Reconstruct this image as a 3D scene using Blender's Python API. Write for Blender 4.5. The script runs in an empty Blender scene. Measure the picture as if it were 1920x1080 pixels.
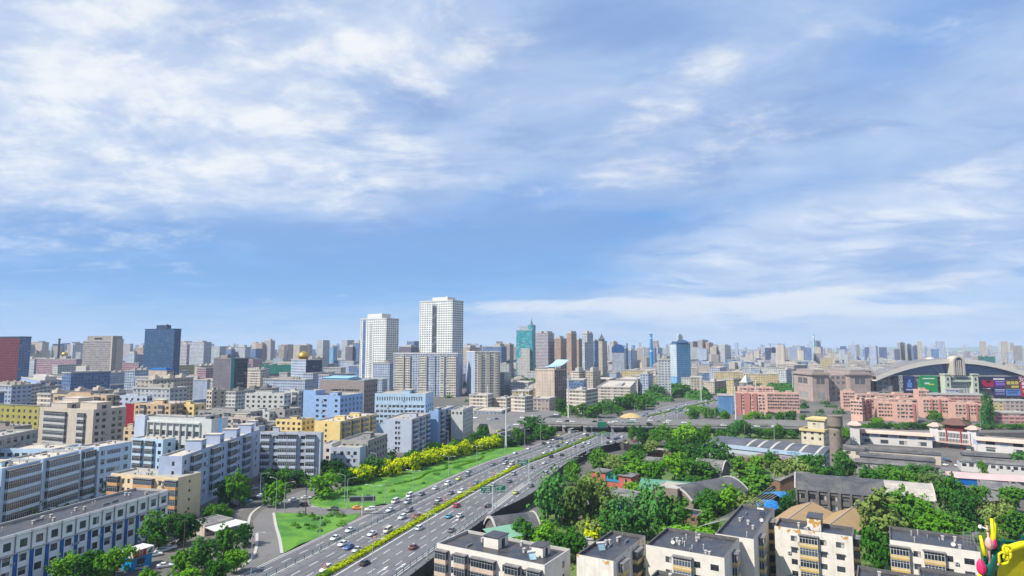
import bpy, bmesh, math, random
from mathutils import Vector, Matrix, noise
SC = bpy.context.scene
COL = SC.collection
PI = math.pi
R = math.radians
rnd = random.Random(7)
# ---------------------------------------------------------------- camera
F, HC = 1150.0, 62.0                     # focal length in photo pixels, height of the lens above the road
PT = math.atan(112.0 / F)                # looking slightly up
CP, SP = math.cos(PT), math.sin(PT)
cam = bpy.data.cameras.new('camera')
cam.sensor_width = 36.0
cam.lens = F / 1920.0 * 36.0
cam.clip_start = 0.5
cam.clip_end = 60000.0
camo = bpy.data.objects.new('camera', cam)
COL.objects.link(camo)
camo.location = (0, 0, HC)
camo.rotation_euler = (PI / 2 + PT, 0, 0)
SC.camera = camo
def ray(x, y):
 xo, v = x - 960.0, y - 540.0
 return Vector((xo, F * CP + v * SP, F * SP - v * CP))
def G(x, y, z=0.0):
 """point of the horizontal plane z seen at photo pixel x, y"""
 d = ray(x, y)
 t = (z - HC) / d.z
 return Vector((d.x * t, d.y * t, z))
def AT(x, y, Y):
 """point at distance Y in front of the lens seen at photo pixel x, y"""
 d = ray(x, y)
 t = Y / d.y
 return Vector((d.x * t, Y, HC + d.z * t))
def angles(x, y):
 d = ray(x, y)
 return math.atan2(d.x, d.y), math.atan2(d.z, math.hypot(d.x, d.y))
# ---------------------------------------------------------------- sun, sky, exposure
SUN_TO = Vector((-0.62, -0.31, 0.78)).normalized()
SUN_EL = math.asin(SUN_TO.z)
SUN_AZ = math.atan2(SUN_TO.x, SUN_TO.y)
sl = bpy.data.lights.new('sun', 'SUN')
sl.energy = 5.0
sl.angle = R(0.5)
sl.color = (1.0, 0.95, 0.86)
so = bpy.data.objects.new('sun', sl)
COL.objects.link(so)
so.location = (-80, -60, 150)
so.rotation_euler = (-SUN_TO).to_track_quat('-Z', 'Y').to_euler()
SC.view_settings.view_transform = 'Standard'
SC.view_settings.look = 'None'
SC.view_settings.exposure = 0.62
SC.view_settings.gamma = 1.0
SC.render.engine = 'CYCLES'
SC.cycles.use_denoising = True
SC.cycles.max_bounces = 5
SC.cycles.diffuse_bounces = 3
SC.cycles.glossy_bounces = 2
SC.cycles.transmission_bounces = 2
SC.cycles.volume_bounces = 0
SC.cycles.caustics_reflective = False
SC.cycles.caustics_refractive = False
class NT:
 """short hand for building node trees"""
 def __init__(self, tree):
  self.t, self.n, self.l = tree, tree.nodes, tree.links
 def new(self, kind, **kw):
  n = self.n.new(kind)
  for k, v in kw.items():
   setattr(n, k, v)
  return n
 def put(self, sock, v):
  if isinstance(v, bpy.types.NodeSocket):
   self.l.new(v, sock)
  elif v is not None:
   sock.default_value = v
 def m(self, op, a, b=None, c=None, clamp=False):
  n = self.new('ShaderNodeMath', operation=op, use_clamp=clamp)
  for i, v in enumerate((a, b, c)):
   if v is not None:
    self.put(n.inputs[i], v)
  return n.outputs[0]
 def step(self, v, lo, hi, a=0.0, b=1.0, smooth=True):
  n = self.new('ShaderNodeMapRange', interpolation_type='SMOOTHSTEP' if smooth else 'LINEAR')
  for i, q in enumerate((v, lo, hi, a, b)):
   self.put(n.inputs[i], q)
  return n.outputs[0]
 def mix(self, f, a, b, blend='MIX'):
  n = self.new('ShaderNodeMix', data_type='RGBA', blend_type=blend)
  self.put(n.inputs[0], f)
  self.put(n.inputs[6], rgba(a))
  self.put(n.inputs[7], rgba(b))
  return n.outputs[2]
 def noise(self, vec, scale, detail=4.0, rough=0.55, dist=0.0, dims='3D'):
  n = self.new('ShaderNodeTexNoise', noise_dimensions=dims)
  self.put(n.inputs['Vector'], vec)
  n.inputs['Scale'].default_value = scale
  n.inputs['Detail'].default_value = detail
  n.inputs['Roughness'].default_value = rough
  n.inputs['Distortion'].default_value = dist
  return n.outputs[0]
 def vmap(self, vec, loc=(0, 0, 0), rot=(0, 0, 0), sca=(1, 1, 1), kind='POINT'):
  n = self.new('ShaderNodeMapping', vector_type=kind)
  self.put(n.inputs[0], vec)
  n.inputs[1].default_value = loc
  n.inputs[2].default_value = rot
  n.inputs[3].default_value = sca
  return n.outputs[0]
def rgba(c):
 return c if isinstance(c, bpy.types.NodeSocket) or c is None or len(c) == 4 else (c[0], c[1], c[2], 1.0)
def make_sky():
 w = bpy.data.worlds.new('World')
 SC.world = w
 w.use_nodes = True
 w.node_tree.nodes.clear()
 k = NT(w.node_tree)
 out = k.new('ShaderNodeOutputWorld')
 bg = k.new('ShaderNodeBackground')
 bg.inputs[1].default_value = 0.062
 k.l.new(bg.outputs[0], out.inputs[0])
 sky = k.new('ShaderNodeTexSky', sky_type='NISHITA')
 sky.sun_disc = False
 sky.sun_elevation = SUN_EL
 sky.sun_rotation = SUN_AZ
 sky.altitude = 800.0
 sky.air_density = 1.0
 sky.dust_density = 0.6
 sky.ozone_density = 2.0
 tc = k.new('ShaderNodeTexCoord')
 sep = k.new('ShaderNodeSeparateXYZ')
 k.l.new(tc.outputs['Generated'], sep.inputs[0])
 X, Y, Z = sep.outputs
 az = k.m('ARCTAN2', X, Y)
 el = k.m('ARCTAN2', Z, k.m('SQRT', k.m('ADD', k.m('MULTIPLY', X, X), k.m('MULTIPLY', Y, Y))))
 cv = k.new('ShaderNodeCombineXYZ')
 k.put(cv.inputs[0], az)
 k.put(cv.inputs[1], el)
 A = cv.outputs[0]
 # the cloud sheet: perspective of a flat layer, softened near the horizon
 zz = k.m('ADD', k.m('MAXIMUM', Z, 0.0), 0.16)
 pv = k.new('ShaderNodeCombineXYZ')
 k.put(pv.inputs[0], k.m('DIVIDE', X, zz))
 k.put(pv.inputs[1], k.m('DIVIDE', Y, zz))
 S = pv.outputs[0]
 warp = k.new('ShaderNodeTexNoise')
 k.put(warp.inputs['Vector'], S)
 warp.inputs['Scale'].default_value = 1.3
 warp.inputs['Detail'].default_value = 3.0
 vs = k.new('ShaderNodeVectorMath', operation='MULTIPLY_ADD')
 k.put(vs.inputs[0], warp.outputs['Color'])
 vs.inputs[1].default_value = (0.5, 0.5, 0)
 k.put(vs.inputs[2], S)
 SW = vs.outputs[0]
 aw = k.new('ShaderNodeVectorMath', operation='MULTIPLY_ADD')
 k.put(aw.inputs[0], warp.outputs['Color'])
 aw.inputs[1].default_value = (0.16, 0.10, 0)
 k.put(aw.inputs[2], A)
 ash = k.new('ShaderNodeVectorMath', operation='SUBTRACT')
 k.put(ash.inputs[0], aw.outputs[0])
 ash.inputs[1].default_value = (0.08, 0.05, 0)
 AW = ash.outputs[0]
 def blob(x, y, rx, ry, rot=0.0, warped=True):
  a, e = angles(x, y)
  v = k.vmap(AW if warped else A, (a, e, 0), (0, 0, R(rot)), (rx / F, ry / F, 1), 'TEXTURE')
  g = k.new('ShaderNodeTexGradient', gradient_type='SPHERICAL')
  k.put(g.inputs[0], v)
  return k.step(g.outputs[1], 0.0, 1.0)
 def total(items, start):
  t = start
  for wgt, args in items:
   t = k.m('MULTIPLY_ADD', blob(*args), wgt, t)
  return t
 n_big = k.noise(SW, 1.1, 5.0, 0.55)
 n_fine = k.noise(k.vmap(SW, sca=(1.0, 1.5, 1.0), rot=(0, 0, R(25))), 3.6, 8.0, 0.62)
 n_med = k.noise(k.vmap(SW, sca=(1.0, 1.7, 1.0), rot=(0, 0, R(32))), 2.1, 7.0, 0.6, 0.3)
 n_puf = k.noise(k.vmap(AW, sca=(1.0, 1.9, 1.0), rot=(0, 0, R(-6))), 9.0, 8.0, 0.6, 0.25)
 n_str = k.noise(k.vmap(A, rot=(0, 0, R(-13)), sca=(2.2, 9.0, 1.0)), 3.0, 7.0, 0.6, 0.6)
 n_str2 = k.noise(k.vmap(AW, rot=(0, 0, R(-4)), sca=(2.0, 12.0, 1.0)), 3.4, 7.0, 0.62, 0.4)
 # 1: how blue (deep rain-blue base) against lilac veil
 blue = total([
  (1.00, (930, 470, 620, 150, 6)), (1.05, (480, 530, 1000, 150, 0)), (0.62, (260, 410, 330, 75, 0)),
  (0.62, (980, 345, 260, 62, 4)), (0.50, (1180, 428, 190, 40, 12)), (0.30, (400, 285, 300, 50, 0)),
  (0.5, (1180, 20, 360, 170, -20)), (0.30, (60, 560, 420, 110, 0)), (0.42, (1640, 90, 380, 190, 30)),
  (0.35, (1420, 360, 420, 60, 10)), (-0.6, (1650, 470, 560, 130, 0)), (0.15, (700, 390, 500, 90, 0)),
  (0.30, (640, 160, 240, 40, -4)), (0.5, (1885, 545, 190, 50, 0)), (0.35, (1780, 20, 230, 90, 20)),
 ], 0.10)
 blue = k.m('ADD', blue, k.m('MULTIPLY', k.m('SUBTRACT', n_big, 0.5), 0.55))
 blue = k.m('ADD', blue, k.m('MULTIPLY', k.m('SUBTRACT', n_str, 0.5), 0.7))
 blue = k.m('ADD', blue, k.m('MULTIPLY', k.m('SUBTRACT', n_med, 0.5), 1.0))
 blue = k.m('ADD', blue, k.m('MULTIPLY', k.m('SUBTRACT', n_puf, 0.5), 0.35))
 # 2: bright white cloud
 white = total([
  (0.75, (150, 120, 760, 330, 0)), (0.60, (760, 90, 460, 190, 0)), (0.40, (420, 190, 300, 90, 0)),
  (0.35, (90, 280, 320, 120, 0)), (0.22, (560, 300, 300, 70, 4)), (0.40, (1240, 180, 260, 70, 18)),
  (0.22, (1430, 80, 300, 160, 20)), (0.34, (1800, 320, 330, 60, 20)), (0.28, (1560, 430, 560, 120, 6)),
  (0.30, (1400, 260, 520, 70, 14)), (-0.30, (930, 470, 560, 140, 5)), (0.2, (60, 450, 300, 60, 3)),
  (0.28, (1740, 50, 90, 60, 0)), (0.25, (1150, 300, 420, 60, 12)), (0.2, (620, 380, 420, 50, -3)), (0.16, (180, 500, 460, 40, 2)), (0.35, (700, 320, 420, 80, 8)), (0.18, (1000, 420, 300, 30, 8)),
 ], 0.05)
 wd = k.m('ADD', white, k.m('MULTIPLY', k.m('SUBTRACT', n_fine, 0.5), 0.95))
 wd = k.m('ADD', wd, k.m('MULTIPLY', k.m('SUBTRACT', n_med, 0.5), 1.1))
 wd = k.m('ADD', wd, k.m('MULTIPLY', k.m('SUBTRACT', n_puf, 0.5), 0.95))
 wd = k.m('ADD', wd, k.m('MULTIPLY', k.m('SUBTRACT', n_str, 0.5), 0.3))
 wcov = k.step(wd, 0.14, 1.08)
 # 3: the bright rim of cloud low over the horizon
 low = total([(0.85, (1250, 566, 620, 26, 1.2, False)), (0.75, (1600, 545, 460, 24, 5, False)),
    (0.60, (1560, 590, 620, 40, 0, False)), (0.45, (1000, 580, 420, 34, 0, False)),
    (0.7, (1520, 578, 160, 18, 0, False)), (0.7, (1720, 582, 150, 18, 0, False)), (0.35, (1150, 605, 480, 60, 0, False))], 0.0)
 lowc = k.step(k.m('ADD', low, k.m('MULTIPLY', k.m('SUBTRACT', n_str2, 0.5), 2.4)), 0.30, 1.25)
 veil = k.mix(k.step(k.m('ADD', k.m('MULTIPLY', n_big, 0.5), k.m('MULTIPLY', n_med, 0.5)), 0.33, 0.66), (0.34, 0.49, 0.80), (0.60, 0.72, 0.92))
 deep = k.mix(k.step(el, 0.0, 0.25), (0.22, 0.49, 0.90), (0.11, 0.34, 0.79))
 c = k.mix(k.step(blue, -0.1, 1.3, 0.0, 0.80), veil, deep)
 n_sl = k.noise(k.vmap(SW, loc=(3.1, 1.7, 0), sca=(1.0, 1.5, 1.0), rot=(0, 0, R(28))), 1.5, 7.0, 0.58, 0.4)
 bank = total([(0.17, (900, 470, 760, 130, 5)), (0.17, (240, 500, 760, 130, 0)), (0.10, (1180, 30, 380, 170, -15)), (0.10, (1660, 90, 380, 190, 20)), (-0.12, (1600, 440, 480, 110, 4))], n_sl)
 c = k.mix(k.step(k.m('ADD', bank, k.m('MULTIPLY', k.m('SUBTRACT', n_puf, 0.5), 0.25)), 0.47, 0.70, 0.0, 0.72), c, k.mix(k.step(el, 0.02, 0.3), (0.19, 0.43, 0.83), (0.26, 0.40, 0.72)))
 wcol = k.mix(k.step(k.m('ADD', k.m('MULTIPLY', n_fine, 0.5), k.m('MULTIPLY', n_puf, 0.5)), 0.38, 0.62), (0.60, 0.71, 0.91), (0.93, 0.96, 0.99))
 c = k.mix(wcov, c, wcol)
 c = k.mix(lowc, c, (0.80, 0.84, 0.92))
 # thick air close to the horizon
 hz = k.step(el, -0.01, 0.12, 1.0, 0.0)
 lr = k.step(az, -0.5, 0.3)
 c = k.mix(k.m('MULTIPLY', hz, 0.72), c, k.mix(lr, (0.38, 0.61, 0.92), (0.50, 0.65, 0.90)))
 sc = k.new('ShaderNodeVectorMath', operation='SCALE')
 k.put(sc.inputs[0], c)
 sc.inputs[3].default_value = 11.0
 fin = k.mix(0.90, sky.outputs[0], sc.outputs[0])
 k.put(bg.inputs[0], fin)
 w.cycles.sampling_method = 'MANUAL'
 w.cycles.sample_map_resolution = 512
make_sky()
# ---------------------------------------------------------------- mesh and object helpers
class MB:
 """collects polygons and links them as ONE mesh object"""
 def __init__(self):
  self.v, self.f, self.mi, self.uv = [], [], [], []
 def poly(self, pts, m=0, uv=None):
  b = len(self.v)
  self.v.extend([tuple(p) for p in pts])
  self.f.append(tuple(range(b, b + len(pts))))
  self.mi.append(m)
  self.uv.append(uv or [(0.0, 0.0)] * len(pts))
 def box(self, x0, x1, y0, y1, z0, z1, m=0, mt=None, M=None, bottom=True):
  p = [Vector(q) for q in ((x0, y0, z0), (x1, y0, z0), (x1, y1, z0), (x0, y1, z0), (x0, y0, z1), (x1, y0, z1), (x1, y1, z1), (x0, y1, z1))]
  if M is not None:
   p = [M @ q for q in p]
  for q in ((0, 1, 5, 4), (1, 2, 6, 5), (2, 3, 7, 6), (3, 0, 4, 7)):
   a = [p[i] for i in q]
   lu, lv = (a[1] - a[0]).length, (a[3] - a[0]).length
   self.poly(a, m, [(0, 0), (lu, 0), (lu, lv), (0, lv)])
  self.poly([p[i] for i in (4, 5, 6, 7)], m if mt is None else mt)
  if bottom:
   self.poly([p[i] for i in (3, 2, 1, 0)], m)
  return self
 def prism(self, pts, z0, z1, m=0, mt=None, cap=True):
  n = len(pts)
  for i in range(n):
   a, b = pts[i], pts[(i + 1) % n]
   lu = math.hypot(b[0] - a[0], b[1] - a[1])
   self.poly([(a[0], a[1], z0), (b[0], b[1], z0), (b[0], b[1], z1), (a[0], a[1], z1)], m, [(0, 0), (lu, 0), (lu, z1 - z0), (0, z1 - z0)])
  if cap:
   self.poly([(a[0], a[1], z1) for a in pts], m if mt is None else mt)
  return self
 def lathe(self, prof, n=12, m=0, c=(0, 0), cap=True):
  """prof: (radius, z) from the bottom up"""
  ring = []
  for r, z in prof:
   ring.append([(c[0] + r * math.cos(2 * PI * i / n), c[1] + r * math.sin(2 * PI * i / n), z) for i in range(n)])
  for j in range(len(prof) - 1):
   for i in range(n):
    k = (i + 1) % n
    self.poly([ring[j][i], ring[j][k], ring[j + 1][k], ring[j + 1][i]], m, [(i, prof[j][1]), (i + 1, prof[j][1]), (i + 1, prof[j + 1][1]), (i, prof[j + 1][1])])
  if cap:
   self.poly(ring[-1], m)
  return self
 def tube(self, pts, r, n=6, m=0, r1=None):
  pts = [Vector(p) for p in pts]
  r1 = r if r1 is None else r1
  rings = []
  for i, p in enumerate(pts):
   d = (pts[min(i + 1, len(pts) - 1)] - pts[max(i - 1, 0)]).normalized()
   a = d.orthogonal().normalized() if abs(d.z) > 0.95 else Vector((0, 0, 1)).cross(d).normalized()
   b = d.cross(a)
   rr = r + (r1 - r) * i / max(1, len(pts) - 1)
   rings.append([p + a * (rr * math.cos(2 * PI * k / n)) + b * (rr * math.sin(2 * PI * k / n)) for k in range(n)])
  for i in range(len(pts) - 1):
   for k in range(n):
    l = (k + 1) % n
    self.poly([rings[i][k], rings[i][l], rings[i + 1][l], rings[i + 1][k]], m)
  self.poly(rings[-1], m)
  self.poly(rings[0][::-1], m)
  return self
 def grid(self, fn, nu, nv, m=0):
  """fn(u, v) -> point, both 0..1"""
  P = [[fn(i / nu, j / nv) for i in range(nu + 1)] for j in range(nv + 1)]
  for j in range(nv):
   for i in range(nu):
    self.poly([P[j][i], P[j][i + 1], P[j + 1][i + 1], P[j + 1][i]], m, [(i, j), (i + 1, j), (i + 1, j + 1), (i, j + 1)])
  return self
 def mesh(self, name, mats, smooth=False):
  me = bpy.data.meshes.new(name)
  me.from_pydata(self.v, [], self.f)
  for mm in (mats if isinstance(mats, (list, tuple)) else [mats]):
   me.materials.append(mm)
  me.polygons.foreach_set('material_index', self.mi)
  if smooth:
   me.polygons.foreach_set('use_smooth', [True] * len(self.f))
  ul = me.uv_layers.new(name='UVMap')
  flat = []
  for u in self.uv:
   for a, b in u:
    flat.append(a)
    flat.append(b)
  ul.data.foreach_set('uv', flat)
  me.update()
  return me
 def build(self, name, mats, parent=None, loc=None, rz=0.0, smooth=False, weld=False):
  me = self.mesh(name, mats, smooth)
  if weld or smooth:
   bm = bmesh.new()
   bm.from_mesh(me)
   bmesh.ops.remove_doubles(bm, verts=bm.verts, dist=0.0005)
   bm.to_mesh(me)
   bm.free()
  return link(name, me, parent, loc, rz)
def link(name, data, parent=None, loc=None, rz=0.0):
 o = bpy.data.objects.new(name, data)
 COL.objects.link(o)
 if parent is not None:
  o.parent = parent
 if loc is not None:
  o.location = loc
 if rz:
  o.rotation_euler = (0, 0, rz)
 return o
REG = []                        # things whose label may need an ordinal: (object, what, where, order, counted from)
def tag(o, label=None, cat=None, group=None, kind=None):
 if label:
  o['label'] = label
 if cat:
  o['category'] = cat
 if group:
  o['group'] = group
 if kind:
  o['kind'] = kind
 return o
def tag_many(o, what, where, order, frm, cat, group):
 tag(o, None, cat, group)
 REG.append((o, what, where, order, frm))
 return o
def empty(name, loc=(0, 0, 0), rz=0.0):
 o = link(name, None, None, loc, rz)
 o.empty_display_size = 0.5
 return o
ORD = 'first second third fourth fifth sixth seventh eighth ninth tenth eleventh twelfth'.split()
def ordinal(i):
 if i < 12:
  return ORD[i]
 n = i + 1
 return '%d%s' % (n, 'th' if 10 < n % 100 < 14 else {1: 'st', 2: 'nd', 3: 'rd'}.get(n % 10, 'th'))
def write_labels():
 d = {}
 for o, what, where, order, frm in REG:
  d.setdefault((what, where, frm), []).append((order, o))
 for (what, where, frm), l in d.items():
  l.sort(key=lambda q: q[0])
  for i, (_, o) in enumerate(l):
   o['label'] = (what + ' ' + where) if len(l) == 1 else '%s %s, %s from %s' % (what, where, ordinal(i), frm)
# ---------------------------------------------------------------- materials
MATS = {}
def new_mat(name):
 m = bpy.data.materials.new(name)
 m.use_nodes = True
 m.node_tree.nodes.clear()
 k = NT(m.node_tree)
 out = k.new('ShaderNodeOutputMaterial')
 b = k.new('ShaderNodeBsdfPrincipled')
 k.l.new(b.outputs[0], out.inputs[0])
 return m, k, b
def plain(name, col, rough=0.7, var=0.18, scale=0.6, metal=0.0, spec=0.3, dirt=None):
 """one colour broken up by two noises"""
 if name in MATS:
  return MATS[name]
 col = tuple(c * 0.77 for c in col)
 m, k, b = new_mat(name)
 tc = k.new('ShaderNodeTexCoord').outputs['Object']
 n1 = k.noise(tc, scale, 5.0, 0.6)
 n2 = k.noise(tc, scale * 9.0, 3.0, 0.6)
 f = k.m('ADD', k.m('MULTIPLY', n1, 0.65), k.m('MULTIPLY', n2, 0.35))
 lo = tuple(c * (1 - var) for c in col)
 hi = tuple(min(1, c * (1 + var)) for c in col)
 c = k.mix(k.step(f, 0.32, 0.68), lo, hi)
 if dirt:
  c = k.mix(k.step(k.noise(k.vmap(tc, sca=(1, 1, 0.25)), scale * 2.5, 6.0, 0.7), 0.52, 0.75, 0.0, 0.7), c, dirt)
 k.put(b.inputs['Base Color'], c)
 b.inputs['Roughness'].default_value = rough
 b.inputs['Metallic'].default_value = metal
 b.inputs['Specular IOR Level'].default_value = spec
 MATS[name] = m
 return m
def facade(name, wall, glass=(0.035, 0.05, 0.07), w=0.5, h=0.5, vc=0.48, skip=0, band=None, bandh=0.0, wall2=None, every=0, rail=None, gv=0.8, stripe=None):
 """far walls: UV counts bays and storeys. w,h window size in the bay; skip n: every n-th bay blank; band: colour of a strip under the windows; wall2/every: second wall colour each n bays"""
 if name in MATS:
  return MATS[name]
 m, k, b = new_mat(name)
 uv = k.new('ShaderNodeUVMap').outputs[0]
 sp = k.new('ShaderNodeSeparateXYZ')
 k.put(sp.inputs[0], uv)
 u, v = sp.outputs[0], sp.outputs[1]
 fu, fv = k.m('FRACT', u), k.m('FRACT', v)
 cu, cvv = k.m('FLOOR', u), k.m('FLOOR', v)
 du = k.m('ABSOLUTE', k.m('SUBTRACT', fu, 0.5))
 dv = k.m('ABSOLUTE', k.m('SUBTRACT', fv, vc))
 mk = k.m('MULTIPLY', k.m('LESS_THAN', du, w / 2), k.m('LESS_THAN', dv, h / 2))
 cell = k.new('ShaderNodeCombineXYZ')
 k.put(cell.inputs[0], cu)
 k.put(cell.inputs[1], cvv)
 wn = k.new('ShaderNodeTexWhiteNoise', noise_dimensions='2D')
 k.put(wn.inputs['Vector'], cell.outputs[0])
 if skip:
  mk = k.m('MULTIPLY', mk, k.m('GREATER_THAN', k.m('MODULO', cu, float(skip)), 0.5))
 tc = k.new('ShaderNodeTexCoord').outputs['Object']
 n = k.noise(tc, 0.09, 5.0, 0.6)
 st = k.noise(k.vmap(tc, sca=(1.0, 1.0, 0.08)), 0.5, 4.0, 0.6)
 f = k.m('ADD', k.m('MULTIPLY', n, 0.5), k.m('MULTIPLY', st, 0.5))
 wc = k.mix(k.step(f, 0.3, 0.7), tuple(c * 0.54 for c in wall), tuple(min(1, c * 0.84) for c in wall))
 if wall2:
  s2 = k.m('LESS_THAN', k.m('MODULO', cu, float(every)), stripe or 0.5)
  wc = k.mix(s2, wc, wall2)
 if band:
  bm_ = k.m('MULTIPLY', k.m('LESS_THAN', fv, bandh), 1.0)
  wc = k.mix(bm_, wc, band)
 # joints between storeys
 wc = k.mix(k.m('MULTIPLY', k.m('LESS_THAN', fv, 0.05), 0.22), wc, (0.12, 0.12, 0.13))
 g2 = tuple(min(1, c * 2.6 + 0.02) for c in glass)
 gc = k.mix(k.m('MULTIPLY', k.m('POWER', wn.outputs[0], 2.0), gv), glass, g2)
 gc = k.mix(k.m('MULTIPLY', k.m('GREATER_THAN', wn.outputs[0], 0.86), 0.8 * gv), gc, (0.30, 0.30, 0.28))
 # mullion and frame
 mul = k.m('LESS_THAN', k.m('ABSOLUTE', k.m('SUBTRACT', k.m('FRACT', k.m('MULTIPLY', u, 3.0)), 0.5)), 0.07)
 gc = k.mix(k.m('MULTIPLY', mul, 0.5), gc, (0.35, 0.36, 0.38))
 k.put(b.inputs['Base Color'], k.mix(mk, wc, gc))
 k.put(b.inputs['Roughness'], k.m('MULTIPLY_ADD', mk, -0.55, 0.8))
 b.inputs['Specular IOR Level'].default_value = 0.4
 bp = k.new('ShaderNodeBump')
 bp.inputs['Strength'].default_value = 0.6
 bp.inputs['Distance'].default_value = 0.2
 k.put(bp.inputs['Height'], k.m('SUBTRACT', 1.0, mk))
 k.l.new(bp.outputs[0], b.inputs['Normal'])
 MATS[name] = m
 return m
def roof_mat(name, col, patch, amt=0.5, rough=0.85, scale=0.25, spec=0.25):
 if name in MATS:
  return MATS[name]
 m, k, b = new_mat(name)
 tc = k.new('ShaderNodeTexCoord').outputs['Object']
 n1 = k.noise(tc, scale, 6.0, 0.65, 0.5)
 n2 = k.noise(tc, scale * 12, 4.0, 0.7)
 br = k.new('ShaderNodeTexBrick')
 k.put(br.inputs[0], tc)
 br.inputs['Scale'].default_value = 0.18
 br.inputs['Mortar Size'].default_value = 0.012
 br.inputs['Color1'].default_value = (1, 1, 1, 1)
 br.inputs['Color2'].default_value = (0.8, 0.8, 0.8, 1)
 br.inputs['Mortar'].default_value = (0.45, 0.45, 0.45, 1)
 c = k.mix(k.step(n1, 0.5 - amt * 0.25, 0.62, 0.0, 1.0), col, patch)
 c = k.mix(0.5, c, br.outputs[0], 'MULTIPLY')
 c = k.mix(k.step(n2, 0.35, 0.7, 0.0, 0.35), c, tuple(q * 0.4 for q in col))
 k.put(b.inputs['Base Color'], c)
 b.inputs['Specular IOR Level'].default_value = spec
 k.put(b.inputs['Roughness'], k.step(n1, 0.3, 0.7, rough - 0.25, rough + 0.1))
 MATS[name] = m
 return m
def asphalt(name, col, worn):
 if name in MATS:
  return MATS[name]
 m, k, b = new_mat(name)
 tc = k.new('ShaderNodeTexCoord').outputs['Object']
 uv = k.new('ShaderNodeUVMap').outputs[0]
 n1 = k.noise(tc, 0.05, 6.0, 0.65)
 n2 = k.noise(tc, 2.5, 4.0, 0.7)
 lanes = k.noise(k.vmap(uv, sca=(1.0, 0.012, 1.0)), 1.3, 4.0, 0.6)
 f = k.m('ADD', k.m('MULTIPLY', n1, 0.4), k.m('MULTIPLY', lanes, 0.6))
 c = k.mix(k.step(f, 0.32, 0.66), col, worn)
 c = k.mix(k.step(k.noise(tc, 0.35, 5.0, 0.7), 0.55, 0.7, 0.0, 0.35), c, tuple(q * 0.7 for q in col))
 c = k.mix(k.step(n2, 0.4, 0.75, 0.0, 0.25), c, tuple(q * 0.6 for q in col))
 crack = k.new('ShaderNodeTexVoronoi', feature='DISTANCE_TO_EDGE')
 k.put(crack.inputs['Vector'], tc)
 crack.inputs['Scale'].default_value = 0.09
 c = k.mix(k.step(crack.outputs[0], 0.0, 0.012, 0.35, 0.0), c, (0.02, 0.02, 0.02))
 k.put(b.inputs['Base Color'], c)
 b.inputs['Roughness'].default_value = 0.85
 MATS[name] = m
 return m
def ground_mat():
 m, k, b = new_mat('city_ground')
 tc = k.new('ShaderNodeTexCoord').outputs['Object']
 n1 = k.noise(tc, 0.012, 6.0, 0.6)
 n2 = k.noise(tc, 0.25, 5.0, 0.7)
 c = k.mix(k.step(n1, 0.35, 0.65), (0.065, 0.062, 0.06), (0.12, 0.11, 0.10))
 c = k.mix(k.step(n2, 0.45, 0.6, 0.0, 0.6), c, (0.05, 0.055, 0.04))
 vo = k.new('ShaderNodeTexVoronoi')
 k.put(vo.inputs['Vector'], k.vmap(tc, rot=(0, 0, 0.35)))
 vo.inputs['Scale'].default_value = 0.02
 c = k.mix(0.35, c, k.mix(k.step(vo.outputs[0], 0, 1), (0.045, 0.045, 0.05), (0.17, 0.155, 0.14)))
 k.put(b.inputs['Base Color'], c)
 b.inputs['Roughness'].default_value = 0.95
 return m
def grass_mat(name, a, bb, c2):
 if name in MATS:
  return MATS[name]
 m, k, b = new_mat(name)
 tc = k.new('ShaderNodeTexCoord').outputs['Object']
 n1 = k.noise(tc, 0.12, 6.0, 0.65)
 n2 = k.noise(tc, 1.6, 6.0, 0.8)
 c = k.mix(k.step(n1, 0.38, 0.62), a, bb)
 c = k.mix(k.step(n2, 0.42, 0.7, 0.0, 0.55), c, c2)
 k.put(b.inputs['Base Color'], c)
 b.inputs['Roughness'].default_value = 0.9
 bp = k.new('ShaderNodeBump')
 bp.inputs['Strength'].default_value = 0.8
 bp.inputs['Distance'].default_value = 0.3
 k.put(bp.inputs['Height'], n2)
 k.l.new(bp.outputs[0], b.inputs['Normal'])
 MATS[name] = m
 return m
def leaf_mat(name, a, bb):
 """leaves: a base tint per tree and per clump, thin enough to glow a little against the sun"""
 m = bpy.data.materials.new(name)
 m.use_nodes = True
 m.node_tree.nodes.clear()
 k = NT(m.node_tree)
 out = k.new('ShaderNodeOutputMaterial')
 tc = k.new('ShaderNodeTexCoord').outputs['Object']
 oi = k.new('ShaderNodeObjectInfo')
 n = k.noise(tc, 0.55, 3.0, 0.6)
 f = k.m('ADD', k.m('MULTIPLY', n, 1.0), k.m('MULTIPLY', oi.outputs['Random'], 0.5))
 c = k.mix(k.step(f, 0.45, 1.0), a, bb)
 d = k.new('ShaderNodeBsdfDiffuse')
 t = k.new('ShaderNodeBsdfTranslucent')
 k.put(d.inputs[0], c)
 k.put(t.inputs[0], c)
 mx = k.new('ShaderNodeMixShader')
 mx.inputs[0].default_value = 0.28
 k.l.new(d.outputs[0], mx.inputs[1])
 k.l.new(t.outputs[0], mx.inputs[2])
 k.l.new(mx.outputs[0], out.inputs[0])
 MATS[name] = m
 return m
def glass_mat(name, col, rough=0.08):
 if name in MATS:
  return MATS[name]
 m, k, b = new_mat(name)
 tc = k.new('ShaderNodeTexCoord').outputs['Object']
 oi = k.new('ShaderNodeObjectInfo')
 f = k.m('ADD', k.m('MULTIPLY', k.noise(tc, 1.1, 2.0), 0.5), k.m('MULTIPLY', oi.outputs['Random'], 0.75))
 c = k.mix(k.step(f, 0.35, 1.0), col, tuple(min(1, q * 3 + 0.03) for q in col))
 k.put(b.inputs['Base Color'], c)
 b.inputs['Roughness'].default_value = rough
 b.inputs['Specular IOR Level'].default_value = 0.6
 MATS[name] = m
 return m
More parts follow.
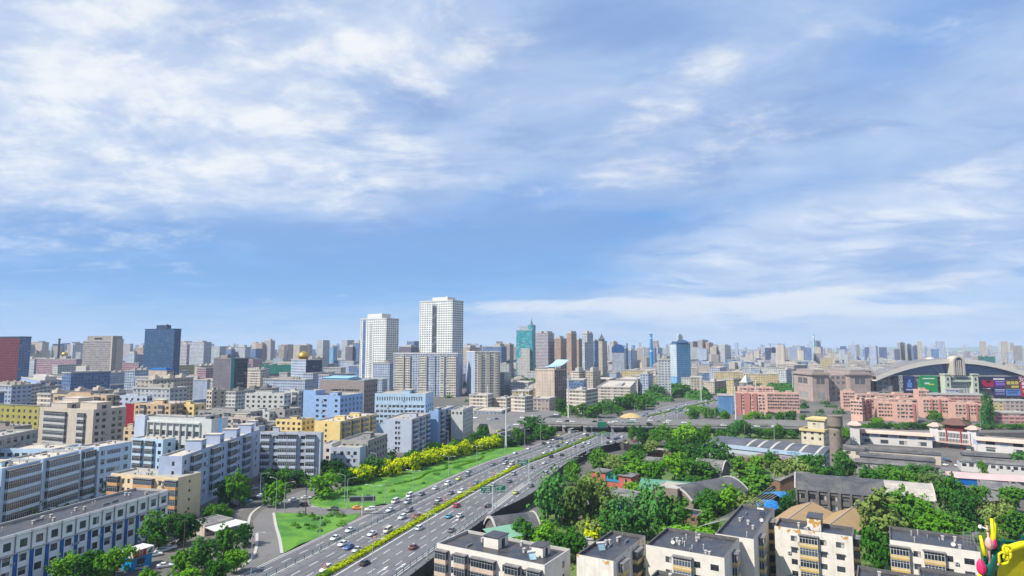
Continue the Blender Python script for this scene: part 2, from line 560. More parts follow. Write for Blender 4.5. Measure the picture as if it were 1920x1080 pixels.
M_CONC = plain('concrete', (0.34, 0.33, 0.31), 0.85, 0.2, 0.4, dirt=(0.16, 0.15, 0.14))
M_LCONC = plain('light_concrete', (0.50, 0.48, 0.45), 0.85, 0.15, 0.4, dirt=(0.3, 0.28, 0.25))
M_WHITE = plain('white_paint', (0.72, 0.71, 0.68), 0.7, 0.08, 0.5)
M_DARK = plain('dark_metal', (0.04, 0.042, 0.045), 0.5, 0.2, 1.0)
M_GREY = plain('grey_metal', (0.30, 0.32, 0.34), 0.45, 0.15, 1.0, metal=0.3)
M_BRICK = plain('old_brick', (0.25, 0.14, 0.10), 0.9, 0.3, 0.9, dirt=(0.18, 0.15, 0.13))
M_GLASS = glass_mat('window_glass', (0.012, 0.018, 0.024), 0.12)
M_FRAME = plain('window_frame_white', (0.62, 0.64, 0.66), 0.5, 0.1)
M_FRAMED = plain('window_frame_dark', (0.10, 0.10, 0.10), 0.5, 0.1)
RF_LIGHT = roof_mat('pale_roof', (0.42, 0.39, 0.34), (0.30, 0.28, 0.26))
RF_CREAM = roof_mat('cream_roof', (0.56, 0.50, 0.42), (0.40, 0.36, 0.31), 0.4)
RF_DARK = roof_mat('bitumen_roof', (0.024, 0.027, 0.038), (0.075, 0.07, 0.072), 0.5, 0.5, 0.3, 0.5)
RF_GREY = roof_mat('grey_roof', (0.15, 0.145, 0.15), (0.24, 0.23, 0.22))
# ---------------------------------------------------------------- ground, roads, lawns
YZ = -4.0                                    # level of the sunken yard beyond the retaining wall
def spline(pts, n=12):
 """Catmull-Rom through the points"""
 P = [Vector(p) for p in pts]
 P = [P[0] * 2 - P[1]] + P + [P[-1] * 2 - P[-2]]
 out = []
 for i in range(1, len(P) - 2):
  a, b, c, d = P[i - 1:i + 3]
  for s in range(n):
   t = s / n
   out.append(0.5 * ((2 * b) + (c - a) * t + (2 * a - 5 * b + 4 * c - d) * t * t + (3 * b - a - 3 * c + d) * t ** 3))
 out.append(P[-2])
 return out
def resample(pts, step):
 out, acc = [Vector(pts[0])], 0.0
 for a, b in zip(pts, pts[1:]):
  a, b = Vector(a), Vector(b)
  L = (b - a).length
  pos = step - acc
  while pos <= L:
   out.append(a + (b - a) * (pos / L))
   pos += step
  acc = (acc + L) % step if L else acc
 return out
def offset(pts, d):
 """shift a plan line to its right by d (number or function of index share)"""
 out = []
 n = len(pts)
 for i, p in enumerate(pts):
  t = (pts[min(i + 1, n - 1)] - pts[max(i - 1, 0)])
  t.z = 0
  t.normalize()
  k = d(i / (n - 1)) if callable(d) else d
  out.append(p + Vector((t.y, -t.x, 0)) * k)
 return out
def gpx(l, z=0.0):
 return [G(x, y, z) for x, y in l]
# centre line of the expressway: from below the lens to the far bend
MED = spline([Vector((-79.5, 88, 0)), Vector((-63.5, 135, 0))] + gpx([(612, 1080), (800, 970), (960, 881), (1035, 851), (1132, 812), (1217, 782), (1262, 771), (1342, 752), (1440, 738)])
   + [Vector((470, 985, 0)), Vector((700, 1180, 0))], 14)
MED = resample(MED, 4.0)
def nearest(pts, p):
 return min(range(len(pts)), key=lambda i: (pts[i].x - p[0]) ** 2 + (pts[i].y - p[1]) ** 2)
def lerp_tab(tab):
 def f(s):
  for (a, va), (b, vb) in zip(tab, tab[1:]):
   if s <= b:
    return va + (vb - va) * max(0.0, (s - a)) / (b - a)
  return tab[-1][1]
 return f
LEN = len(MED) - 1
sh = lambda px_: nearest(MED, G(*px_)) / LEN
S_B, S_M, S_U, S_BR = sh((612, 1080)), sh((800, 970)), sh((960, 881)), sh((1132, 812))
f_rrail = lerp_tab([(0, 18.3), (S_M, 18.3), (S_U, 15.5), (S_BR, 12.5), (1, 12.5)])
f_lrail = lerp_tab([(0, -14.6), (S_B, -14.6), (S_U, -11.6), (S_BR, -11.6), (1, -12)])
f_ledge = lerp_tab([(0, -22.8), (S_M, -22.2), (S_U, -21.0), (S_BR, -21.5), (1, -20)])
RRAIL, LRAIL, LEDGE = offset(MED, f_rrail), offset(MED, f_lrail), offset(MED, f_ledge)
# top of the retaining wall along the right edge
WALLPX = [(795, 1062), (920, 968), (1000, 925), (1060, 872), (1110, 843), (1165, 831)]
WALLTOP = [Vector((-52.5, 100, 0)), Vector((-38, 140, 0))] + gpx(WALLPX)
WALLTOP = resample(spline(WALLTOP, 10), 4.0)
YARDN = [G(1165, 831) + Vector((0.1, 0.1, 0)), G(1240, 836), G(1330, 838), G(1560, 838), G(1588, 811), G(1960, 811), Vector((760, 470, 0))]
YARD = [Vector((p.x, p.y, 0)) for p in WALLTOP] + YARDN[1:] + [Vector((760, 20, 0)), Vector((-20, 20, 0)), Vector((-45, 60, 0))]
A_MAIN = asphalt('expressway_asphalt', (0.07, 0.07, 0.082), (0.145, 0.144, 0.153))
A_SIDE = asphalt('street_asphalt', (0.10, 0.097, 0.098), (0.17, 0.162, 0.155))
M_LINE = plain('road_paint', (0.70, 0.70, 0.68), 0.7, 0.22, 1.5)
M_KERB = plain('kerb_stone', (0.48, 0.46, 0.43), 0.85, 0.15, 1.0)
G_LAWN = grass_mat('lawn_grass', (0.035, 0.145, 0.008), (0.10, 0.25, 0.015), (0.018, 0.075, 0.007))
G_ROUGH = grass_mat('rough_grass', (0.05, 0.11, 0.02), (0.12, 0.17, 0.035), (0.03, 0.07, 0.015))
def make_ground():
 bm = bmesh.new()
 outer = [(-14000, 20), (-14000, 30000), (14000, 30000), (14000, 20), (760, 20)]
 loop = [Vector((-45, 20, 0))] + [Vector((-14000, 20, 0)), Vector((-14000, 30000, 0)), Vector((14000, 30000, 0)), Vector((14000, 20, 0)), Vector((760, 20, 0))]
 ring = [bm.verts.new(p) for p in loop]
 yd = [bm.verts.new(p) for p in YARD[:-3]][::-1]            # back from the far right corner down the wall
 path = ring + yd + [bm.verts.new(Vector((-45, 60, 0)))]
 es = [bm.edges.new((path[i], path[(i + 1) % len(path)])) for i in range(len(path))]
 bmesh.ops.triangle_fill(bm, use_beauty=True, edges=es)
 low = [bm.verts.new((p.x, p.y, YZ)) for p in YARD]
 es = [bm.edges.new((low[i], low[(i + 1) % len(low)])) for i in range(len(low))]
 bmesh.ops.triangle_fill(bm, use_beauty=True, edges=es)
 top = yd[::-1]
 for i in range(len(top) - 1):
  bm.faces.new((low[i], low[i + 1], top[i + 1], top[i]))
 bmesh.ops.recalc_face_normals(bm, faces=bm.faces)
 me = bpy.data.meshes.new('ground')
 bm.to_mesh(me)
 bm.free()
 me.materials.append(ground_mat())
 tag(link('ground', me), kind='structure')
def ribbon(name, left, right, z, mat, kind='structure', parent=None):
 mb = MB()
 L = 0.0
 for i in range(len(left) - 1):
  a, b, c, d = left[i], right[i], right[i + 1], left[i + 1]
  w, s = (b - a).length, (d - a).length
  mb.poly([(a.x, a.y, z), (b.x, b.y, z), (c.x, c.y, z), (d.x, d.y, z)], 0, [(0, L), (w, L), (w, L + s), (0, L + s)])
  L += s
 o = mb.build(name, mat, parent)
 return tag(o, kind=kind) if kind else o
def area(name, pts, z, mat, thick=0.0, kind='structure', mside=None):
 bm = bmesh.new()
 vs = [bm.verts.new((p.x, p.y, z)) for p in pts]
 f = bm.faces.new(vs)
 if f.normal.z < 0 or sum(a.co.x * b.co.y - b.co.x * a.co.y for a, b in zip(vs, vs[1:] + vs[:1])) < 0:
  f.normal_flip()
 bmesh.ops.triangulate(bm, faces=[f])
 n = len(pts)
 if thick:
  lo = [bm.verts.new((p.x, p.y, z - thick)) for p in pts]
  for i in range(n):
   q = bm.faces.new((lo[i], lo[(i + 1) % n], vs[(i + 1) % n], vs[i]))
   q.material_index = 1 if mside else 0
 me = bpy.data.meshes.new(name)
 bm.to_mesh(me)
 bm.free()
 me.materials.append(mat)
 if mside:
  me.materials.append(mside)
 return tag(link(name, me), kind=kind)
def kerb(name, pts, w=0.5, h=0.15, z=0.0, mat=None):
 l, r_ = offset(pts, -w / 2), offset(pts, w / 2)
 mb = MB()
 for i in range(len(pts) - 1):
  a, b, c, d = l[i], r_[i], r_[i + 1], l[i + 1]
  up = Vector((0, 0, h))
  zz = Vector((0, 0, z))
  A, B, C, D = (Vector((q.x, q.y, 0)) + zz for q in (a, b, c, d))
  mb.poly([A + up, B + up, C + up, D + up])
  mb.poly([B, C, C + up, B + up])
  mb.poly([D, A, A + up, D + up])
 return tag(mb.build(name, mat or M_KERB), kind='structure')
make_ground()
N = len(MED)
iW = nearest(MED, WALLTOP[-1])
# the carriageway, wide enough to reach the retaining wall
right_edge = []
for i, p in enumerate(MED):
 if i <= iW:
  right_edge.append(WALLTOP[nearest(WALLTOP, (p.x + 20, p.y - 7))])
 else:
  right_edge.append(offset(MED[max(0, i - 1):i + 2], 24.0 if i < iW + 8 else 20.0)[1 if i else 0])
re2 = []
for i, p in enumerate(MED):                   # distance of the wall from the centre line, measured across
 d = min((q - p).length for q in WALLTOP) if i <= iW else 22.0
 re2.append(d)
sm = [sum(re2[max(0, i - 3):i + 4]) / len(re2[max(0, i - 3):i + 4]) for i in range(N)]
REDGE = [offset(MED, lambda s, i=i: sm[i])[i] for i in range(N)]
ribbon('expressway_road', LEDGE, REDGE, 0.02, A_MAIN)
def marks(name, base, offs, i0, i1, dash=None, w=0.22, z=0.03):
 """lane markings: dash = (painted, gap) in steps of the 4 m centre line, or None for a solid line"""
 mb = MB()
 for o in offs:
  c = offset(base, o)
  step_ = 1 if dash is None else sum(dash)
  for i in range(i0, min(i1, len(base) - 2), step_):
   for j in range(1 if dash is None else dash[0]):
    if i + j + 1 >= len(base):
     break
    a, b = c[i + j], c[i + j + 1]
    t = (b - a)
    n = Vector((t.y, -t.x, 0)).normalized() * (w / 2)
    mb.poly([(a - n).xy.to_3d() + Vector((0, 0, z)), (a + n).xy.to_3d() + Vector((0, 0, z)), (b + n).xy.to_3d() + Vector((0, 0, z)), (b - n).xy.to_3d() + Vector((0, 0, z))])
 return tag(mb.build(name, M_LINE), kind='structure')
rel = lambda f, k: (lambda s: f(s) * k)
NB = int(N * 0.62)
marks('lane_marking', MED, [rel(f_lrail, 0.34), rel(f_lrail, 0.64), rel(f_rrail, 0.30), rel(f_rrail, 0.53), rel(f_rrail, 0.76)], 6, NB, (1, 1))
marks('edge_marking', MED, [-1.9, 1.9, 2.25, lambda s: f_lrail(s) + 1.0, lambda s: f_rrail(s) - 0.8, lambda s: f_ledge(s) + 0.6], 6, NB)
marks('frontage_marking', MED, [lambda s: (f_lrail(s) + f_ledge(s)) / 2 - 0.2], 6, NB, (1, 1))
marks('slip_marking', MED, [lambda s: f_rrail(s) + 4.2], int(N * S_M), iW, (1, 1))
def arrows():
 mb = MB()
 for x, y in ((718, 1068), (752, 1062), (813, 968), (828, 958), (854, 976), (1040, 842)):
  p = G(x, y)
  i = nearest(MED, p)
  t = (MED[i + 1] - MED[i]).normalized()
  n = Vector((t.y, -t.x, 0))
  q = lambda a, b: tuple(p + t * a + n * b + Vector((0, 0, 0.034)))
  mb.poly([q(-3, -0.14), q(-3, 0.14), q(1, 0.14), q(1, -0.14)])
  mb.poly([q(1, -0.55), q(1, 0.55), q(3, 0)])
  mb.poly([q(-0.6, 0.14), q(0.2, 0.9), q(0.5, 0.6), q(0.0, 0.14)])
 tag(mb.build('road_arrow_marking', M_LINE), kind='structure')
 # hatched tongue between expressway and slip road
 mb = MB()
 c = offset(MED, lambda s: f_rrail(s) + 0.8)
 i0, i1 = nearest(MED, G(930, 952)), nearest(MED, G(988, 908))
 for i in range(i0 - 2, i1 + 2):
  for h in (0.0, 0.33, 0.66):
   p = c[i].lerp(c[i + 1], h)
   t = (c[i + 1] - c[i]).normalized()
   n = Vector((t.y, -t.x, 0))
   q = lambda a, b: tuple(p + t * a + n * b + Vector((0, 0, 0.03)))
   mb.poly([q(0, -0.7), q(0.5, -0.7), q(1.1, 1.2), q(0.6, 1.2)])
 tag(mb.build('hatched_marking', M_LINE), kind='structure')
arrows()
kerb('kerb_frontage', LEDGE[4:NB], 0.45, 0.16)
kerb('kerb_rail', offset(LRAIL, 0.5)[4:NB], 0.7, 0.18)
kerb('kerb_median', offset(MED, -1.35)[4:NB], 0.3, 0.2)
kerb('kerb_median_east', offset(MED, 1.35)[4:NB], 0.3, 0.2)
kerb('kerb_slip', offset(RRAIL, 0.35)[4:iW], 0.5, 0.18)
# lawns and slip roads left of the expressway
lawnA = gpx([(585, 934), (580, 941), (588, 949), (610, 953), (650, 954), (690, 951), (722, 944)]) + [LEDGE[i] + (LEDGE[i] - MED[i]).normalized() * 0.6 for i in range(nearest(LEDGE, G(728, 945)), nearest(LEDGE, G(968, 838)), 4)] \
 + gpx([(972, 834), (940, 830), (905, 838), (860, 852), (800, 868), (745, 884), (700, 896), (665, 905), (640, 916), (612, 924)])
area('lawn', lawnA, 0.14, G_LAWN, 0.14, mside=M_KERB)
lawnB = gpx([(515, 962), (517, 985), (523, 1010), (527, 1037), (532, 1038), (560, 1022)]) + [LEDGE[i] + (LEDGE[i] - MED[i]).normalized() * 0.6 for i in range(nearest(LEDGE, G(590, 1012)), nearest(LEDGE, G(690, 962)), 3)] \
 + gpx([(676, 962), (640, 967), (600, 966), (560, 963)])
area('lawn_wedge', lawnB, 0.14, G_LAWN, 0.14, mside=M_KERB)
slip = gpx([(455, 1080), (520, 1045), (530, 1040), (524, 1010), (517, 985), (513, 962), (560, 962), (640, 966), (690, 960), (735, 945), (690, 951), (640, 954), (600, 952), (580, 944), (584, 932),
   (620, 918), (680, 896), (760, 872), (850, 846), (905, 834), (915, 822), (840, 838), (760, 860), (690, 880), (630, 898), (590, 912), (560, 922), (530, 934), (505, 948), (490, 958),
   (476, 975), (474, 1000), (478, 1025), (474, 1045), (450, 1066), (430, 1080)]) + [Vector((-95, 150, 0)), Vector((-100, 110, 0)), Vector((-78, 110, 0)), Vector((-74, 150, 0))]
area('slip_road', slip, 0.012, A_SIDE)
lane2 = gpx([(490, 940), (470, 955), (455, 980), (462, 1000), (470, 990), (470, 968), (486, 952), (500, 944)])
area('service_lane', gpx([(440, 972), (452, 960), (478, 938), (500, 915), (480, 905), (470, 920), (440, 950), (428, 965)]), 0.03, A_SIDE)
for nm, l in (('kerb_slip_west', [(500, 944), (484, 953), (470, 966), (466, 984), (468, 1000)]), ('kerb_slip_south', [(482, 1000), (481, 1024), (474, 1045), (455, 1062), (436, 1078)]),
   ('kerb_island', [(513, 962), (517, 985), (524, 1010), (529, 1040)])):
 kerb(nm, resample(spline(gpx(l), 6), 2.0), 0.9, 0.17)
area('yard_paving', [Vector((p.x, p.y, 0)) for p in (Vector((60, 150)), Vector((-8, 190)), Vector((20, 290)), Vector((60, 370)), Vector((180, 370)), Vector((200, 200)))], YZ + 0.02, G_ROUGH)
# the yard's approach lanes
M_YARD = asphalt('yard_asphalt', (0.10, 0.10, 0.105), (0.16, 0.155, 0.15))
area('yard_lane', gpx([(1762, 876), (1800, 876), (1790, 905), (1760, 905)], YZ), YZ + 0.05, M_YARD)
area('yard_path', gpx([(1808, 975), (1836, 975), (1836, 1000), (1818, 1010), (1800, 1012)], YZ), YZ + 0.05, M_YARD)
area('parking_ground', gpx([(1085, 1000), (1130, 1000), (1125, 1030), (1080, 1035)], YZ), YZ + 0.05, M_CONC)
# ---------------------------------------------------------------- building kit
FOOT = []
def frame(xl, xc, xr, yt, zt=None, yb=None, yaw=70.0, wl=None, wr=None, z0=0.0):
 """Foot of the near corner, height, face lengths of a house whose near vertical edge is seen at column xc, its top at row yt.
 The left face runs to column xl, the right face to column xr; yaw is the compass of the right face (0 = to the right, 90 = away)."""
 if zt is None:
  C = G(xc, yb, z0)
  zt = AT(xc, yt, C.y).z
 else:
  C = G(xc, yt, zt)
 a = R(yaw)
 dl, dr = Vector((-math.sin(a), math.cos(a), 0)), Vector((math.cos(a), math.sin(a), 0))
 def run(d, x):
  # C + s d lies on the plane through the lens and column x
  k = (x - 960.0) / F
  den0 = C.y * CP + (zt - HC) * SP
  q = d.x - k * d.y * CP
  return (k * den0 - C.x) / q if abs(q) > 1e-6 else 20.0
 if wl is None:
  wl = run(dl, xl)
  if not 1.0 < wl < 400:
   print('frame: left length', round(wl, 1), (xl, xc, xr, yt))
   wl = 14.0
 if wr is None:
  wr = run(dr, xr)
  if not 1.0 < wr < 400:
   print('frame: right length', round(wr, 1), (xl, xc, xr, yt))
   wr = 14.0
 m_ = Vector((C.x, C.y, 0)) + dl * (wl / 2) + dr * (wr / 2)
 FOOT.append((m_.x, m_.y, 0.5 * math.hypot(wl, wr)))
 return dict(C=Vector((C.x, C.y, z0)), zt=zt, wl=wl, wr=wr, yaw=a, h=zt - z0, z0=z0)
FACE = {'R': 0.0, 'L': -PI / 2, 'E': PI / 2, 'B': PI}
def face_geo(f, wr, wl):
 """origin, direction along, length of a wall of the local box [0,wr] x [0,wl]"""
 return {'R': (Vector((0, 0, 0)), Vector((1, 0, 0)), wr), 'L': (Vector((0, wl, 0)), Vector((0, -1, 0)), wl),
   'E': (Vector((wr, 0, 0)), Vector((0, 1, 0)), wl), 'B': (Vector((wr, wl, 0)), Vector((-1, 0, 0)), wr)}[f]
def wall_face(mb, o, u, W, h, rects, dep=0.18, m=0, mrev=0, uvs=None):
 """one wall with openings; o is the lower left corner seen from outside, u the direction along"""
 inn = Vector((-u.y, u.x, 0))
 us = sorted({0.0, W} | {round(r[0], 3) for r in rects} | {round(r[2], 3) for r in rects})
 vs = sorted({0.0, h} | {round(r[1], 3) for r in rects} | {round(r[3], 3) for r in rects})
 P = lambda a, b, d=0.0: o + u * a + Vector((0, 0, b)) + inn * d
 hole = set()
 for r in rects:
  i0, i1 = us.index(round(r[0], 3)), us.index(round(r[2], 3))
  j0, j1 = vs.index(round(r[1], 3)), vs.index(round(r[3], 3))
  hole |= {(i, j) for i in range(i0, i1) for j in range(j0, j1)}
  a, b, c, d = r[:4]
  mb.poly([P(a, b), P(c, b), P(c, b, dep), P(a, b, dep)], mrev)
  mb.poly([P(c, b), P(c, d), P(c, d, dep), P(c, b, dep)], mrev)
  mb.poly([P(c, d), P(a, d), P(a, d, dep), P(c, d, dep)], mrev)
  mb.poly([P(a, d), P(a, b), P(a, b, dep), P(a, d, dep)], mrev)
 for i in range(len(us) - 1):
  j = 0
  while j < len(vs) - 1:
   if (i, j) in hole:
    j += 1
    continue
   k = j
   while k + 1 < len(vs) - 1 and (i, k + 1) not in hole:
    k += 1
   a, b, c, d = us[i], vs[j], us[i + 1], vs[k + 1]
   mb.poly([P(a, b), P(c, b), P(c, d), P(a, d)], m, [(a, b), (c, b), (c, d), (a, d)])
   j = k + 1
def parapet(mb, wr, wl, zt, t=0.28, d=0.7, m=1):
 o = [(0, 0), (wr, 0), (wr, wl), (0, wl)]
 i_ = [(t, t), (wr - t, t), (wr - t, wl - t), (t, wl - t)]
 for k in range(4):
  a, b, c, e = o[k], o[(k + 1) % 4], i_[(k + 1) % 4], i_[k]
  mb.poly([(a[0], a[1], zt), (b[0], b[1], zt), (c[0], c[1], zt), (e[0], e[1], zt)], m)
  mb.poly([(e[0], e[1], zt), (c[0], c[1], zt), (c[0], c[1], zt - d), (e[0], e[1], zt - d)], m)
CACHE = {}
M_CURT = plain('curtain_cloth', (0.50, 0.47, 0.42), 0.9, 0.2, 2.0)
def window_mesh(w, h, mf, n=2, tr=0.3):
 va = rnd.choice((0, 0, 0, 1, 2, 3))
 key = ('w', round(w, 2), round(h, 2), mf.name, n, va)
 if key not in CACHE:
  mb = MB()
  t = 0.07
  mb.poly([(-w / 2, 0.06, 0), (w / 2, 0.06, 0), (w / 2, 0.06, h), (-w / 2, 0.06, h)], 1)
  for a, b, c, d in ((-w / 2, 0, -w / 2 + t, h), (w / 2 - t, 0, w / 2, h), (-w / 2 + t, 0, w / 2 - t, t), (-w / 2 + t, h - t, w / 2 - t, h)):
   mb.box(a, c, 0.0, 0.05, b, d, 0, bottom=False)
  for i in range(1, n):
   x = -w / 2 + w * i / n
   mb.box(x - t / 2, x + t / 2, 0.0, 0.05, t, h - t, 0, bottom=False)
  if tr:
   mb.box(-w / 2 + t, w / 2 - t, 0.01, 0.05, h * (1 - tr) - t / 2, h * (1 - tr) + t / 2, 0, bottom=False)
  if va:
   a, b, c = ((-w / 2, -w * 0.22, 0), (w * 0.1, w / 2, 0), (-w / 2, w / 2, h * 0.55))[va - 1]
   mb.poly([(a, 0.056, c), (b, 0.056, c), (b, 0.056, h), (a, 0.056, h)], 2)
   if va == 3:
    mb.box(-w / 2 - 0.15, w / 2 + 0.15, -0.55, 0.0, h + 0.08, h + 0.14, 0)
  CACHE[key] = mb.mesh('window', [mf, M_GLASS, M_CURT])
 return CACHE[key]
def balcony_mesh(w, fl, mp, mband, dep, open_=False):
 """parapet, floor slab and little roof of a balcony; the face lies at y=0, it juts to -dep; z from 0 (floor) to fl"""
 key = ('b', round(w, 2), round(fl, 2), mp.name, mband.name if mband else '', round(dep, 2))
 if key not in CACHE:
  mb = MB()
  ph = 1.0
  mb.box(-w / 2, w / 2, -dep, 0, 0, 0.14, 0)
  mb.box(-w / 2, w / 2, -dep, -dep + 0.12, 0.14, ph, 0, bottom=False)
  mb.box(-w / 2, -w / 2 + 0.12, -dep + 0.12, 0, 0.14, ph, 0, bottom=False)
  mb.box(w / 2 - 0.12, w / 2, -dep + 0.12, 0, 0.14, ph, 0, bottom=False)
  if mband:
   mb.box(-w / 2 - 0.025, w / 2 + 0.025, -dep - 0.025, 0, 0.42, 0.78, 1)
  CACHE[key] = mb.mesh('balcony', [mp, mband or mp])
 return CACHE[key]
def glazing_mesh(w, gh, mf, dep, n):
 key = ('g', round(w, 2), round(gh, 2), mf.name, round(dep, 2), n)
 if key not in CACHE:
  mb = MB()
  t = 0.08
  y = -dep + 0.05
  x0, x1 = -w / 2 + 0.05, w / 2 - 0.05
  mb.poly([(x0, y + 0.03, 0), (x1, y + 0.03, 0), (x1, y + 0.03, gh), (x0, y + 0.03, gh)], 1)
  for x, s in ((x0 + 0.03, 1), (x1 - 0.03, -1)):
   q = [(x, y + 0.03, 0), (x, -0.01, 0), (x, -0.01, gh), (x, y + 0.03, gh)]
   mb.poly(q if s < 0 else q[::-1], 1)
   for yy in (y, (y - 0.01) / 2, -t):
    mb.box(x - 0.05, x + 0.05, yy, yy + t, 0, gh, 0, bottom=False)
   mb.box(x - 0.045, x + 0.045, y + t, -t, gh - t, gh - 0.002, 0)
  for i in range(n + 1):
   x = x0 + (x1 - x0 - t) * i / n
   mb.box(x, x + t, y - 0.01, y + 0.028, 0, gh, 0, bottom=False)
  for z in (0.0, gh * 0.68, gh - t):
   mb.box(x0 + 0.05, x1 - 0.05, y - 0.002, y + 0.025, z, z + t, 0)
  CACHE[key] = mb.mesh('glazing', [mf, M_GLASS])
 return CACHE[key]
def ac_mesh():
 if 'ac' not in CACHE:
  mb = MB()
  mb.box(-0.42, 0.42, -0.42, -0.06, 0, 0.62, 0)
  mb.box(-0.36, -0.3, -0.42, -0.002, -0.08, -0.002, 1)
  mb.box(0.3, 0.36, -0.42, -0.002, -0.08, -0.002, 1)
  n = 10
  mb.poly([(0.1 + 0.24 * math.cos(2 * PI * i / n), -0.425, 0.31 + 0.24 * math.sin(2 * PI * i / n)) for i in range(n)], 1)
  CACHE['ac'] = mb.mesh('air_conditioner', [plain('ac_casing', (0.6, 0.6, 0.58), 0.6, 0.1), M_DARK])
 return CACHE['ac']
def roof_mesh_part(root, wr, wl, z, mat, inset=0.28):
 mb = MB()
 mb.poly([(inset, inset, z), (wr - inset, inset, z), (wr - inset, wl - inset, z), (inset, wl - inset, z)])
 return mb.build('roof', mat, root)
def heads(root, fr, items, wallm, roofm):
 """boxes standing on the roof: (x0, x1, y0, y1, height) as shares of the roof"""
 for x0, x1, y0, y1, hh in items:
  mb = MB()
  a, b, c, d = x0 * fr['wr'], x1 * fr['wr'], y0 * fr['wl'], y1 * fr['wl']
  z = fr['h'] - 0.72
  mb.box(a, b, c, d, z, z + hh, 0, bottom=False)
  mb.box(a - 0.2, b + 0.2, c - 0.2, d + 0.2, z + hh, z + hh + 0.18, 1)
  if b - a > 2.4:
   mb.box(a + (b - a) * 0.35, a + (b - a) * 0.65, c - 0.04, c + 0.02, z + 0.1, z + min(2.1, hh * 0.8), 2)
  mb.build('stair_head', [wallm, roofm, M_DARK], root)
def vents(root, fr, n, seed):
 q = random.Random(seed)
 z = fr['h'] - 0.7
 for i in range(n):
  x, y = q.uniform(0.1, 0.9) * fr['wr'], q.uniform(0.2, 0.8) * fr['wl']
  mb = MB()
  k = q.random()
  if k < 0.45:
   mb.box(x - 0.35, x + 0.35, y - 0.25, y + 0.25, z, z + 0.9, 0)
   mb.box(x - 0.45, x + 0.45, y - 0.35, y + 0.35, z + 0.9, z + 1.0, 0)
  elif k < 0.8:
   mb.lathe([(0.12, z), (0.12, z + 1.1), (0.22, z + 1.15), (0.1, z + 1.35)], 7, 0, (x, y))
  else:
   mb.box(x - 1.2, x + 1.2, y - 0.1, y + 0.1, z, z + 0.5, 0)
  mb.build('roof_vent', M_LCONC if k < 0.8 else M_GREY, root)
class House:
 """a house with real openings, windows and balconies"""
 def __init__(self, name, label, fr, wall, roof, coping=None, cat='building', group=None):
  self.fr = fr
  self.wall, self.cop = wall, coping or M_LCONC
  self.root = empty(name, fr['C'], fr['yaw'])
  tag(self.root, label, cat, group)
  self.rects = {'L': [], 'R': [], 'E': [], 'B': []}
  self.nwin = 0
  self.roofm = roof
  self.q = random.Random(int(fr['C'].x * 7 + fr['C'].y))
  self.over = None
 def place(self, name, mesh, f, u, z, out=0.0):
  o, d, W = face_geo(f, self.fr['wr'], self.fr['wl'])
  n = Vector((d.y, -d.x, 0))
  p = o + d * u + n * out
  return link(name, mesh, self.root, (p.x, p.y, z), FACE[f])
 def col(self, f, at, w, h, sill, fl, nf, z1, kind='w', mf=None, mp=None, mb_=None, dep=1.2, n=None, skip=(), ac=0.1, lid=True):
  """one column of openings; at = share of the wall from its left end; z1 = floor level of the top storey"""
  mf = mf or M_FRAME
  o, d, W = face_geo(f, self.fr['wr'], self.fr['wl'])
  u = at * W
  for k in range(nf):
   z = z1 - k * fl
   if k in skip or z < 0.2:
    continue
   if kind == 'w':
    r = (u - w / 2, z + sill, u + w / 2, z + sill + h)
    if r[0] < 0.1 or r[2] > W - 0.1 or r[3] > self.fr['h'] - 0.2:
     continue
    self.rects[f].append(r)
    self.nwin += 1
    if self.nwin <= 98:
     self.place('window', window_mesh(w, h, mf, n or max(2, round(w / 0.9))), f, u, z + sill, -0.1)
    else:
     me = window_mesh(w, h, mf, n or max(2, round(w / 0.9)))
     p = o + d * u + Vector((d.y, -d.x, 0)) * -0.1
     M = Matrix.Translation((p.x, p.y, z + sill)) @ Matrix.Rotation(FACE[f], 4, 'Z')
     if self.over is None:
      self.over = MB()
      self.overm = [mf, M_GLASS, M_CURT]
     for pl in me.polygons:
      self.over.poly([M @ me.vertices[i].co for i in pl.vertices], pl.material_index)
    if ac and self.q.random() < ac:
     self.place('air_conditioner', ac_mesh(), f, u + self.q.choice((-1, 1)) * (w / 2 + 0.55), z + sill - 0.3)
   else:
    gh = fl - 1.0 - 0.12
    b = self.place('balcony', balcony_mesh(w, fl, mp, mb_, dep), f, u, z)
    if kind == 'b':
     g = link('glazing', glazing_mesh(w, gh, mf, dep, n or max(3, round(w / 0.75))), b, (0, 0, 1.0))
    if k == 0 and lid:
     mbb = MB()
     mbb.box(-w / 2 - 0.2, w / 2 + 0.2, -dep - 0.25, 0, fl - 0.1, fl + 0.08, 0)
     mbb.build('balcony_roof', RF_GREY, b)
 def rowcols(self, f, cnt, w, h, sill, fl, nf, z1, a=0.0, b=1.0, **kw):
  for i in range(cnt):
   self.col(f, a + (b - a) * (i + 0.5) / cnt, w, h, sill, fl, nf, z1, **kw)
 def finish(self, items=(), nv=4, wall_mats=None, par=0.7, dep=0.18):
  fr = self.fr
  mb = MB()
  for f in 'RLEB':
   o, d, W = face_geo(f, fr['wr'], fr['wl'])
   wall_face(mb, o, d, W, fr['h'], self.rects[f], dep)
   for r in self.rects[f]:
    inn = Vector((-d.y, d.x, 0)) * (dep + 0.02)
    P = lambda a, b: o + d * a + Vector((0, 0, b)) + inn
    mb.poly([P(r[0], r[1]), P(r[2], r[1]), P(r[2], r[3]), P(r[0], r[3])], 2)
  parapet(mb, fr['wr'], fr['wl'], fr['h'], d=par)
  mb.build('wall', [self.wall, self.cop, M_DARK], self.root)
  roof_mesh_part(self.root, fr['wr'], fr['wl'], fr['h'] - par, self.roofm)
  if self.over:
   tag(self.over.build('window', self.overm, self.root), kind='stuff')
  heads(self.root, fr, items, self.wall, self.roofm)
  vents(self.root, fr, int(nv * 1.8), int(fr['C'].x * 3 + fr['C'].y * 5))
  return self.root
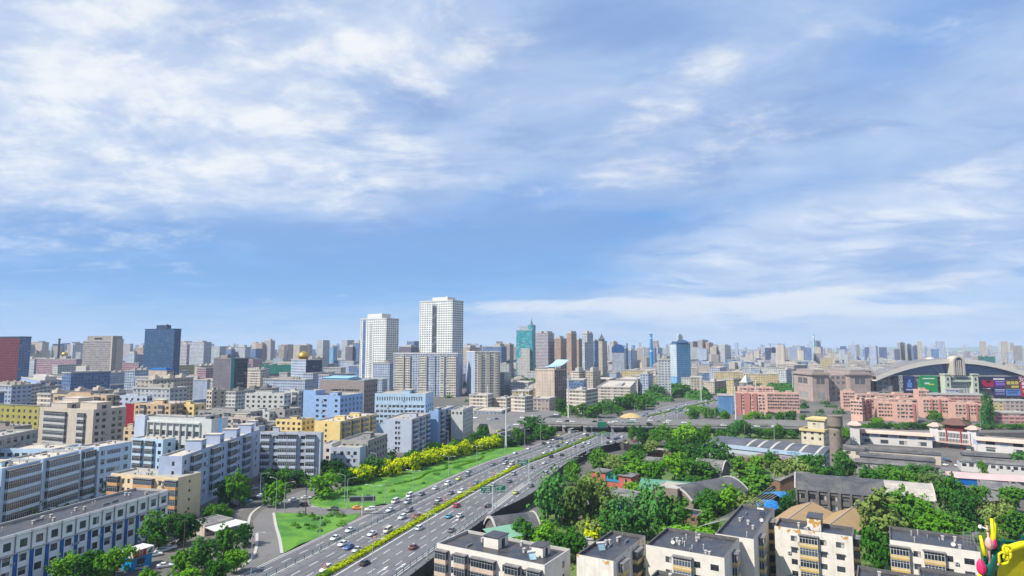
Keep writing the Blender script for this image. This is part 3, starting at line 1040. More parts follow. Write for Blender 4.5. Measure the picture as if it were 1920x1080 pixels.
def box_uv(mb, fr, bay, fl, m=0, x0=0.0, x1=None, y0=0.0, y1=None, z0=0.0, z1=None, mt=1, mside=None):
 """box whose walls count bays and storeys in their UVs"""
 x1 = fr['wr'] if x1 is None else x1
 y1 = fr['wl'] if y1 is None else y1
 z1 = fr['h'] if z1 is None else z1
 c = [(x0, y0), (x1, y0), (x1, y1), (x0, y1)]
 nf = max(1, round((z1 - z0) / fl))
 for k in range(4):
  a, b = c[k], c[(k + 1) % 4]
  W = math.hypot(b[0] - a[0], b[1] - a[1])
  nb = max(1, round(W / bay))
  mm = m if mside is None or mside.get('RELB'[{0: 0, 1: 1, 2: 3, 3: 2}[k]]) is None else mside['RELB'[{0: 0, 1: 1, 2: 3, 3: 2}[k]]]
  mb.poly([(a[0], a[1], z0), (b[0], b[1], z0), (b[0], b[1], z1), (a[0], a[1], z1)], mm, [(0, 0), (nb, 0), (nb, nf), (0, nf)])
 mb.poly([(p[0], p[1], z1) for p in c], mt)
def tower(name, label, fr, mat, bay=3.4, fl=3.1, roof=None, mats=(), side=None, top=(), plinth=None, stacks=(), cap=None, cat='building', group=None, reg=None, parts=True, crown=None):
 """far building: walls with their storeys in the material, a roof edge, boxes on the roof, projecting stacks
 side: {'L': index into mats} other wall material for a face; stacks: (face, from, to, depth, index, zshare0, zshare1)"""
 allm = [mat, roof or RF_GREY, cap or M_LCONC] + list(mats)
 h, wr, wl = fr['h'], fr['wr'], fr['wl']
 mb = MB()
 box_uv(mb, fr, bay, fl, 0, mside=side)
 e = 0.35
 q = MB() if parts else mb
 mo = 0 if parts else 1
 # roof edge
 t, up = 0.4, 0.9
 for a, b, c, d in ((-e, wr + e, -e, t), (-e, wr + e, wl - t, wl + e), (-e, t, t, wl - t), (wr - t, wr + e, t, wl - t)):
  mb.box(a, b, c, d, h - 0.3, h + up, 2)
 for x0, x1, y0, y1, hh in top:
  q.box(x0 * wr, x1 * wr, y0 * wl, y1 * wl, h + 0.003, h + hh, mo, bottom=False)
  q.box(x0 * wr + 1.0, x0 * wr + min(3.2, (x1 - x0) * wr - 0.5), y0 * wl + 0.6, y0 * wl + min(3.0, (y1 - y0) * wl - 0.4), h + hh, h + hh + 1.3, mo, bottom=False)
 if plinth:
  mb.box(-1.5, wr + 1.5, -1.5, wl + 1.5, 0, plinth, 2)
 loc, rz = fr['C'], fr['yaw']
 if parts:
  root = empty(name, loc, rz)
  mb.build('wall', allm, root)
  if top:
   q.build('roof_house', [cap or M_LCONC], root)
  for f, a, b, dep, mi, s0, s1 in stacks:
   o, d, W = face_geo(f, wr, wl)
   n = Vector((d.y, -d.x, 0))
   s = MB()
   A, B = o + d * (a * W), o + d * (b * W)
   z0, z1 = h * s0, h * s1
   nb, nf = max(1, round((b - a) * W / bay)), max(1, round((z1 - z0) / fl))
   Z = lambda p, z: (p.x, p.y, z)
   s.poly([Z(A + n * dep, z0), Z(B + n * dep, z0), Z(B + n * dep, z1), Z(A + n * dep, z1)], 0, [(0, 0), (nb, 0), (nb, nf), (0, nf)])
   s.poly([Z(B + n * dep, z0), Z(B, z0), Z(B, z1), Z(B + n * dep, z1)], 1)
   s.poly([Z(A, z0), Z(A + n * dep, z0), Z(A + n * dep, z1), Z(A, z1)], 1)
   s.poly([Z(A, z1), Z(A + n * dep, z1), Z(B + n * dep, z1), Z(B, z1)], 1)
   s.build('bay_stack', [allm[mi], cap or M_LCONC], root)
  if crown:
   crown(root, fr)
 else:
  root = mb.build(name, allm, None, loc, rz)
 if reg:
  tag_many(root, *reg, cat, group)
 else:
  tag(root, label, cat, group)
 return root
# ---------------------------------------------------------------- apartment houses below the lens (south-east of the expressway)
W_CREAM = plain('cream_render', (0.76, 0.71, 0.63), 0.85, 0.10, 0.35, dirt=(0.44, 0.39, 0.33))
W_PEEL = None
def peeling():
 """cream render that has come off in ochre flakes"""
 m, k, b = new_mat('peeling_cream_render')
 tc = k.new('ShaderNodeTexCoord').outputs['Object']
 sp = k.new('ShaderNodeSeparateXYZ')
 k.put(sp.inputs[0], tc)
 n = k.noise(tc, 0.35, 5.0, 0.6)
 pn = k.noise(k.vmap(tc, sca=(1, 1, 0.8)), 0.55, 5.0, 0.6, 0.4)
 c = k.mix(k.step(n, 0.35, 0.7), (0.62, 0.58, 0.52), (0.53, 0.49, 0.43))
 strk = k.noise(k.vmap(tc, sca=(2.0, 2.0, 0.06)), 0.7, 4.0, 0.6)
 c = k.mix(k.step(strk, 0.5, 0.75, 0.0, 0.4), c, (0.36, 0.32, 0.27))
 upper = k.step(sp.outputs[2], 14.8, 17.6)
 fl = k.step(k.m('MULTIPLY_ADD', upper, 0.22, pn), 0.765, 0.775)
 c = k.mix(fl, c, (0.42, 0.24, 0.05))
 k.put(b.inputs['Base Color'], c)
 b.inputs['Roughness'].default_value = 0.85
 return m
W_PEEL = peeling()
P_YEL = plain('yellow_parapet', (0.62, 0.42, 0.12), 0.8, 0.15, 0.6, dirt=(0.40, 0.27, 0.10))
P_CRM = plain('cream_parapet_band', (0.66, 0.56, 0.36), 0.8, 0.1, 0.6)
P_PEA = plain('peach_parapet', (0.60, 0.47, 0.36), 0.8, 0.12, 0.6, dirt=(0.42, 0.33, 0.26))
F_GRY = plain('frame_grey', (0.34, 0.36, 0.38), 0.5, 0.1)
C_DKCOP = plain('dark_coping', (0.13, 0.125, 0.125), 0.8, 0.25, 1.2)
SE = 'cream apartment blocks below the camera'
def with_corner(P, wl, wr, yaw, zt, z0, which='BL'):
 """frame from the far left roof corner P"""
 a = R(yaw)
 dl, dr = Vector((-math.sin(a), math.cos(a), 0)), Vector((math.cos(a), math.sin(a), 0))
 C = P - dl * wl - (dr * wr if which == 'BL' else Vector((0, 0, 0)))
 return dict(C=Vector((C.x, C.y, z0)), zt=zt, wl=wl, wr=wr, yaw=a, h=zt - z0, z0=z0)
def solar(name_label, p, rz):
 """solar water heater: tilted tube panel, tank, frame"""
 t = empty('solar_water_heater', p, rz)
 tag(t, name_label, 'solar heater', 'solar water heaters')
 mb = MB()
 mb.poly([(-0.8, -0.7, 0.25), (0.8, -0.7, 0.25), (0.8, 0.55, 1.45), (-0.8, 0.55, 1.45)])
 mb.poly([(-0.8, -0.7, 0.2), (-0.8, 0.55, 1.4), (0.8, 0.55, 1.4), (0.8, -0.7, 0.2)])
 mb.build('collector_panel', glass_mat('collector_glass', (0.16, 0.25, 0.30), 0.2), t)
 mb = MB()
 mb.tube([(-0.95, 0.6, 1.6), (0.95, 0.6, 1.6)], 0.27, 10)
 mb.build('tank', M_WHITE, t)
 mb = MB()
 for x in (-0.7, 0.7):
  mb.tube([(x, -0.7, 0), (x, -0.7, 0.25), (x, 0.55, 1.4)], 0.04, 5)
  mb.tube([(x, 0.6, 0), (x, 0.6, 1.4)], 0.04, 5)
 mb.box(-0.7, 0.7, 0.52, 0.6, 0.9, 0.98)
 mb.build('stand', M_GREY, t)
# block nearest the expressway
fr = frame(819, 1021, 1069, 1060, zt=14, yaw=59, z0=YZ)
h = House('apartment_block', 'cream block with five peach balcony stacks and wet dark roof beside the expressway', fr, W_CREAM, RF_DARK, group=SE)
z1 = fr['h'] - 1.2 - 3.0
for at, w, n in ((0.065, 3.4, 4), (0.255, 3.2, 4), (0.47, 6.4, 8), (0.735, 3.6, 4), (0.925, 3.2, 4)):
 h.col('L', at, w, 0, 0, 3.0, 5, z1, 'b', F_GRY, P_PEA, None, 1.3, n)
for at in (0.17, 0.655, 0.825, 0.33):
 h.col('L', at, 1.3, 1.5, 0.9, 3.0, 5, z1, 'w', F_GRY, ac=0.3)
h.col('R', 0.72, 1.1, 1.6, 0.9, 3.0, 5, z1, 'w', M_FRAMED)
h.finish([(0.42, 0.78, 0.52, 0.66, 2.6), (0.45, 0.75, 0.12, 0.22, 2.3)], 5)
FR_A1 = fr
# the L of two cream wings
fr = frame(1081, 1150, 1210, 1052, zt=14, yaw=59, z0=YZ)
h = House('apartment_block', 'cream wing whose blank gable peels in ochre flakes, solar heater on its roof', fr, W_PEEL, RF_DARK, C_DKCOP, group=SE)
for at, w, n in ((0.22, 4.2, 5), (0.66, 4.2, 5)):
 h.col('R', at, w, 0, 0, 3.0, 5, z1, 'b', M_FRAME if at < 0.5 else M_FRAMED, P_YEL, P_CRM, 1.3, n)
h.col('R', 0.92, 1.1, 1.5, 0.9, 3.0, 5, z1, 'w', M_FRAMED)
h.finish([], 5)
FR_A2 = fr
fr = frame(1211, 1358, 1386, 1046, zt=14, yaw=59, z0=YZ)
h = House('apartment_block', 'cream wing with one yellow glazed balcony between small dark windows, joined to peeling wing', fr, W_CREAM, RF_DARK, C_DKCOP, group=SE)
h.col('L', 0.49, 4.3, 0, 0, 3.0, 5, z1, 'b', M_FRAME, P_YEL, P_CRM, 1.3, 6)
for at, w in ((0.30, 1.5), (0.665, 1.5), (0.88, 1.9)):
 h.col('L', at, w, 1.4, 0.9, 3.0, 5, z1, 'w', M_FRAMED, ac=0.15)
h.col('R', 0.55, 3.2, 0, 0, 3.0, 5, z1, 'b', M_FRAME, P_YEL, P_CRM, 1.3, 4)
h.finish([], 9)
FR_A3 = fr
# the taller stepped pair
fr = frame(1341, 1413, 1452, 1011, zt=14, yaw=59, z0=YZ)
h = House('apartment_block', 'cream wing with blank front gable and two yellow balcony stacks round its corner', fr, W_CREAM, RF_DARK, C_DKCOP, group=SE)
for at, w, n, mf in ((0.24, 3.6, 4, M_FRAME), (0.72, 3.8, 5, M_FRAMED)):
 h.col('R', at, w, 0, 0, 3.0, 5, z1, 'b', mf, P_YEL, P_CRM, 1.3, n)
h.finish([], 4)
FR_A4 = fr
fr = frame(1452, 1598, 1614, 1006, zt=14, yaw=59, z0=YZ, wr=9.5)
h = House('apartment_block', 'cream block with central yellow balcony stack and concrete stair head on its roof', fr, W_PEEL, RF_DARK, C_DKCOP, group=SE)
h.col('L', 0.45, 4.4, 0, 0, 3.0, 5, z1, 'b', M_FRAME, P_YEL, P_CRM, 1.2, 6)
for at, w, a in ((0.255, 1.5, 0.9), (0.635, 1.5, 0.1), (0.845, 1.9, 0.0)):
 h.col('L', at, w, 1.4, 0.9, 3.0, 5, z1, 'w', M_FRAMED, ac=a)
h.col('R', 0.5, 3.6, 0, 0, 3.0, 5, z1, 'b', M_FRAMED, P_YEL, P_CRM, 1.4, 4)
h.finish([(0.35, 0.98, 0.40, 0.58, 3.2)], 3)
FR_A5 = fr
fr = frame(1668, 1838, 1870, 1035, zt=14, yaw=59, z0=YZ)
h = House('apartment_block', 'cream block with two yellow balcony stacks behind the yellow flower ornament', fr, W_CREAM, RF_DARK, C_DKCOP, group=SE)
for at, w in ((0.11, 4.0), (0.50, 4.3)):
 h.col('L', at, w, 0, 0, 3.0, 5, z1, 'b', M_FRAME, P_YEL, P_CRM, 1.2, 6)
for at, w in ((0.31, 1.5), (0.665, 1.6), (0.88, 2.0)):
 h.col('L', at, w, 1.4, 0.9, 3.0, 5, z1, 'w', M_FRAMED)
h.finish([], 5)
FR_A6 = fr
for k, (px_, wl_, wr_, lab) in enumerate((((1608, 1060), 14.5, 11, 'dark flat roof with parapet in front of the block with the stair head'),
          ((1721, 1062), 22, 11, 'dark flat roof with pale parapet close below the flower ornament'),
          ((1232, 1068), 16, 11, 'dark flat roof just below the wing with one glazed balcony'))):
 fr = with_corner(G(px_[0], px_[1], 14), wl_, wr_, 59, 14, YZ)
 h = House('apartment_block', lab, fr, W_CREAM, RF_DARK, C_DKCOP, group=SE)
 h.rowcols('L', 3, 1.6, 1.4, 0.9, 3.0, 5, z1, mf=M_FRAMED)
 h.finish([], 4)
def on_roof(fr, fx, fy):
 a = fr['yaw']
 dl, dr = Vector((-math.sin(a), math.cos(a), 0)), Vector((math.cos(a), math.sin(a), 0))
 p = fr['C'] + dl * (fy * fr['wl']) + dr * (fx * fr['wr'])
 return Vector((p.x, p.y, fr['zt'] - 0.7))
solar('blue solar heater beside the brick stair head of the block by the expressway', on_roof(FR_A1, 0.28, 0.17), 0.3)
solar('tilted solar heater on the roof of the cream wing with peeling gable', on_roof(FR_A2, 0.34, 0.66), 0.2)
solar('white solar heater on the roof of the wing with blank gable', on_roof(FR_A4, 0.82, 0.28), 2.4)
def dish(label, p, rz):
 t = empty('satellite_dish', p, rz)
 tag(t, label, 'satellite dish', 'satellite dishes')
 mb = MB()
 n = 12
 for j in range(3):
  for i in range(n):
   pt = []
   for jj, ii in ((j, i), (j, i + 1), (j + 1, i + 1), (j + 1, i)):
    r_ = 0.5 * jj / 3
    a = 2 * PI * ii / n
    pt.append((r_ * math.cos(a), -0.5 * r_ * r_ - 0.1 + 0.2 * r_ * math.sin(a), 0.85 + r_ * math.sin(a)))
   mb.poly(pt)
 mb.build('bowl', M_WHITE, t)
 mb = MB()
 mb.tube([(0, 0, 0), (0, 0, 0.8)], 0.04, 6)
 mb.tube([(0, -0.1, 0.85), (0, -0.55, 0.9)], 0.02, 5)
 mb.build('mast', M_GREY, t)
dish('small white satellite dish on the roof of the wing with blank gable', on_roof(FR_A4, 0.55, 0.12), -0.6)
dish('white satellite dish on the roof behind the yellow flower ornament', on_roof(FR_A6, 0.25, 0.27), -0.6)
dish('white satellite dish on the roof of the wing with one glazed balcony', on_roof(FR_A3, 0.3, 0.72), -0.6)
def lattice():
 t = empty('antenna_frame', on_roof(FR_A6, 0.5, 0.06), R(59 - 90))
 tag(t, 'grey metal grid frame standing on the roof edge beside the flower ornament', 'antenna frame')
 mb = MB()
 for i in range(5):
  mb.tube([(i * 0.7 - 1.4, 0, 0), (i * 0.7 - 1.4, 0, 3.4)], 0.05, 5)
 mb.build('upright', M_GREY, t)
 mb = MB()
 for z in (0.9, 1.7, 2.5, 3.2):
  mb.tube([(-1.7, 0, z), (1.7, 0, z)], 0.04, 5)
 mb.build('crossbar', M_GREY, t)
lattice()
# ---------------------------------------------------------------- west side: apartment houses along the service street
W_ICE = plain('ice_blue_render', (0.50, 0.66, 0.80), 0.8, 0.10, 0.3, dirt=(0.34, 0.44, 0.52))
W_VIO = plain('lavender_render', (0.50, 0.58, 0.74), 0.8, 0.10, 0.3, dirt=(0.36, 0.41, 0.54))
W_LAV = plain('grey_blue_render', (0.50, 0.55, 0.64), 0.8, 0.10, 0.3, dirt=(0.36, 0.40, 0.47))
W_TAN = plain('tan_render', (0.80, 0.63, 0.40), 0.85, 0.08, 0.3, dirt=(0.55, 0.41, 0.22))
W_CRW = plain('white_tile', (0.60, 0.61, 0.58), 0.7, 0.08, 0.4, dirt=(0.44, 0.46, 0.45))
W_PNK = plain('grey_pink_render', (0.46, 0.41, 0.41), 0.85, 0.10, 0.3, dirt=(0.34, 0.30, 0.30))
W_YEL = plain('yellow_render', (0.84, 0.64, 0.27), 0.85, 0.10, 0.3, dirt=(0.5, 0.36, 0.13))
W_BLU = plain('sky_blue_render', (0.30, 0.46, 0.74), 0.8, 0.10, 0.3, dirt=(0.22, 0.33, 0.54))
W_PBL = plain('pale_blue_render', (0.52, 0.58, 0.70), 0.8, 0.08, 0.3, dirt=(0.42, 0.49, 0.62))
W_GRY = plain('grey_render', (0.38, 0.37, 0.35), 0.85, 0.12, 0.3, dirt=(0.26, 0.25, 0.24))
W_BGE = plain('beige_render', (0.56, 0.49, 0.41), 0.85, 0.10, 0.3, dirt=(0.42, 0.36, 0.30))
W_BRN = plain('brown_grey_stone', (0.33, 0.28, 0.26), 0.8, 0.12, 0.4)
W_SAL = plain('salmon_render', (0.68, 0.42, 0.34), 0.85, 0.10, 0.3, dirt=(0.52, 0.32, 0.24))
W_ORG = plain('orange_tan_render', (0.66, 0.48, 0.31), 0.85, 0.10, 0.3, dirt=(0.45, 0.28, 0.16))
P_ICE = plain('ice_parapet', (0.52, 0.66, 0.76), 0.8, 0.1, 0.6)
P_VIO = plain('lavender_parapet', (0.55, 0.62, 0.76), 0.8, 0.1, 0.6)
P_ORA = plain('orange_parapet', (0.62, 0.33, 0.13), 0.8, 0.1, 0.6)
P_GRY = plain('grey_parapet', (0.50, 0.50, 0.49), 0.8, 0.1, 0.6)
P_SAL = plain('salmon_parapet', (0.64, 0.42, 0.32), 0.8, 0.1, 0.6)
# long ice-blue block with continuous balconies
a = R(88)
P0 = G(0, 880, 22)
dr = Vector((math.cos(a), math.sin(a), 0))
PE = G(185, 838, 22)
segs = [(-34, -1), (1.5, 17.5), (19.5, 37), (39, (PE - P0).length)]
for i, (s0, s1) in enumerate(segs):
 c = P0 + dr * s0 + Vector((math.sin(a), -math.cos(a), 0)) * (0.0 - 0.6 * i)
 fr = dict(C=Vector((c.x, c.y, 0)), zt=22.0, wl=13.0, wr=s1 - s0, yaw=a, h=22.0, z0=0)
 h = House('apartment_block', ['ice blue balcony block cut by the picture edge', 'second ice blue balcony block from the picture edge',
        'third ice blue balcony block from the picture edge', 'last ice blue balcony block before the plain end block'][i],
   fr, W_ICE, RF_CREAM, group='ice blue blocks behind the pilaster building')
 W = s1 - s0
 zz = 22 - 1.0 - 3.6
 h.col('R', 0.52, W * 0.86, 0, 0, 3.6, 6, zz, 'b', M_FRAME, P_ICE, None, 1.4, int(W / 0.95))
 h.finish([(0.35, 0.6, 0.4, 0.7, 1.8)] if i == 1 else [], 4)
fr = frame(150, 186, 248, 838, zt=22, yaw=76, wl=11)
h = House('apartment_block', 'plain ice blue end block with small square windows and a glazed column', fr, W_ICE, RF_CREAM, group='ice blue blocks behind the pilaster building')
for at, w in ((0.12, 1.7), (0.82, 1.9)):
 h.col('R', at, w, 1.8, 0.9, 3.6, 6, 17.4, mf=M_FRAMED)
h.col('R', 0.45, 6.4, 1.7, 0.9, 3.6, 6, 17.4, mf=M_FRAME, n=6)
h.finish([], 3)
fr = frame(246, 306, 330, 824, zt=20, yaw=72)
h = House('apartment_block', 'ice blue block with paired balconies behind the plain end block', fr, W_ICE, RF_CREAM, group='ice blue blocks behind the pilaster building')
for at, w in ((0.25, 5.0), (0.62, 4.6)):
 h.col('L', at, w, 0, 0, 3.4, 5, 15.6, 'b', M_FRAME, P_ICE, None, 1.2, 6)
h.col('L', 0.9, 1.8, 1.7, 0.9, 3.4, 5, 15.6, mf=M_FRAMED)
h.col('R', 0.5, 1.8, 1.7, 0.9, 3.4, 5, 15.6, mf=M_FRAMED)
h.finish([], 3)
fr = frame(318, 352, 366, 818, zt=20, yaw=72)
h = House('apartment_block', 'ice blue block with one balcony column beside the lavender block', fr, W_ICE, RF_CREAM, group='ice blue blocks behind the pilaster building')
h.col('L', 0.3, 5.0, 0, 0, 3.4, 5, 15.6, 'b', M_FRAME, P_ICE, None, 1.2, 6)
h.col('L', 0.8, 1.8, 1.7, 0.9, 3.4, 5, 15.6, mf=M_FRAMED)
h.finish([], 2)
fr = frame(-30, 96, 132, 842, zt=20, yaw=84, wl=None, wr=14)
h = House('apartment_block', 'low ice blue row with cream roof behind the long balcony blocks', fr, W_ICE, RF_CREAM, group='ice blue blocks behind the pilaster building')
h.rowcols('L', 9, 2.2, 1.6, 0.9, 3.4, 3, 15.6, mf=M_FRAMED)
h.finish([], 5)
# lavender L
P0, PE = G(342, 855, 22), G(487, 805, 22)
u = (PE - P0).normalized()
yaw = math.degrees(math.atan2(u.y, u.x))
L = (PE - P0).length
fr = frame(298, 342, 487, 855, zt=22, yaw=yaw)
h = House('apartment_block', 'long lavender block with stair towers rising along its roof', fr, W_VIO, RF_CREAM, group='lavender apartment blocks')
zz = 22 - 1.0 - 3.5
for at in (0.12, 0.34, 0.56, 0.77):
 h.col('R', at, 5.6, 0, 0, 3.5, 6, zz, 'b', M_FRAME, P_VIO, None, 1.5, 6)
for at in (0.035, 0.205, 0.245, 0.43, 0.465, 0.65, 0.685, 0.86, 0.95):
 h.col('R', at, 1.6, 1.6, 0.9, 3.5, 6, zz, mf=M_FRAMED)
h.col('L', 0.62, 1.0, 1.6, 0.9, 3.5, 6, zz, mf=M_FRAMED)
h.finish([(0.0, 0.42, a_ , a_ + 0.1, 4.0) if 0 else (a_, a_ + 0.055, 0.02, 0.75, 4.2) for a_ in (0.20, 0.42, 0.64, 0.86)], 9)
fr = frame(488, 602, 607, 811, zt=22, yaw=86)
h = House('apartment_block', 'lavender block facing the lens with five balcony columns and pale gable', fr, W_LAV, RF_CREAM, group='lavender apartment blocks')
for at in (0.10, 0.39, 0.54, 0.84):
 h.col('L', at, 4.3, 0, 0, 3.1, 7, 22 - 4.1, 'b', M_FRAME, P_VIO, None, 1.2, 5)
for at in (0.24, 0.28, 0.69, 0.72):
 h.col('L', at, 1.3, 1.5, 0.9, 3.1, 7, 22 - 4.1, mf=M_FRAMED)
h.finish([(0.1, 0.5, 0.70, 0.80, 3.0)], 4)
fr = frame(455, 486, 497, 800, zt=23, yaw=86)
h = House('apartment_block', 'shaded lavender corner block where the two lavender wings meet', fr, W_LAV, RF_CREAM, group='lavender apartment blocks')
h.rowcols('L', 3, 2.0, 1.5, 0.9, 3.1, 7, 18.6, mf=M_FRAMED)
h.finish([(0.2, 0.7, 0.3, 0.8, 3.2)], 2)
# tan block with balconies
fr = frame(208, 334, 378, 896, zt=16, yaw=74)
h = House('apartment_block', 'tan block with orange balcony bands and blank sunlit gable', fr, W_TAN, RF_LIGHT)
zz = 16 - 0.9 - 3.2
for at, w, n in ((0.07, 4.6, 5), (0.52, 8.4, 9), (0.93, 4.8, 5)):
 h.col('L', at, w, 0, 0, 3.2, 5, zz, 'b', F_GRY, P_ORA, None, 1.3, n)
for at in (0.2, 0.28, 0.74, 0.8):
 h.col('L', at, 1.3, 1.6, 0.9, 3.2, 5, zz, mf=M_FRAMED)
h.col('R', 0.5, 0.8, 1.0, 1.3, 3.2, 5, zz, mf=M_FRAMED, n=1)
h.col('E', 0.2, 2.6, 0, 0, 3.2, 5, zz, 'b', F_GRY, P_ORA, None, 1.3, 3)
h.finish([], 5)
# white building with blue pilasters
P0, PE = G(20, 1003, 14), G(316, 918, 14)
u = (PE - P0).normalized()
yaw = math.degrees(math.atan2(u.y, u.x))
fr = dict(C=Vector((P0.x - u.x * 3, P0.y - u.y * 3, 0)), zt=14.0, wl=13.5, wr=(PE - P0).length + 3, yaw=R(yaw), h=14.0, z0=0)
h = House('office_building', 'long white building with blue pilasters and dark flat roof', fr, plain('bright_white_tile', (1.0, 1.0, 0.98), 0.7, 0.05, 0.4), RF_DARK)
n = 13
for i in range(n):
 at = (i + 0.55) / n
 for z, hh in ((10.0, 2.1), (6.4, 1.9), (2.9, 1.9)):
  h.col('R', at, 2.0, hh, 0, 3.4, 1, z, mf=M_FRAMED, ac=0.25 if z < 8 else 0)
mb = MB()
W = fr['wr']
for i in range(n + 1):
 x = i / n * W
 mb.box(x - 0.05, x + 0.05, -0.36, -0.004, 9.1, 14.02, 0)
mb.box(0, W, -0.5, -0.002, 8.85, 9.1, 1)
for z in (13.4,):
 mb.box(0, W, -0.5, -0.003, z, 13.5, 1)
mb.build('panel_joint', [M_CONC, M_LCONC], h.root)
BLUEP = plain('blue_pilaster_paint', (0.02, 0.13, 0.42), 0.6, 0.15, 0.5)
for i in range(n):
 x = (i + 0.07) / n * W
 mb = MB()
 mb.box(x - 0.42, x + 0.42, -0.4, -0.002, 0, 8.85, 0)
 mb.build('pilaster', BLUEP, h.root)
h.finish([], 9)
# grey-pink neighbour with a round corner pier
fr = frame(-60, -60, 50, 1048, zt=10.5, yaw=76, wl=12)
P0, PE = G(0, 1026, 11), G(47, 1008, 11)
u = (PE - P0).normalized()
yaw = math.degrees(math.atan2(u.y, u.x))
c = P0 - u * 14
fr = dict(C=Vector((c.x, c.y, 0)), zt=11.0, wl=10.0, wr=(PE - P0).length + 14, yaw=R(yaw), h=11.0, z0=0)
h = House('office_building', 'grey pink building with round corner pier at the picture edge', fr, W_PNK, RF_GREY)
for at, w in ((0.2, 3.4), (0.5, 3.4), (0.86, 2.0)):
 h.col('R', at, w, 1.6, 0.9, 3.3, 3, 7.0, mf=M_FRAME)
h.finish([(0.1, 0.6, 0.3, 0.9, 2.6)], 2)
mb = MB()
mb.lathe([(1.5, 0), (1.5, 11.6), (1.75, 11.6), (1.75, 11.9), (1.3, 11.9)], 16, 0, (fr['wr'] + 0.6, 0.8))
mb.build('corner_pier', M_CONC, h.root, smooth=False)
# grey house by the yellow shrubs
fr = frame(620, 675, 701, 839, zt=14, yaw=84)
h = House('apartment_block', 'grey four window house with flat roof behind the yellow shrubs', fr, W_LAV, RF_LIGHT)
h.rowcols('L', 4, 1.7, 1.7, 0.9, 3.5, 4, 9.4, a=0.05, b=0.95, mf=M_FRAMED, ac=0.5)
h.finish([], 3)
fr = frame(604, 622, 640, 832, zt=15, yaw=84, wl=None, wr=12)
h = House('apartment_block', 'cream stub of a house with two windows beside the grey house', fr, W_CREAM, RF_LIGHT)
h.col('L', 0.6, 1.6, 1.7, 0.9, 3.5, 3, 10, mf=M_FRAMED)
h.finish([], 2)
fr = frame(640, 690, 704, 826, zt=16, yaw=80, wr=26)
h = House('apartment_block', 'low dark house with cluttered roof between grey house and yellow block', fr, W_GRY, RF_GREY)
h.rowcols('R', 7, 1.7, 1.6, 0.9, 3.4, 3, 11.6, mf=M_FRAMED)
h.rowcols('L', 4, 1.7, 1.6, 0.9, 3.4, 3, 11.6, mf=M_FRAMED)
h.finish([(0.5, 0.7, 0.3, 0.6, 2.4)], 8)
# pale blue trio facing the roundabout
fr = frame(720, 772, 807, 786, zt=19.6, yaw=80)
h = House('apartment_block', 'pale blue block with blank gable and balconies, nearest the yellow shrubs', fr, W_PBL, RF_LIGHT, group='pale blue blocks by the roundabout')
for at in (0.15, 0.5, 0.85):
 h.col('R', at, 5.6, 0, 0, 3.0, 6, 15.6, 'b', M_FRAME, P_VIO, None, 1.1, 6)
for at in (0.32, 0.68):
 h.col('R', at, 1.6, 1.5, 0.9, 3.0, 6, 15.6, mf=M_FRAMED)
for at in (0.45, 0.56):
 h.col('L', at, 1.4, 1.6, 0.9, 3.0, 6, 15.6, mf=M_FRAMED)
h.finish([(0.5, 0.62, 0.2, 0.6, 2.2)], 7)
fr = frame(804, 822, 852, 771, zt=20.5, yaw=80)
h = House('apartment_block', 'slate blue block with shaded balcony front, middle one by the roundabout', fr, W_BLU, RF_LIGHT, group='pale blue blocks by the roundabout')
for at in (0.2, 0.55, 0.88):
 h.col('R', at, 5.6, 0, 0, 3.0, 6, 16.5, 'b', F_GRY, P_GRY, None, 1.1, 6)
h.finish([(0.1, 0.3, 0.2, 0.6, 2.2)], 5)
fr = frame(846, 868, 887, 768, zt=20.0, yaw=80)
h = House('apartment_block', 'white block with arched top windows, farthest of the roundabout blocks', fr, W_CRW, RF_LIGHT, group='pale blue blocks by the roundabout')
h.rowcols('R', 5, 1.7, 1.6, 0.9, 3.0, 6, 15.8, mf=M_FRAMED)
h.rowcols('L', 3, 1.5, 1.6, 0.9, 3.0, 1, 15.8, mf=M_FRAMED)
h.finish([], 4)
# yellow blocks
fr = frame(590, 638, 706, 790, zt=20, yaw=74)
h = House('apartment_block', 'yellow block with tall balcony front and stepped roof line', fr, W_YEL, RF_CREAM, group='yellow apartment blocks')
for at in (0.12, 0.36, 0.62, 0.88):
 h.col('R', at, 5.4, 0, 0, 3.1, 6, 15.9, 'b', M_FRAME, P_YEL, None, 1.2, 6)
for at in (0.24, 0.49, 0.75):
 h.col('R', at, 1.6, 1.5, 0.9, 3.1, 6, 15.9, mf=M_FRAMED)
h.col('L', 0.45, 1.3, 1.5, 0.9, 3.1, 6, 15.9, mf=M_FRAMED)
h.finish([(0.3, 0.36, 0.3, 0.7, 2.2), (0.7, 0.76, 0.3, 0.7, 2.2)], 8)
fr = frame(517, 566, 590, 787, zt=20, yaw=74)
h = House('apartment_block', 'small yellow block with dark cluttered roof beside the taller yellow block', fr, W_YEL, RF_GREY, group='yellow apartment blocks')
h.rowcols('L', 5, 1.8, 1.6, 0.9, 3.1, 5, 15.9, mf=M_FRAMED)
h.rowcols('R', 3, 1.8, 1.6, 0.9, 3.1, 5, 15.9, mf=M_FRAMED)
h.finish([(0.2, 0.5, 0.3, 0.5, 2.2)], 6)
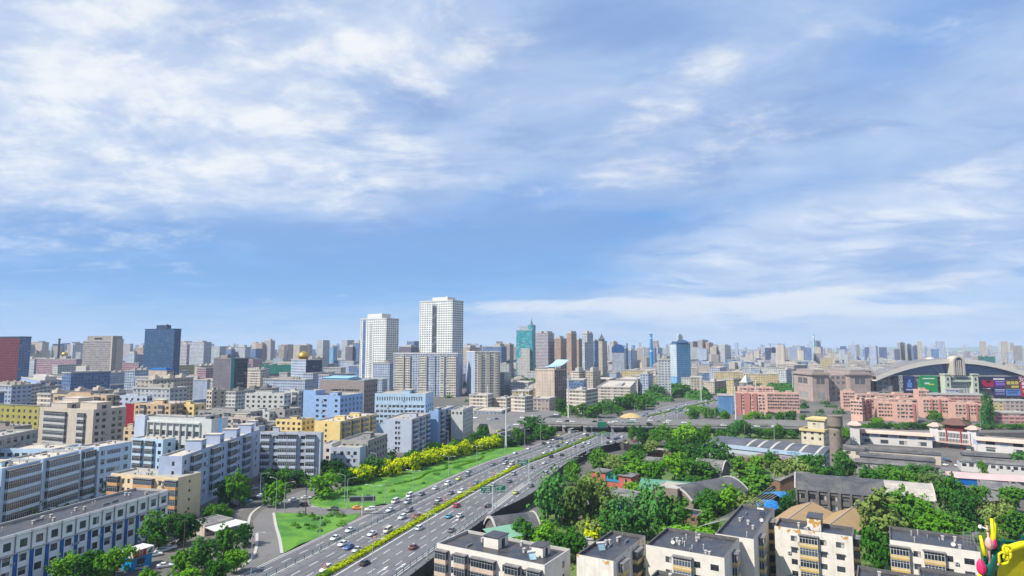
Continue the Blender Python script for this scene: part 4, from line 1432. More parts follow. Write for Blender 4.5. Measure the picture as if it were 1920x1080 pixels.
# houses of the middle distance, west
fr = frame(590, 638, 681, 742, zt=30, yaw=72)
h = House('apartment_block', 'sky blue block with few windows on its shaded front', fr, W_BLU, RF_LIGHT)
for at, w in ((0.12, 2.2), (0.4, 3.4), (0.85, 2.2)):
 h.col('L', at, w, 1.6, 0.9, 3.6, 7, 25, mf=M_FRAMED, ac=0.15)
h.rowcols('R', 6, 1.9, 1.8, 0.9, 3.6, 7, 25, mf=M_FRAMED, ac=0.15)
h.finish([(0.2, 0.4, 0.3, 0.6, 2.4)], 5)
fr = frame(569, 592, 610, 732, zt=33, yaw=72)
h = House('apartment_block', 'taller sky blue slab end standing against the sky blue block', fr, W_BLU, RF_LIGHT)
h.finish([], 2)
fr = frame(703, 798, 813, 738, zt=30, yaw=84)
h = House('office_building', 'ice blue office with a row of narrow top slots above window bands', fr, W_ICE, RF_LIGHT)
h.rowcols('L', 19, 0.75, 2.6, 0.4, 3.4, 1, 24.6, a=0.03, b=0.95, mf=M_FRAMED, n=1)
for k in range(4):
 h.rowcols('L', 12, 2.2, 1.9, 0.8, 3.5, 1, 19.3 - 3.5 * k, a=0.02, b=0.98, mf=M_FRAME)
h.rowcols('R', 4, 2.0, 1.9, 0.8, 3.5, 5, 19.3, mf=M_FRAMED)
h.finish([(0.2, 0.9, 0.35, 0.5, 2.5)], 6)
fr = frame(75, 176, 237, 768, zt=30, yaw=68)
h = House('apartment_block', 'big beige block with five ribbon balconies and roof terraces', fr, W_BGE, RF_CREAM)
for at, w, n in ((0.32, 17.5, 20), (0.80, 5.2, 5)):
 h.col('L', at, w, 0, 0, 3.3, 8, 24.6, 'b', M_FRAME, P_GRY, None, 1.1, n)
for at in (0.12, 0.32, 0.62, 0.82):
 h.col('R', at, 2.0, 1.7, 0.9, 3.3, 8, 25.6, mf=M_FRAMED)
h.finish([(0.1, 0.5, 0.55, 0.85, 3.0), (0.25, 0.7, 0.1, 0.4, 3.6), (0.5, 0.95, 0.6, 0.9, 5.0)], 6)
fr = frame(258, 397, 428, 786, zt=29, yaw=72)
h = House('office_building', 'white modernist office with paired dark window bands and corrugated gable', fr, W_CRW, RF_GREY)
for z in (20.6, 14.2, 7.8):
 h.rowcols('L', 8, 2.9, 2.3, 0, 4.0, 1, z, a=0.16, b=0.86, mf=M_FRAMED)
 h.col('L', 0.93, 2.6, 1.9, 0, 4.0, 1, z - 1.0, mf=M_FRAMED)
W = fr['wl']
mb = MB()
for f0, f1 in ((0.0, 0.14),):
 y0, y1 = W * (1 - f1), W * (1 - f0)
 mb.box(-1.4, -0.003, y0, y1, 0, 29.6, 0)
mb.build('pylon', W_PBL, h.root)
mb = MB()
for i in range(9):
 y = W * (1 - (0.16 + 0.70 * i / 8))
 mb.box(-0.7, -0.003, y - 0.15, y + 0.15, 0, 27.0, 0)
mb.box(-0.9, -0.004, W * 0.14, W * 0.84, 26.4, 27.2, 0)
mb.build('fin', W_CRW, h.root)
mb = MB()
mb.box(fr['wr'] * 0.48, fr['wr'] * 0.58, -0.15, -0.002, 0, 28.6)
mb.build('blue_glass_strip', glass_mat('blue_strip_glass', (0.02, 0.18, 0.45)), h.root)
h.finish([(0.1, 0.9, 0.1, 0.25, 1.6)], 4)
fr = frame(-60, -60, 72, 866, zt=25, yaw=80, wl=14)
P0, PE = G(-30, 824, 25), G(71, 804, 25)
u = (PE - P0).normalized()
fr = dict(C=Vector((P0.x, P0.y, 0)), zt=25.0, wl=14.0, wr=(PE - P0).length, yaw=math.atan2(u.y, u.x), h=25.0, z0=0)
h = House('apartment_block', 'grey block with dark square windows below the big beige block', fr, W_GRY, RF_LIGHT)
h.rowcols('R', 8, 2.2, 1.8, 0.9, 3.4, 6, 20.4, mf=M_FRAMED, ac=0.4)
h.finish([], 6)
fr = frame(-40, 74, 82, 762, zt=28, yaw=72)
h = House('apartment_block', 'mustard block with square windows and dark overhanging roof', fr, plain('mustard_render', (0.40, 0.36, 0.10), 0.85, 0.12, 0.3), RF_GREY, plain('dark_red_trim', (0.16, 0.05, 0.04)))
h.rowcols('L', 11, 2.0, 1.7, 0.9, 3.5, 5, 23.2, mf=M_FRAMED)
h.finish([(-0.02, 1.02, -0.01, 1.01, 0.9)], 4)
for lab, args, wm, rm, cols in (
 ('orange tan block with deep balconies right of the crimson block', dict(xl=252, xc=320, xr=362, yt=757, zt=28, yaw=76), W_ORG, RF_CREAM, 'b'),
 ('plain yellow house end beside the orange tan block', dict(xl=330, xc=364, xr=386, yt=758, zt=27, yaw=76), W_YEL, RF_CREAM, 'w'),
 ('low grey house with black cluttered roof above the white modernist office', dict(xl=372, xc=470, xr=492, yt=772, zt=24, yaw=76), W_GRY, RF_GREY, 'b'),
 ('pale house with tan end wall behind the tree by the modernist office', dict(xl=424, xc=478, xr=491, yt=783, zt=22, yaw=78), W_BGE, RF_CREAM, 'b'),
 ('white house with flat roof left of the small yellow block', dict(xl=470, xc=505, xr=522, yt=772, zt=22, yaw=74), W_CRW, RF_GREY, 'w'),
 ('grey house with dark sloping roof left of the small yellow block', dict(xl=506, xc=534, xr=566, yt=768, zt=23, yaw=74), W_GRY, RF_GREY, 'w'),
 ('pale violet house with square windows behind the orange tan block', dict(xl=222, xc=276, xr=286, yt=742, zt=30, yaw=78), W_PBL, RF_LIGHT, 'w'),
 ('cream six storey house beside the dark tower with green stripe', dict(xl=388, xc=398, xr=424, yt=731, zt=31, yaw=60), W_BGE, RF_LIGHT, 'w'),
 ('tan house row with balconies behind the big beige block', dict(xl=100, xc=200, xr=224, yt=741, zt=34, yaw=78), W_ORG, RF_GREY, 'b'),
 ('white office with paired square windows left of the sky blue slab end', dict(xl=460, xc=533, xr=546, yt=738, zt=30, yaw=80), W_CRW, RF_LIGHT, 'w'),
 ('grey white house with bands left of the sky blue slab end', dict(xl=533, xc=560, xr=572, yt=733, zt=31, yaw=76), W_CRW, RF_LIGHT, 'b'),
 ('low flat roofed grey row in front of the small yellow block', dict(xl=438, xc=505, xr=545, yt=797, zt=17, yaw=76), W_GRY, RF_GREY, 'w'),
 ('brown brick house with dark roof at the picture edge below the mustard block', dict(xl=-40, xc=26, xr=60, yt=800, zt=22, yaw=76), W_BRN, RF_DARK, 'w'),
 ('low house with red roof bands between crimson block and modernist office', dict(xl=232, xc=256, xr=262, yt=802, zt=22, yaw=76), W_ORG, RF_CREAM, 'w'),
):
 fr = frame(**args)
 h = House('apartment_block', lab, fr, wm, rm)
 nf = int((fr['h'] - 4.5) / 3.2)
 nl, nr = max(2, int(fr['wl'] / 4.2)), max(2, int(fr['wr'] / 4.2))
 for f, nn in (('L', nl), ('R', nr)):
  for i in range(nn):
   if cols == 'b' and i % 3 == 1:
    h.col(f, (i + 0.5) / nn, 3.4, 0, 0, 3.2, nf, fr['h'] - 4.3, 'b', M_FRAME, P_PEA if wm is W_ORG else P_GRY, None, 1.1, 4)
   else:
    h.col(f, (i + 0.5) / nn, 1.9, 1.6, 0.9, 3.2, nf, fr['h'] - 4.3, mf=M_FRAMED)
 h.finish([(0.2, 0.45, 0.35, 0.6, 2.4), (0.6, 0.8, 0.6, 0.85, 2.0)], 6)
fr = frame(236, 252, 262, 757, zt=27, yaw=70)
h = House('apartment_block', 'blank crimson block beside the orange tan block', fr, plain('crimson_render', (0.30, 0.012, 0.035), 0.7, 0.1, 0.3), RF_GREY)
h.finish([], 2)
fr = frame(600, 683, 708, 713, zt=37, yaw=76)
h = House('hotel_building', 'dark brown stone hotel with pale blue roof and narrow windows', fr, W_BRN, plain('pale_blue_sheet_roof', (0.28, 0.50, 0.66), 0.5, 0.08), plain('brown_coping', (0.28, 0.25, 0.24)))
h.rowcols('L', 18, 1.1, 1.6, 0.9, 3.4, 1, 27.5, a=0.25, b=0.9, mf=M_FRAMED, n=1)
h.rowcols('L', 4, 2.2, 1.7, 0.9, 3.4, 6, 24, a=0.02, b=0.2, mf=M_FRAMED)
h.rowcols('R', 6, 1.8, 1.9, 0.9, 3.6, 7, 30, mf=M_FRAMED)
mb = MB()
mb.box(2, fr['wr'] - 2, fr['wl'] * 0.4, fr['wl'] * 0.99, 36.9, 38.2, 0)
mb.poly([(1.5, fr['wl'] * 0.4, 38.2), (fr['wr'] - 1.5, fr['wl'] * 0.4, 39.4), (fr['wr'] - 1.5, fr['wl'], 39.4), (1.5, fr['wl'], 38.2)], 0)
mb.build('sheet_roof', MATS['pale_blue_sheet_roof'], h.root)
h.finish([], 2)
# ---------------------------------------------------------------- towers and far districts
FC_WHT = facade('fac_white_tower', (0.90, 0.93, 0.89), (0.008, 0.014, 0.022), 0.58, 0.48, gv=0.1)
FC_SLAB = facade('fac_pale_slab', (0.50, 0.57, 0.68), (0.05, 0.07, 0.11), 0.62, 0.55)
FC_SLABC = facade('fac_cream_stack', (0.82, 0.75, 0.62), (0.07, 0.075, 0.08), 0.86, 0.52, 0.62)
FC_BLANK = facade('fac_blank_blue', (0.42, 0.50, 0.66), (0.2, 0.2, 0.2), 0.14, 0.3)
FC_GRYB = facade('fac_grey_balcony', (0.66, 0.67, 0.64), (0.10, 0.11, 0.12), 0.72, 0.50, 0.6, 0, (0.58, 0.57, 0.53), 0.2)
FC_RED = facade('fac_red_tower', (0.15, 0.008, 0.025), (0.03, 0.006, 0.02), 0.35, 0.45, gv=0.2)
FC_BLUE = facade('fac_blue_glass', (0.018, 0.05, 0.12), (0.006, 0.085, 0.21), 0.62, 0.62, 0.5, 0, None, 0, (0.015, 0.035, 0.085), 6, gv=0.35)
FC_BEI = facade('fac_beige_office', (0.42, 0.37, 0.34), (0.10, 0.11, 0.13), 0.8, 0.42, 0.5)
FC_BEIR = facade('fac_beige_pier', (0.45, 0.40, 0.36), (0.12, 0.12, 0.13), 0.3, 0.4)
FC_DRK = facade('fac_dark_slab', (0.15, 0.14, 0.17), (0.05, 0.06, 0.08), 0.28, 0.36)
FC_DRKB = facade('fac_dark_bands', (0.09, 0.085, 0.095), (0.006, 0.02, 0.03), 1.0, 0.62)
FC_PINK = facade('fac_rose_bands', (0.36, 0.17, 0.21), (0.10, 0.08, 0.12), 0.8, 0.4, 0.55, 0, (0.45, 0.33, 0.36), 0.25)
FC_CREAM = facade('fac_cream', (0.58, 0.51, 0.41), (0.09, 0.09, 0.10), 0.55, 0.5)
FC_PALE = facade('fac_pale_block', (0.55, 0.57, 0.58), (0.08, 0.10, 0.13), 0.55, 0.48)
FC_PALEB = facade('fac_pale_blue_block', (0.48, 0.55, 0.68), (0.05, 0.08, 0.14), 0.6, 0.45)
FC_MIDB = facade('fac_mid_blue', (0.14, 0.24, 0.44), (0.03, 0.06, 0.13), 0.7, 0.5)
FC_DKB = facade('fac_deep_blue', (0.03, 0.05, 0.14), (0.012, 0.02, 0.05), 0.6, 0.5)
FC_WBAL = facade('fac_white_bands', (0.60, 0.62, 0.64), (0.10, 0.13, 0.19), 0.9, 0.48, 0.45)
FC_TAN = facade('fac_tan_tower', (0.46, 0.33, 0.25), (0.11, 0.09, 0.09), 0.5, 0.5)
FC_MAUVE = facade('fac_mauve_tower', (0.36, 0.33, 0.37), (0.08, 0.07, 0.12), 0.82, 0.45, 0.5, 0, (0.55, 0.53, 0.52), 0.25)
FC_TEAL = facade('fac_teal_glass', (0.01, 0.17, 0.20), (0.01, 0.20, 0.24), 0.85, 0.85)
FC_GRID = facade('fac_white_grid', (0.60, 0.56, 0.50), (0.12, 0.14, 0.15), 0.5, 0.6)
FC_BTOW = facade('fac_light_blue_tower', (0.20, 0.47, 0.75), (0.02, 0.05, 0.12), 0.42, 0.45)
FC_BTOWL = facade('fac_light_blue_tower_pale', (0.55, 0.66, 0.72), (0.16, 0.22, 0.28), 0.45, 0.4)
FC_RIB = facade('fac_ribbed', (0.50, 0.52, 0.56), (0.12, 0.15, 0.22), 0.45, 1.0)
FC_TANB = facade('fac_tan_blank', (0.57, 0.47, 0.39), (0.03, 0.03, 0.03), 0.16, 0.3)
FC_DRIB = facade('fac_dark_ribs', (0.27, 0.23, 0.22), (0.05, 0.05, 0.06), 0.5, 0.8)
FC_APT = facade('fac_beige_balconies', (0.54, 0.46, 0.38), (0.10, 0.095, 0.09), 0.74, 0.5, 0.62, 4, (0.62, 0.56, 0.49), 0.3)
FC_YLW = facade('fac_yellow_block', (0.62, 0.50, 0.26), (0.10, 0.09, 0.08), 0.5, 0.45)
FC_SAL = facade('fac_salmon', (0.66, 0.42, 0.33), (0.10, 0.06, 0.06), 0.42, 0.42)
FC_SALS = facade('fac_rose_red', (0.46, 0.22, 0.20), (0.08, 0.05, 0.05), 0.6, 0.5, 0.5, 0, (0.55, 0.33, 0.29), 0.16)
FC_BROWN = facade('fac_brown_stone', (0.48, 0.38, 0.34), (0.09, 0.09, 0.10), 0.6, 0.55)
FC_GRYM = facade('fac_mall_grid', (0.33, 0.30, 0.28), (0.06, 0.075, 0.09), 0.66, 0.66)
FC_SITE = facade('fac_bare_frame', (0.06, 0.10, 0.24), (0.02, 0.03, 0.08), 0.7, 0.6)
NET = plain('green_safety_net', (0.01, 0.19, 0.15), 0.9, 0.2, 0.3)
M_BLUER = plain('blue_sheet_metal', (0.02, 0.16, 0.46), 0.5, 0.1)
T = tower
# west
T('tower_block', 'dark red tower with blue edge at the picture edge', frame(-70, 29, 35, 632, yb=742, yaw=70), FC_RED, 3.6, 3.3, side={'R': 3}, mats=[FC_MIDB], cap=plain('teal_cap', (0.02, 0.12, 0.14), 0.6))
def beige_crown(root, fr):
 wr, wl, h_ = fr['wr'], fr['wl'], fr['h']
 mb = MB()
 box_uv(mb, dict(fr), 4, 3.4, 0, 0, wr, wl * 0.0 + 1.0, wl * 0.86, h_, h_ + 8.5)
 mb.build('upper_storey', [FC_BEIR, RF_GREY], root)
 mb = MB()
 mb.box(-0.6, wr * 0.02, 0.0, wl * 0.02 + 1.5, 0, h_ + 8)
 mb.box(wr * 0.35, wr + 0.8, -1.2, -0.01, 0, h_ + 4)
 mb.build('pier', W_BGE, root)
 mb = MB()
 mb.box(-0.35, -0.02, wl * 0.36, wl * 0.62, h_ + 3.4, h_ + 5.4)
 mb.build('roof_lettering', M_DARK, root)
T('tower_block', 'beige office slab with dark recess and stepped top, between red and blue towers', frame(156, 206, 230, 640, yb=728, yaw=74), FC_BEI, 3.6, 3.3, side={'R': 3}, mats=[FC_BEIR], crown=beige_crown)
T('tower_block', 'dark blue glass tower with small box on top, tallest in the west', frame(272, 322, 340, 617, yb=724, yaw=70), FC_BLUE, 2.2, 3.2, top=[(0.2, 0.8, 0.30, 0.66, 7)], cap=plain('navy_cap', (0.03, 0.06, 0.13), 0.6))
fr = frame(401, 429, 465, 673, yb=760, yaw=46)
T('tower_block', 'dark office tower with green glass stripe down its corner', fr, FC_DRKB, 3.4, 3.6, side={'L': 3}, mats=[FC_DRK, glass_mat('green_stripe_glass', (0.005, 0.13, 0.13))], stacks=[('R', 0.0, 0.2, 1.2, 4, 0, 1.03)], top=[(0.1, 0.4, 0.3, 0.7, 4)], cap=plain('grey_brown_cap', (0.25, 0.23, 0.23)))
fr = frame(254, 300, 312, 708, yb=768, yaw=74)
T('office_building', 'white L shaped block, tall left wing with two window rows', fr, FC_PALEB, 4.6, 4.6, roof=RF_LIGHT, mats=[W_PBL], side={'R': 3})
T('office_building', 'white curved block with square windows in the middle of the white complex', frame(296, 352, 358, 716, yb=770, yaw=80), FC_PALEB, 3.8, 4.2, roof=RF_LIGHT)
T('office_building', 'white blank walled wing right of the curved white block', frame(350, 386, 394, 713, yb=768, yaw=76), FC_BLANK, 9, 6, roof=RF_LIGHT, top=[(0.1, 0.9, 0.5, 0.9, 3)])
T('office_building', 'violet blue long office with blank gable in front of the red tower', frame(40, 72, 131, 715, yb=765, yaw=46), FC_PALEB, 5, 4.2, roof=RF_LIGHT, side={'L': 3}, mats=[W_BLU], top=[(0.3, 0.7, 0.2, 0.8, 4)])
T('apartment_block', 'stepped pale block with ribbed end before the beige office slab', frame(142, 176, 198, 697, yb=750, yaw=60), FC_PALE, 3.8, 3.6, roof=RF_LIGHT, top=[(0.0, 0.4, 0.5, 1.0, 6)])
T('apartment_block', 'long rose banded block with blue roof box before the dark chimney', frame(69, 140, 155, 674, yb=716, yaw=76), FC_PINK, 4, 3.4, top=[(0.1, 0.6, 0.55, 0.7, 3)])
T('apartment_block', 'rose banded block half hidden behind the beige office slab', frame(229, 258, 263, 681, yb=722, yaw=76), FC_PINK, 4, 3.4)
fr = frame(279, 310, 326, 694, yb=748, yaw=60)
T('apartment_block', 'tan block with bright blue roof before the blue glass tower', fr, FC_CREAM, 4, 3.4, roof=M_BLUER, side={'L': 3}, mats=[FC_TANB], top=[(0.1, 0.9, 0.1, 0.9, 2)], cap=M_BLUER)
T('tower_block', 'white slab tower with dark balcony bands right of the blue glass tower', frame(352, 380, 397, 642, yb=702, yaw=66), FC_WBAL, 3.4, 3.1, top=[(0.2, 0.8, 0.2, 0.5, 4)])
for i, (a0, a1, a2, yt, yb, fc, lab) in enumerate((
 (388, 410, 424, 650, 699, FC_WBAL, 'second white slab tower with blue shaded side'), (424, 432, 441, 655, 697, FC_MIDB, 'narrow blue block between white slab towers'),
 (440, 458, 470, 651, 697, FC_WBAL, 'third white slab tower above the dark office tower'), (468, 478, 492, 654, 696, FC_MIDB, 'blue shaded slab left of the green netting'),
 (480, 490, 497, 644, 690, FC_TAN, 'brown tower left of the twin topped tan towers'), (495, 506, 516, 639, 690, FC_MAUVE, 'tallest mauve tower behind the green netting'),
 (527, 538, 550, 646, 684, FC_TAN, 'tan tower pair behind the green netting'), (552, 577, 586, 647, 686, FC_BEI, 'broad tan tower behind the gold domed building'),
 (612, 624, 632, 651, 690, FC_BTOW, 'bright blue tower right of the gold domed building'), (638, 662, 672, 678, 716, FC_PALEB, 'light blue block before the dark towers'),
 (648, 660, 676, 650, 700, FC_DRK, 'dark brown tower beside the first white tower'), (662, 672, 680, 643, 700, FC_MIDB, 'dark blue tower touching the first white tower'),
 (763, 776, 786, 640, 690, FC_MIDB, 'small blue tower with cap between the two white towers'), (748, 770, 790, 650, 700, FC_DRK, 'dark low tower between the two white towers'),
 (868, 880, 900, 652, 705, FC_CREAM, 'pale tower just right of the second white tower'), (57, 76, 92, 642, 690, FC_CREAM, 'cream twin tower left of the dark chimney'),
 (34, 38, 41, 634, 690, FC_DKB, 'thin blue tower behind the red tower'), (32, 46, 60, 663, 702, FC_WBAL, 'low white tower behind the red tower'),
 (232, 242, 250, 645, 690, FC_MAUVE, 'mauve tower right of the beige office slab'), (236, 250, 262, 663, 702, FC_PALEB, 'pale blue block right of the beige office slab'),
 (256, 266, 274, 652, 702, FC_TAN, 'brown tower left of the blue glass tower'), (258, 268, 276, 664, 716, FC_DKB, 'deep blue block left of the blue glass tower'),
 (338, 348, 356, 646, 705, FC_MAUVE, 'grey mauve tower right of the blue glass tower'), (126, 138, 146, 646, 684, FC_BEI, 'grey tower right of the dark chimney'),
 (98, 108, 118, 649, 690, FC_BEI, 'grey tower behind the dark chimney'), (136, 150, 158, 656, 690, FC_CREAM, 'cream block left of the beige office slab'),
 (36, 62, 70, 674, 712, FC_WBAL, 'white balcony block left of the rose banded block'), (60, 84, 98, 672, 712, FC_PINK, 'small rose block left of the dark chimney'),
)):
 T('tower_block', lab, frame(a0, a1, a2, yt, yb=yb, yaw=62), fc, 3.4, 3.1, top=[(0.2, 0.7, 0.2, 0.7, 3.5 + i % 3)] if i % 3 else (), group='towers of the western skyline')
def dome_lathe(r, z0, k=1.0):
 return [(r * math.cos(a * PI / 20), z0 + k * r * math.sin(a * PI / 20)) for a in range(0, 10)] + [(0.02, z0 + k * r)]
GOLD = plain('gold_dome', (0.55, 0.36, 0.05), 0.35, 0.1, 0.5, metal=0.5)
fr = frame(546, 572, 604, 675, yb=736, yaw=48)
def gold(root, fr):
 mb = MB()
 c = (fr['wr'] * 0.3, fr['wl'] * 0.5)
 r_ = 8.0
 mb.lathe([(r_ * 0.8, fr['h'] + 0.5), (r_ * 0.8, fr['h'] + 3.5)] + dome_lathe(r_, fr['h'] + 3.5, 1.05) + [(0.25, fr['h'] + 12.2), (0.05, fr['h'] + 15)], 20, 0, c)
 mb.build('dome', GOLD, root, smooth=True)
T('office_building', 'blue grey building under a golden dome', fr, FC_DKB, 2.6, 3.6, side={'L': 3}, mats=[FC_PALEB], crown=gold, plinth=5)
fr = frame(112, 122, 134, 668, yb=694, yaw=60)
T('office_building', 'small cream hall with low pale gold dome right of the dark chimney', fr, FC_CREAM, 4, 4, crown=gold, cap=M_WHITE)
def chimney(name, label, x, yt, yb, r0, r1, mat, bands=(), cat='chimney'):
 C = G(x, yb, 0)
 h_ = AT(x, yt, C.y).z
 t = empty(name, C)
 tag(t, label, cat)
 mb = MB()
 mb.lathe([(r0 + (r1 - r0) * i / 8, h_ * i / 8) for i in range(9)], 16)
 mb.build('shaft', mat, t, smooth=True)
 mb = MB()
 mb.lathe([(r1 + 0.1, h_ - 3.2), (r1 + 0.7, h_ - 2.6), (r1 + 0.7, h_ + 0.2), (r1 * 0.6, h_ + 0.2)], 16)
 mb.build('rim', mat, t)
 for z0, z1, m in bands:
  mb = MB()
  rr = lambda z: r0 + (r1 - r0) * z + 0.05
  mb.lathe([(rr(z0), h_ * z0), (rr(z1), h_ * z1)], 16, cap=False)
  mb.build('painted_band', m, t)
 return t
CHB = plain('chimney_blue', (0.05, 0.27, 0.55), 0.7, 0.1, 0.2)
CHP = plain('chimney_pale_blue', (0.30, 0.52, 0.62), 0.7, 0.1, 0.2)
chimney('chimney', 'dark slender chimney in the west', 107, 635, 700, 3.0, 2.2, plain('soot_dark', (0.07, 0.075, 0.09)))
chimney('chimney', 'bright blue tapered chimney with white flecks', 1222, 626, 700, 4.8, 3.2, CHB, ((0.55, 0.58, M_WHITE), (0.88, 0.90, M_WHITE)))
chimney('chimney', 'pale turquoise chimney in the eastern skyline', 1528, 627, 690, 4.2, 2.8, CHP, ((0.9, 0.93, M_WHITE),))
chimney('chimney', 'small grey chimney right of the pale turquoise chimney', 1600, 641, 678, 3.2, 2.4, plain('chimney_grey', (0.42, 0.45, 0.5)))
chimney('chimney', 'short dark chimney between blue chimney and light blue tower', 1236, 646, 672, 2.2, 1.8, plain('soot_blue', (0.12, 0.15, 0.2)))
# the two white towers and the slabs in front
WT = []
def white_stacks(a, b):
 return [('L', a, b, 0.02, 3, 0.02, 0.97)]
fr = frame(676, 722, 748, 597, yb=729, yaw=60)
T('tower_block', 'shorter white tower with small square windows', fr, FC_WHT, 4.6, 3.5, top=[(0.15, 0.85, 0.25, 0.8, 8)], mats=[FC_GRYB, FC_MIDB], stacks=[('L', 0.37, 0.49, 0.25, 3, 0.03, 0.93), ('L', 0.10, 0.22, 0.2, 4, 0.03, 0.99)], cap=M_WHITE, roof=RF_LIGHT, group='white twin towers')
fr = frame(787, 847, 869, 563, yb=729, yaw=60)
T('tower_block', 'tallest white tower with dark slot down its front', fr, FC_WHT, 4.6, 3.5, top=[(0.15, 0.85, 0.2, 0.66, 6)], mats=[FC_DRKB], stacks=[('L', 0.40, 0.53, 0.25, 3, 0.0, 0.95)], cap=M_WHITE, roof=RF_LIGHT, group='white twin towers')
fr = frame(738, 857, 867, 663, yb=744, yaw=78)
T('tower_block', 'broad slab block with alternating cream and blue balcony strips', fr, FC_SLAB, 3.3, 3.1, mats=[FC_SLABC, FC_BLANK], side={'R': 4}, roof=RF_LIGHT,  # blue of the right end is shade put into its wall colour
stacks=[('L', a, b, 1.6, 3, 0.0, 0.955) for a, b in ((0.03, 0.17), (0.20, 0.27), (0.42, 0.53), (0.745, 0.80), (0.845, 0.985))] + [('L', 0.60, 0.66, 1.0, 0, 0, 0.95)], cap=M_WHITE)
fr = frame(875, 890, 938, 660, yb=746, yaw=14)
T('tower_block', 'grey balcony slab block with blank blue gable right of the striped slab', fr, FC_GRYB, 3.6, 3.1, mats=[FC_BLANK, FC_APT], side={'L': 3}, roof=RF_LIGHT, stacks=[('R', a, b, 1.5, 4, 0, 0.97) for a, b in ((0.10, 0.25), (0.42, 0.58), (0.75, 0.92))], cap=M_WHITE)
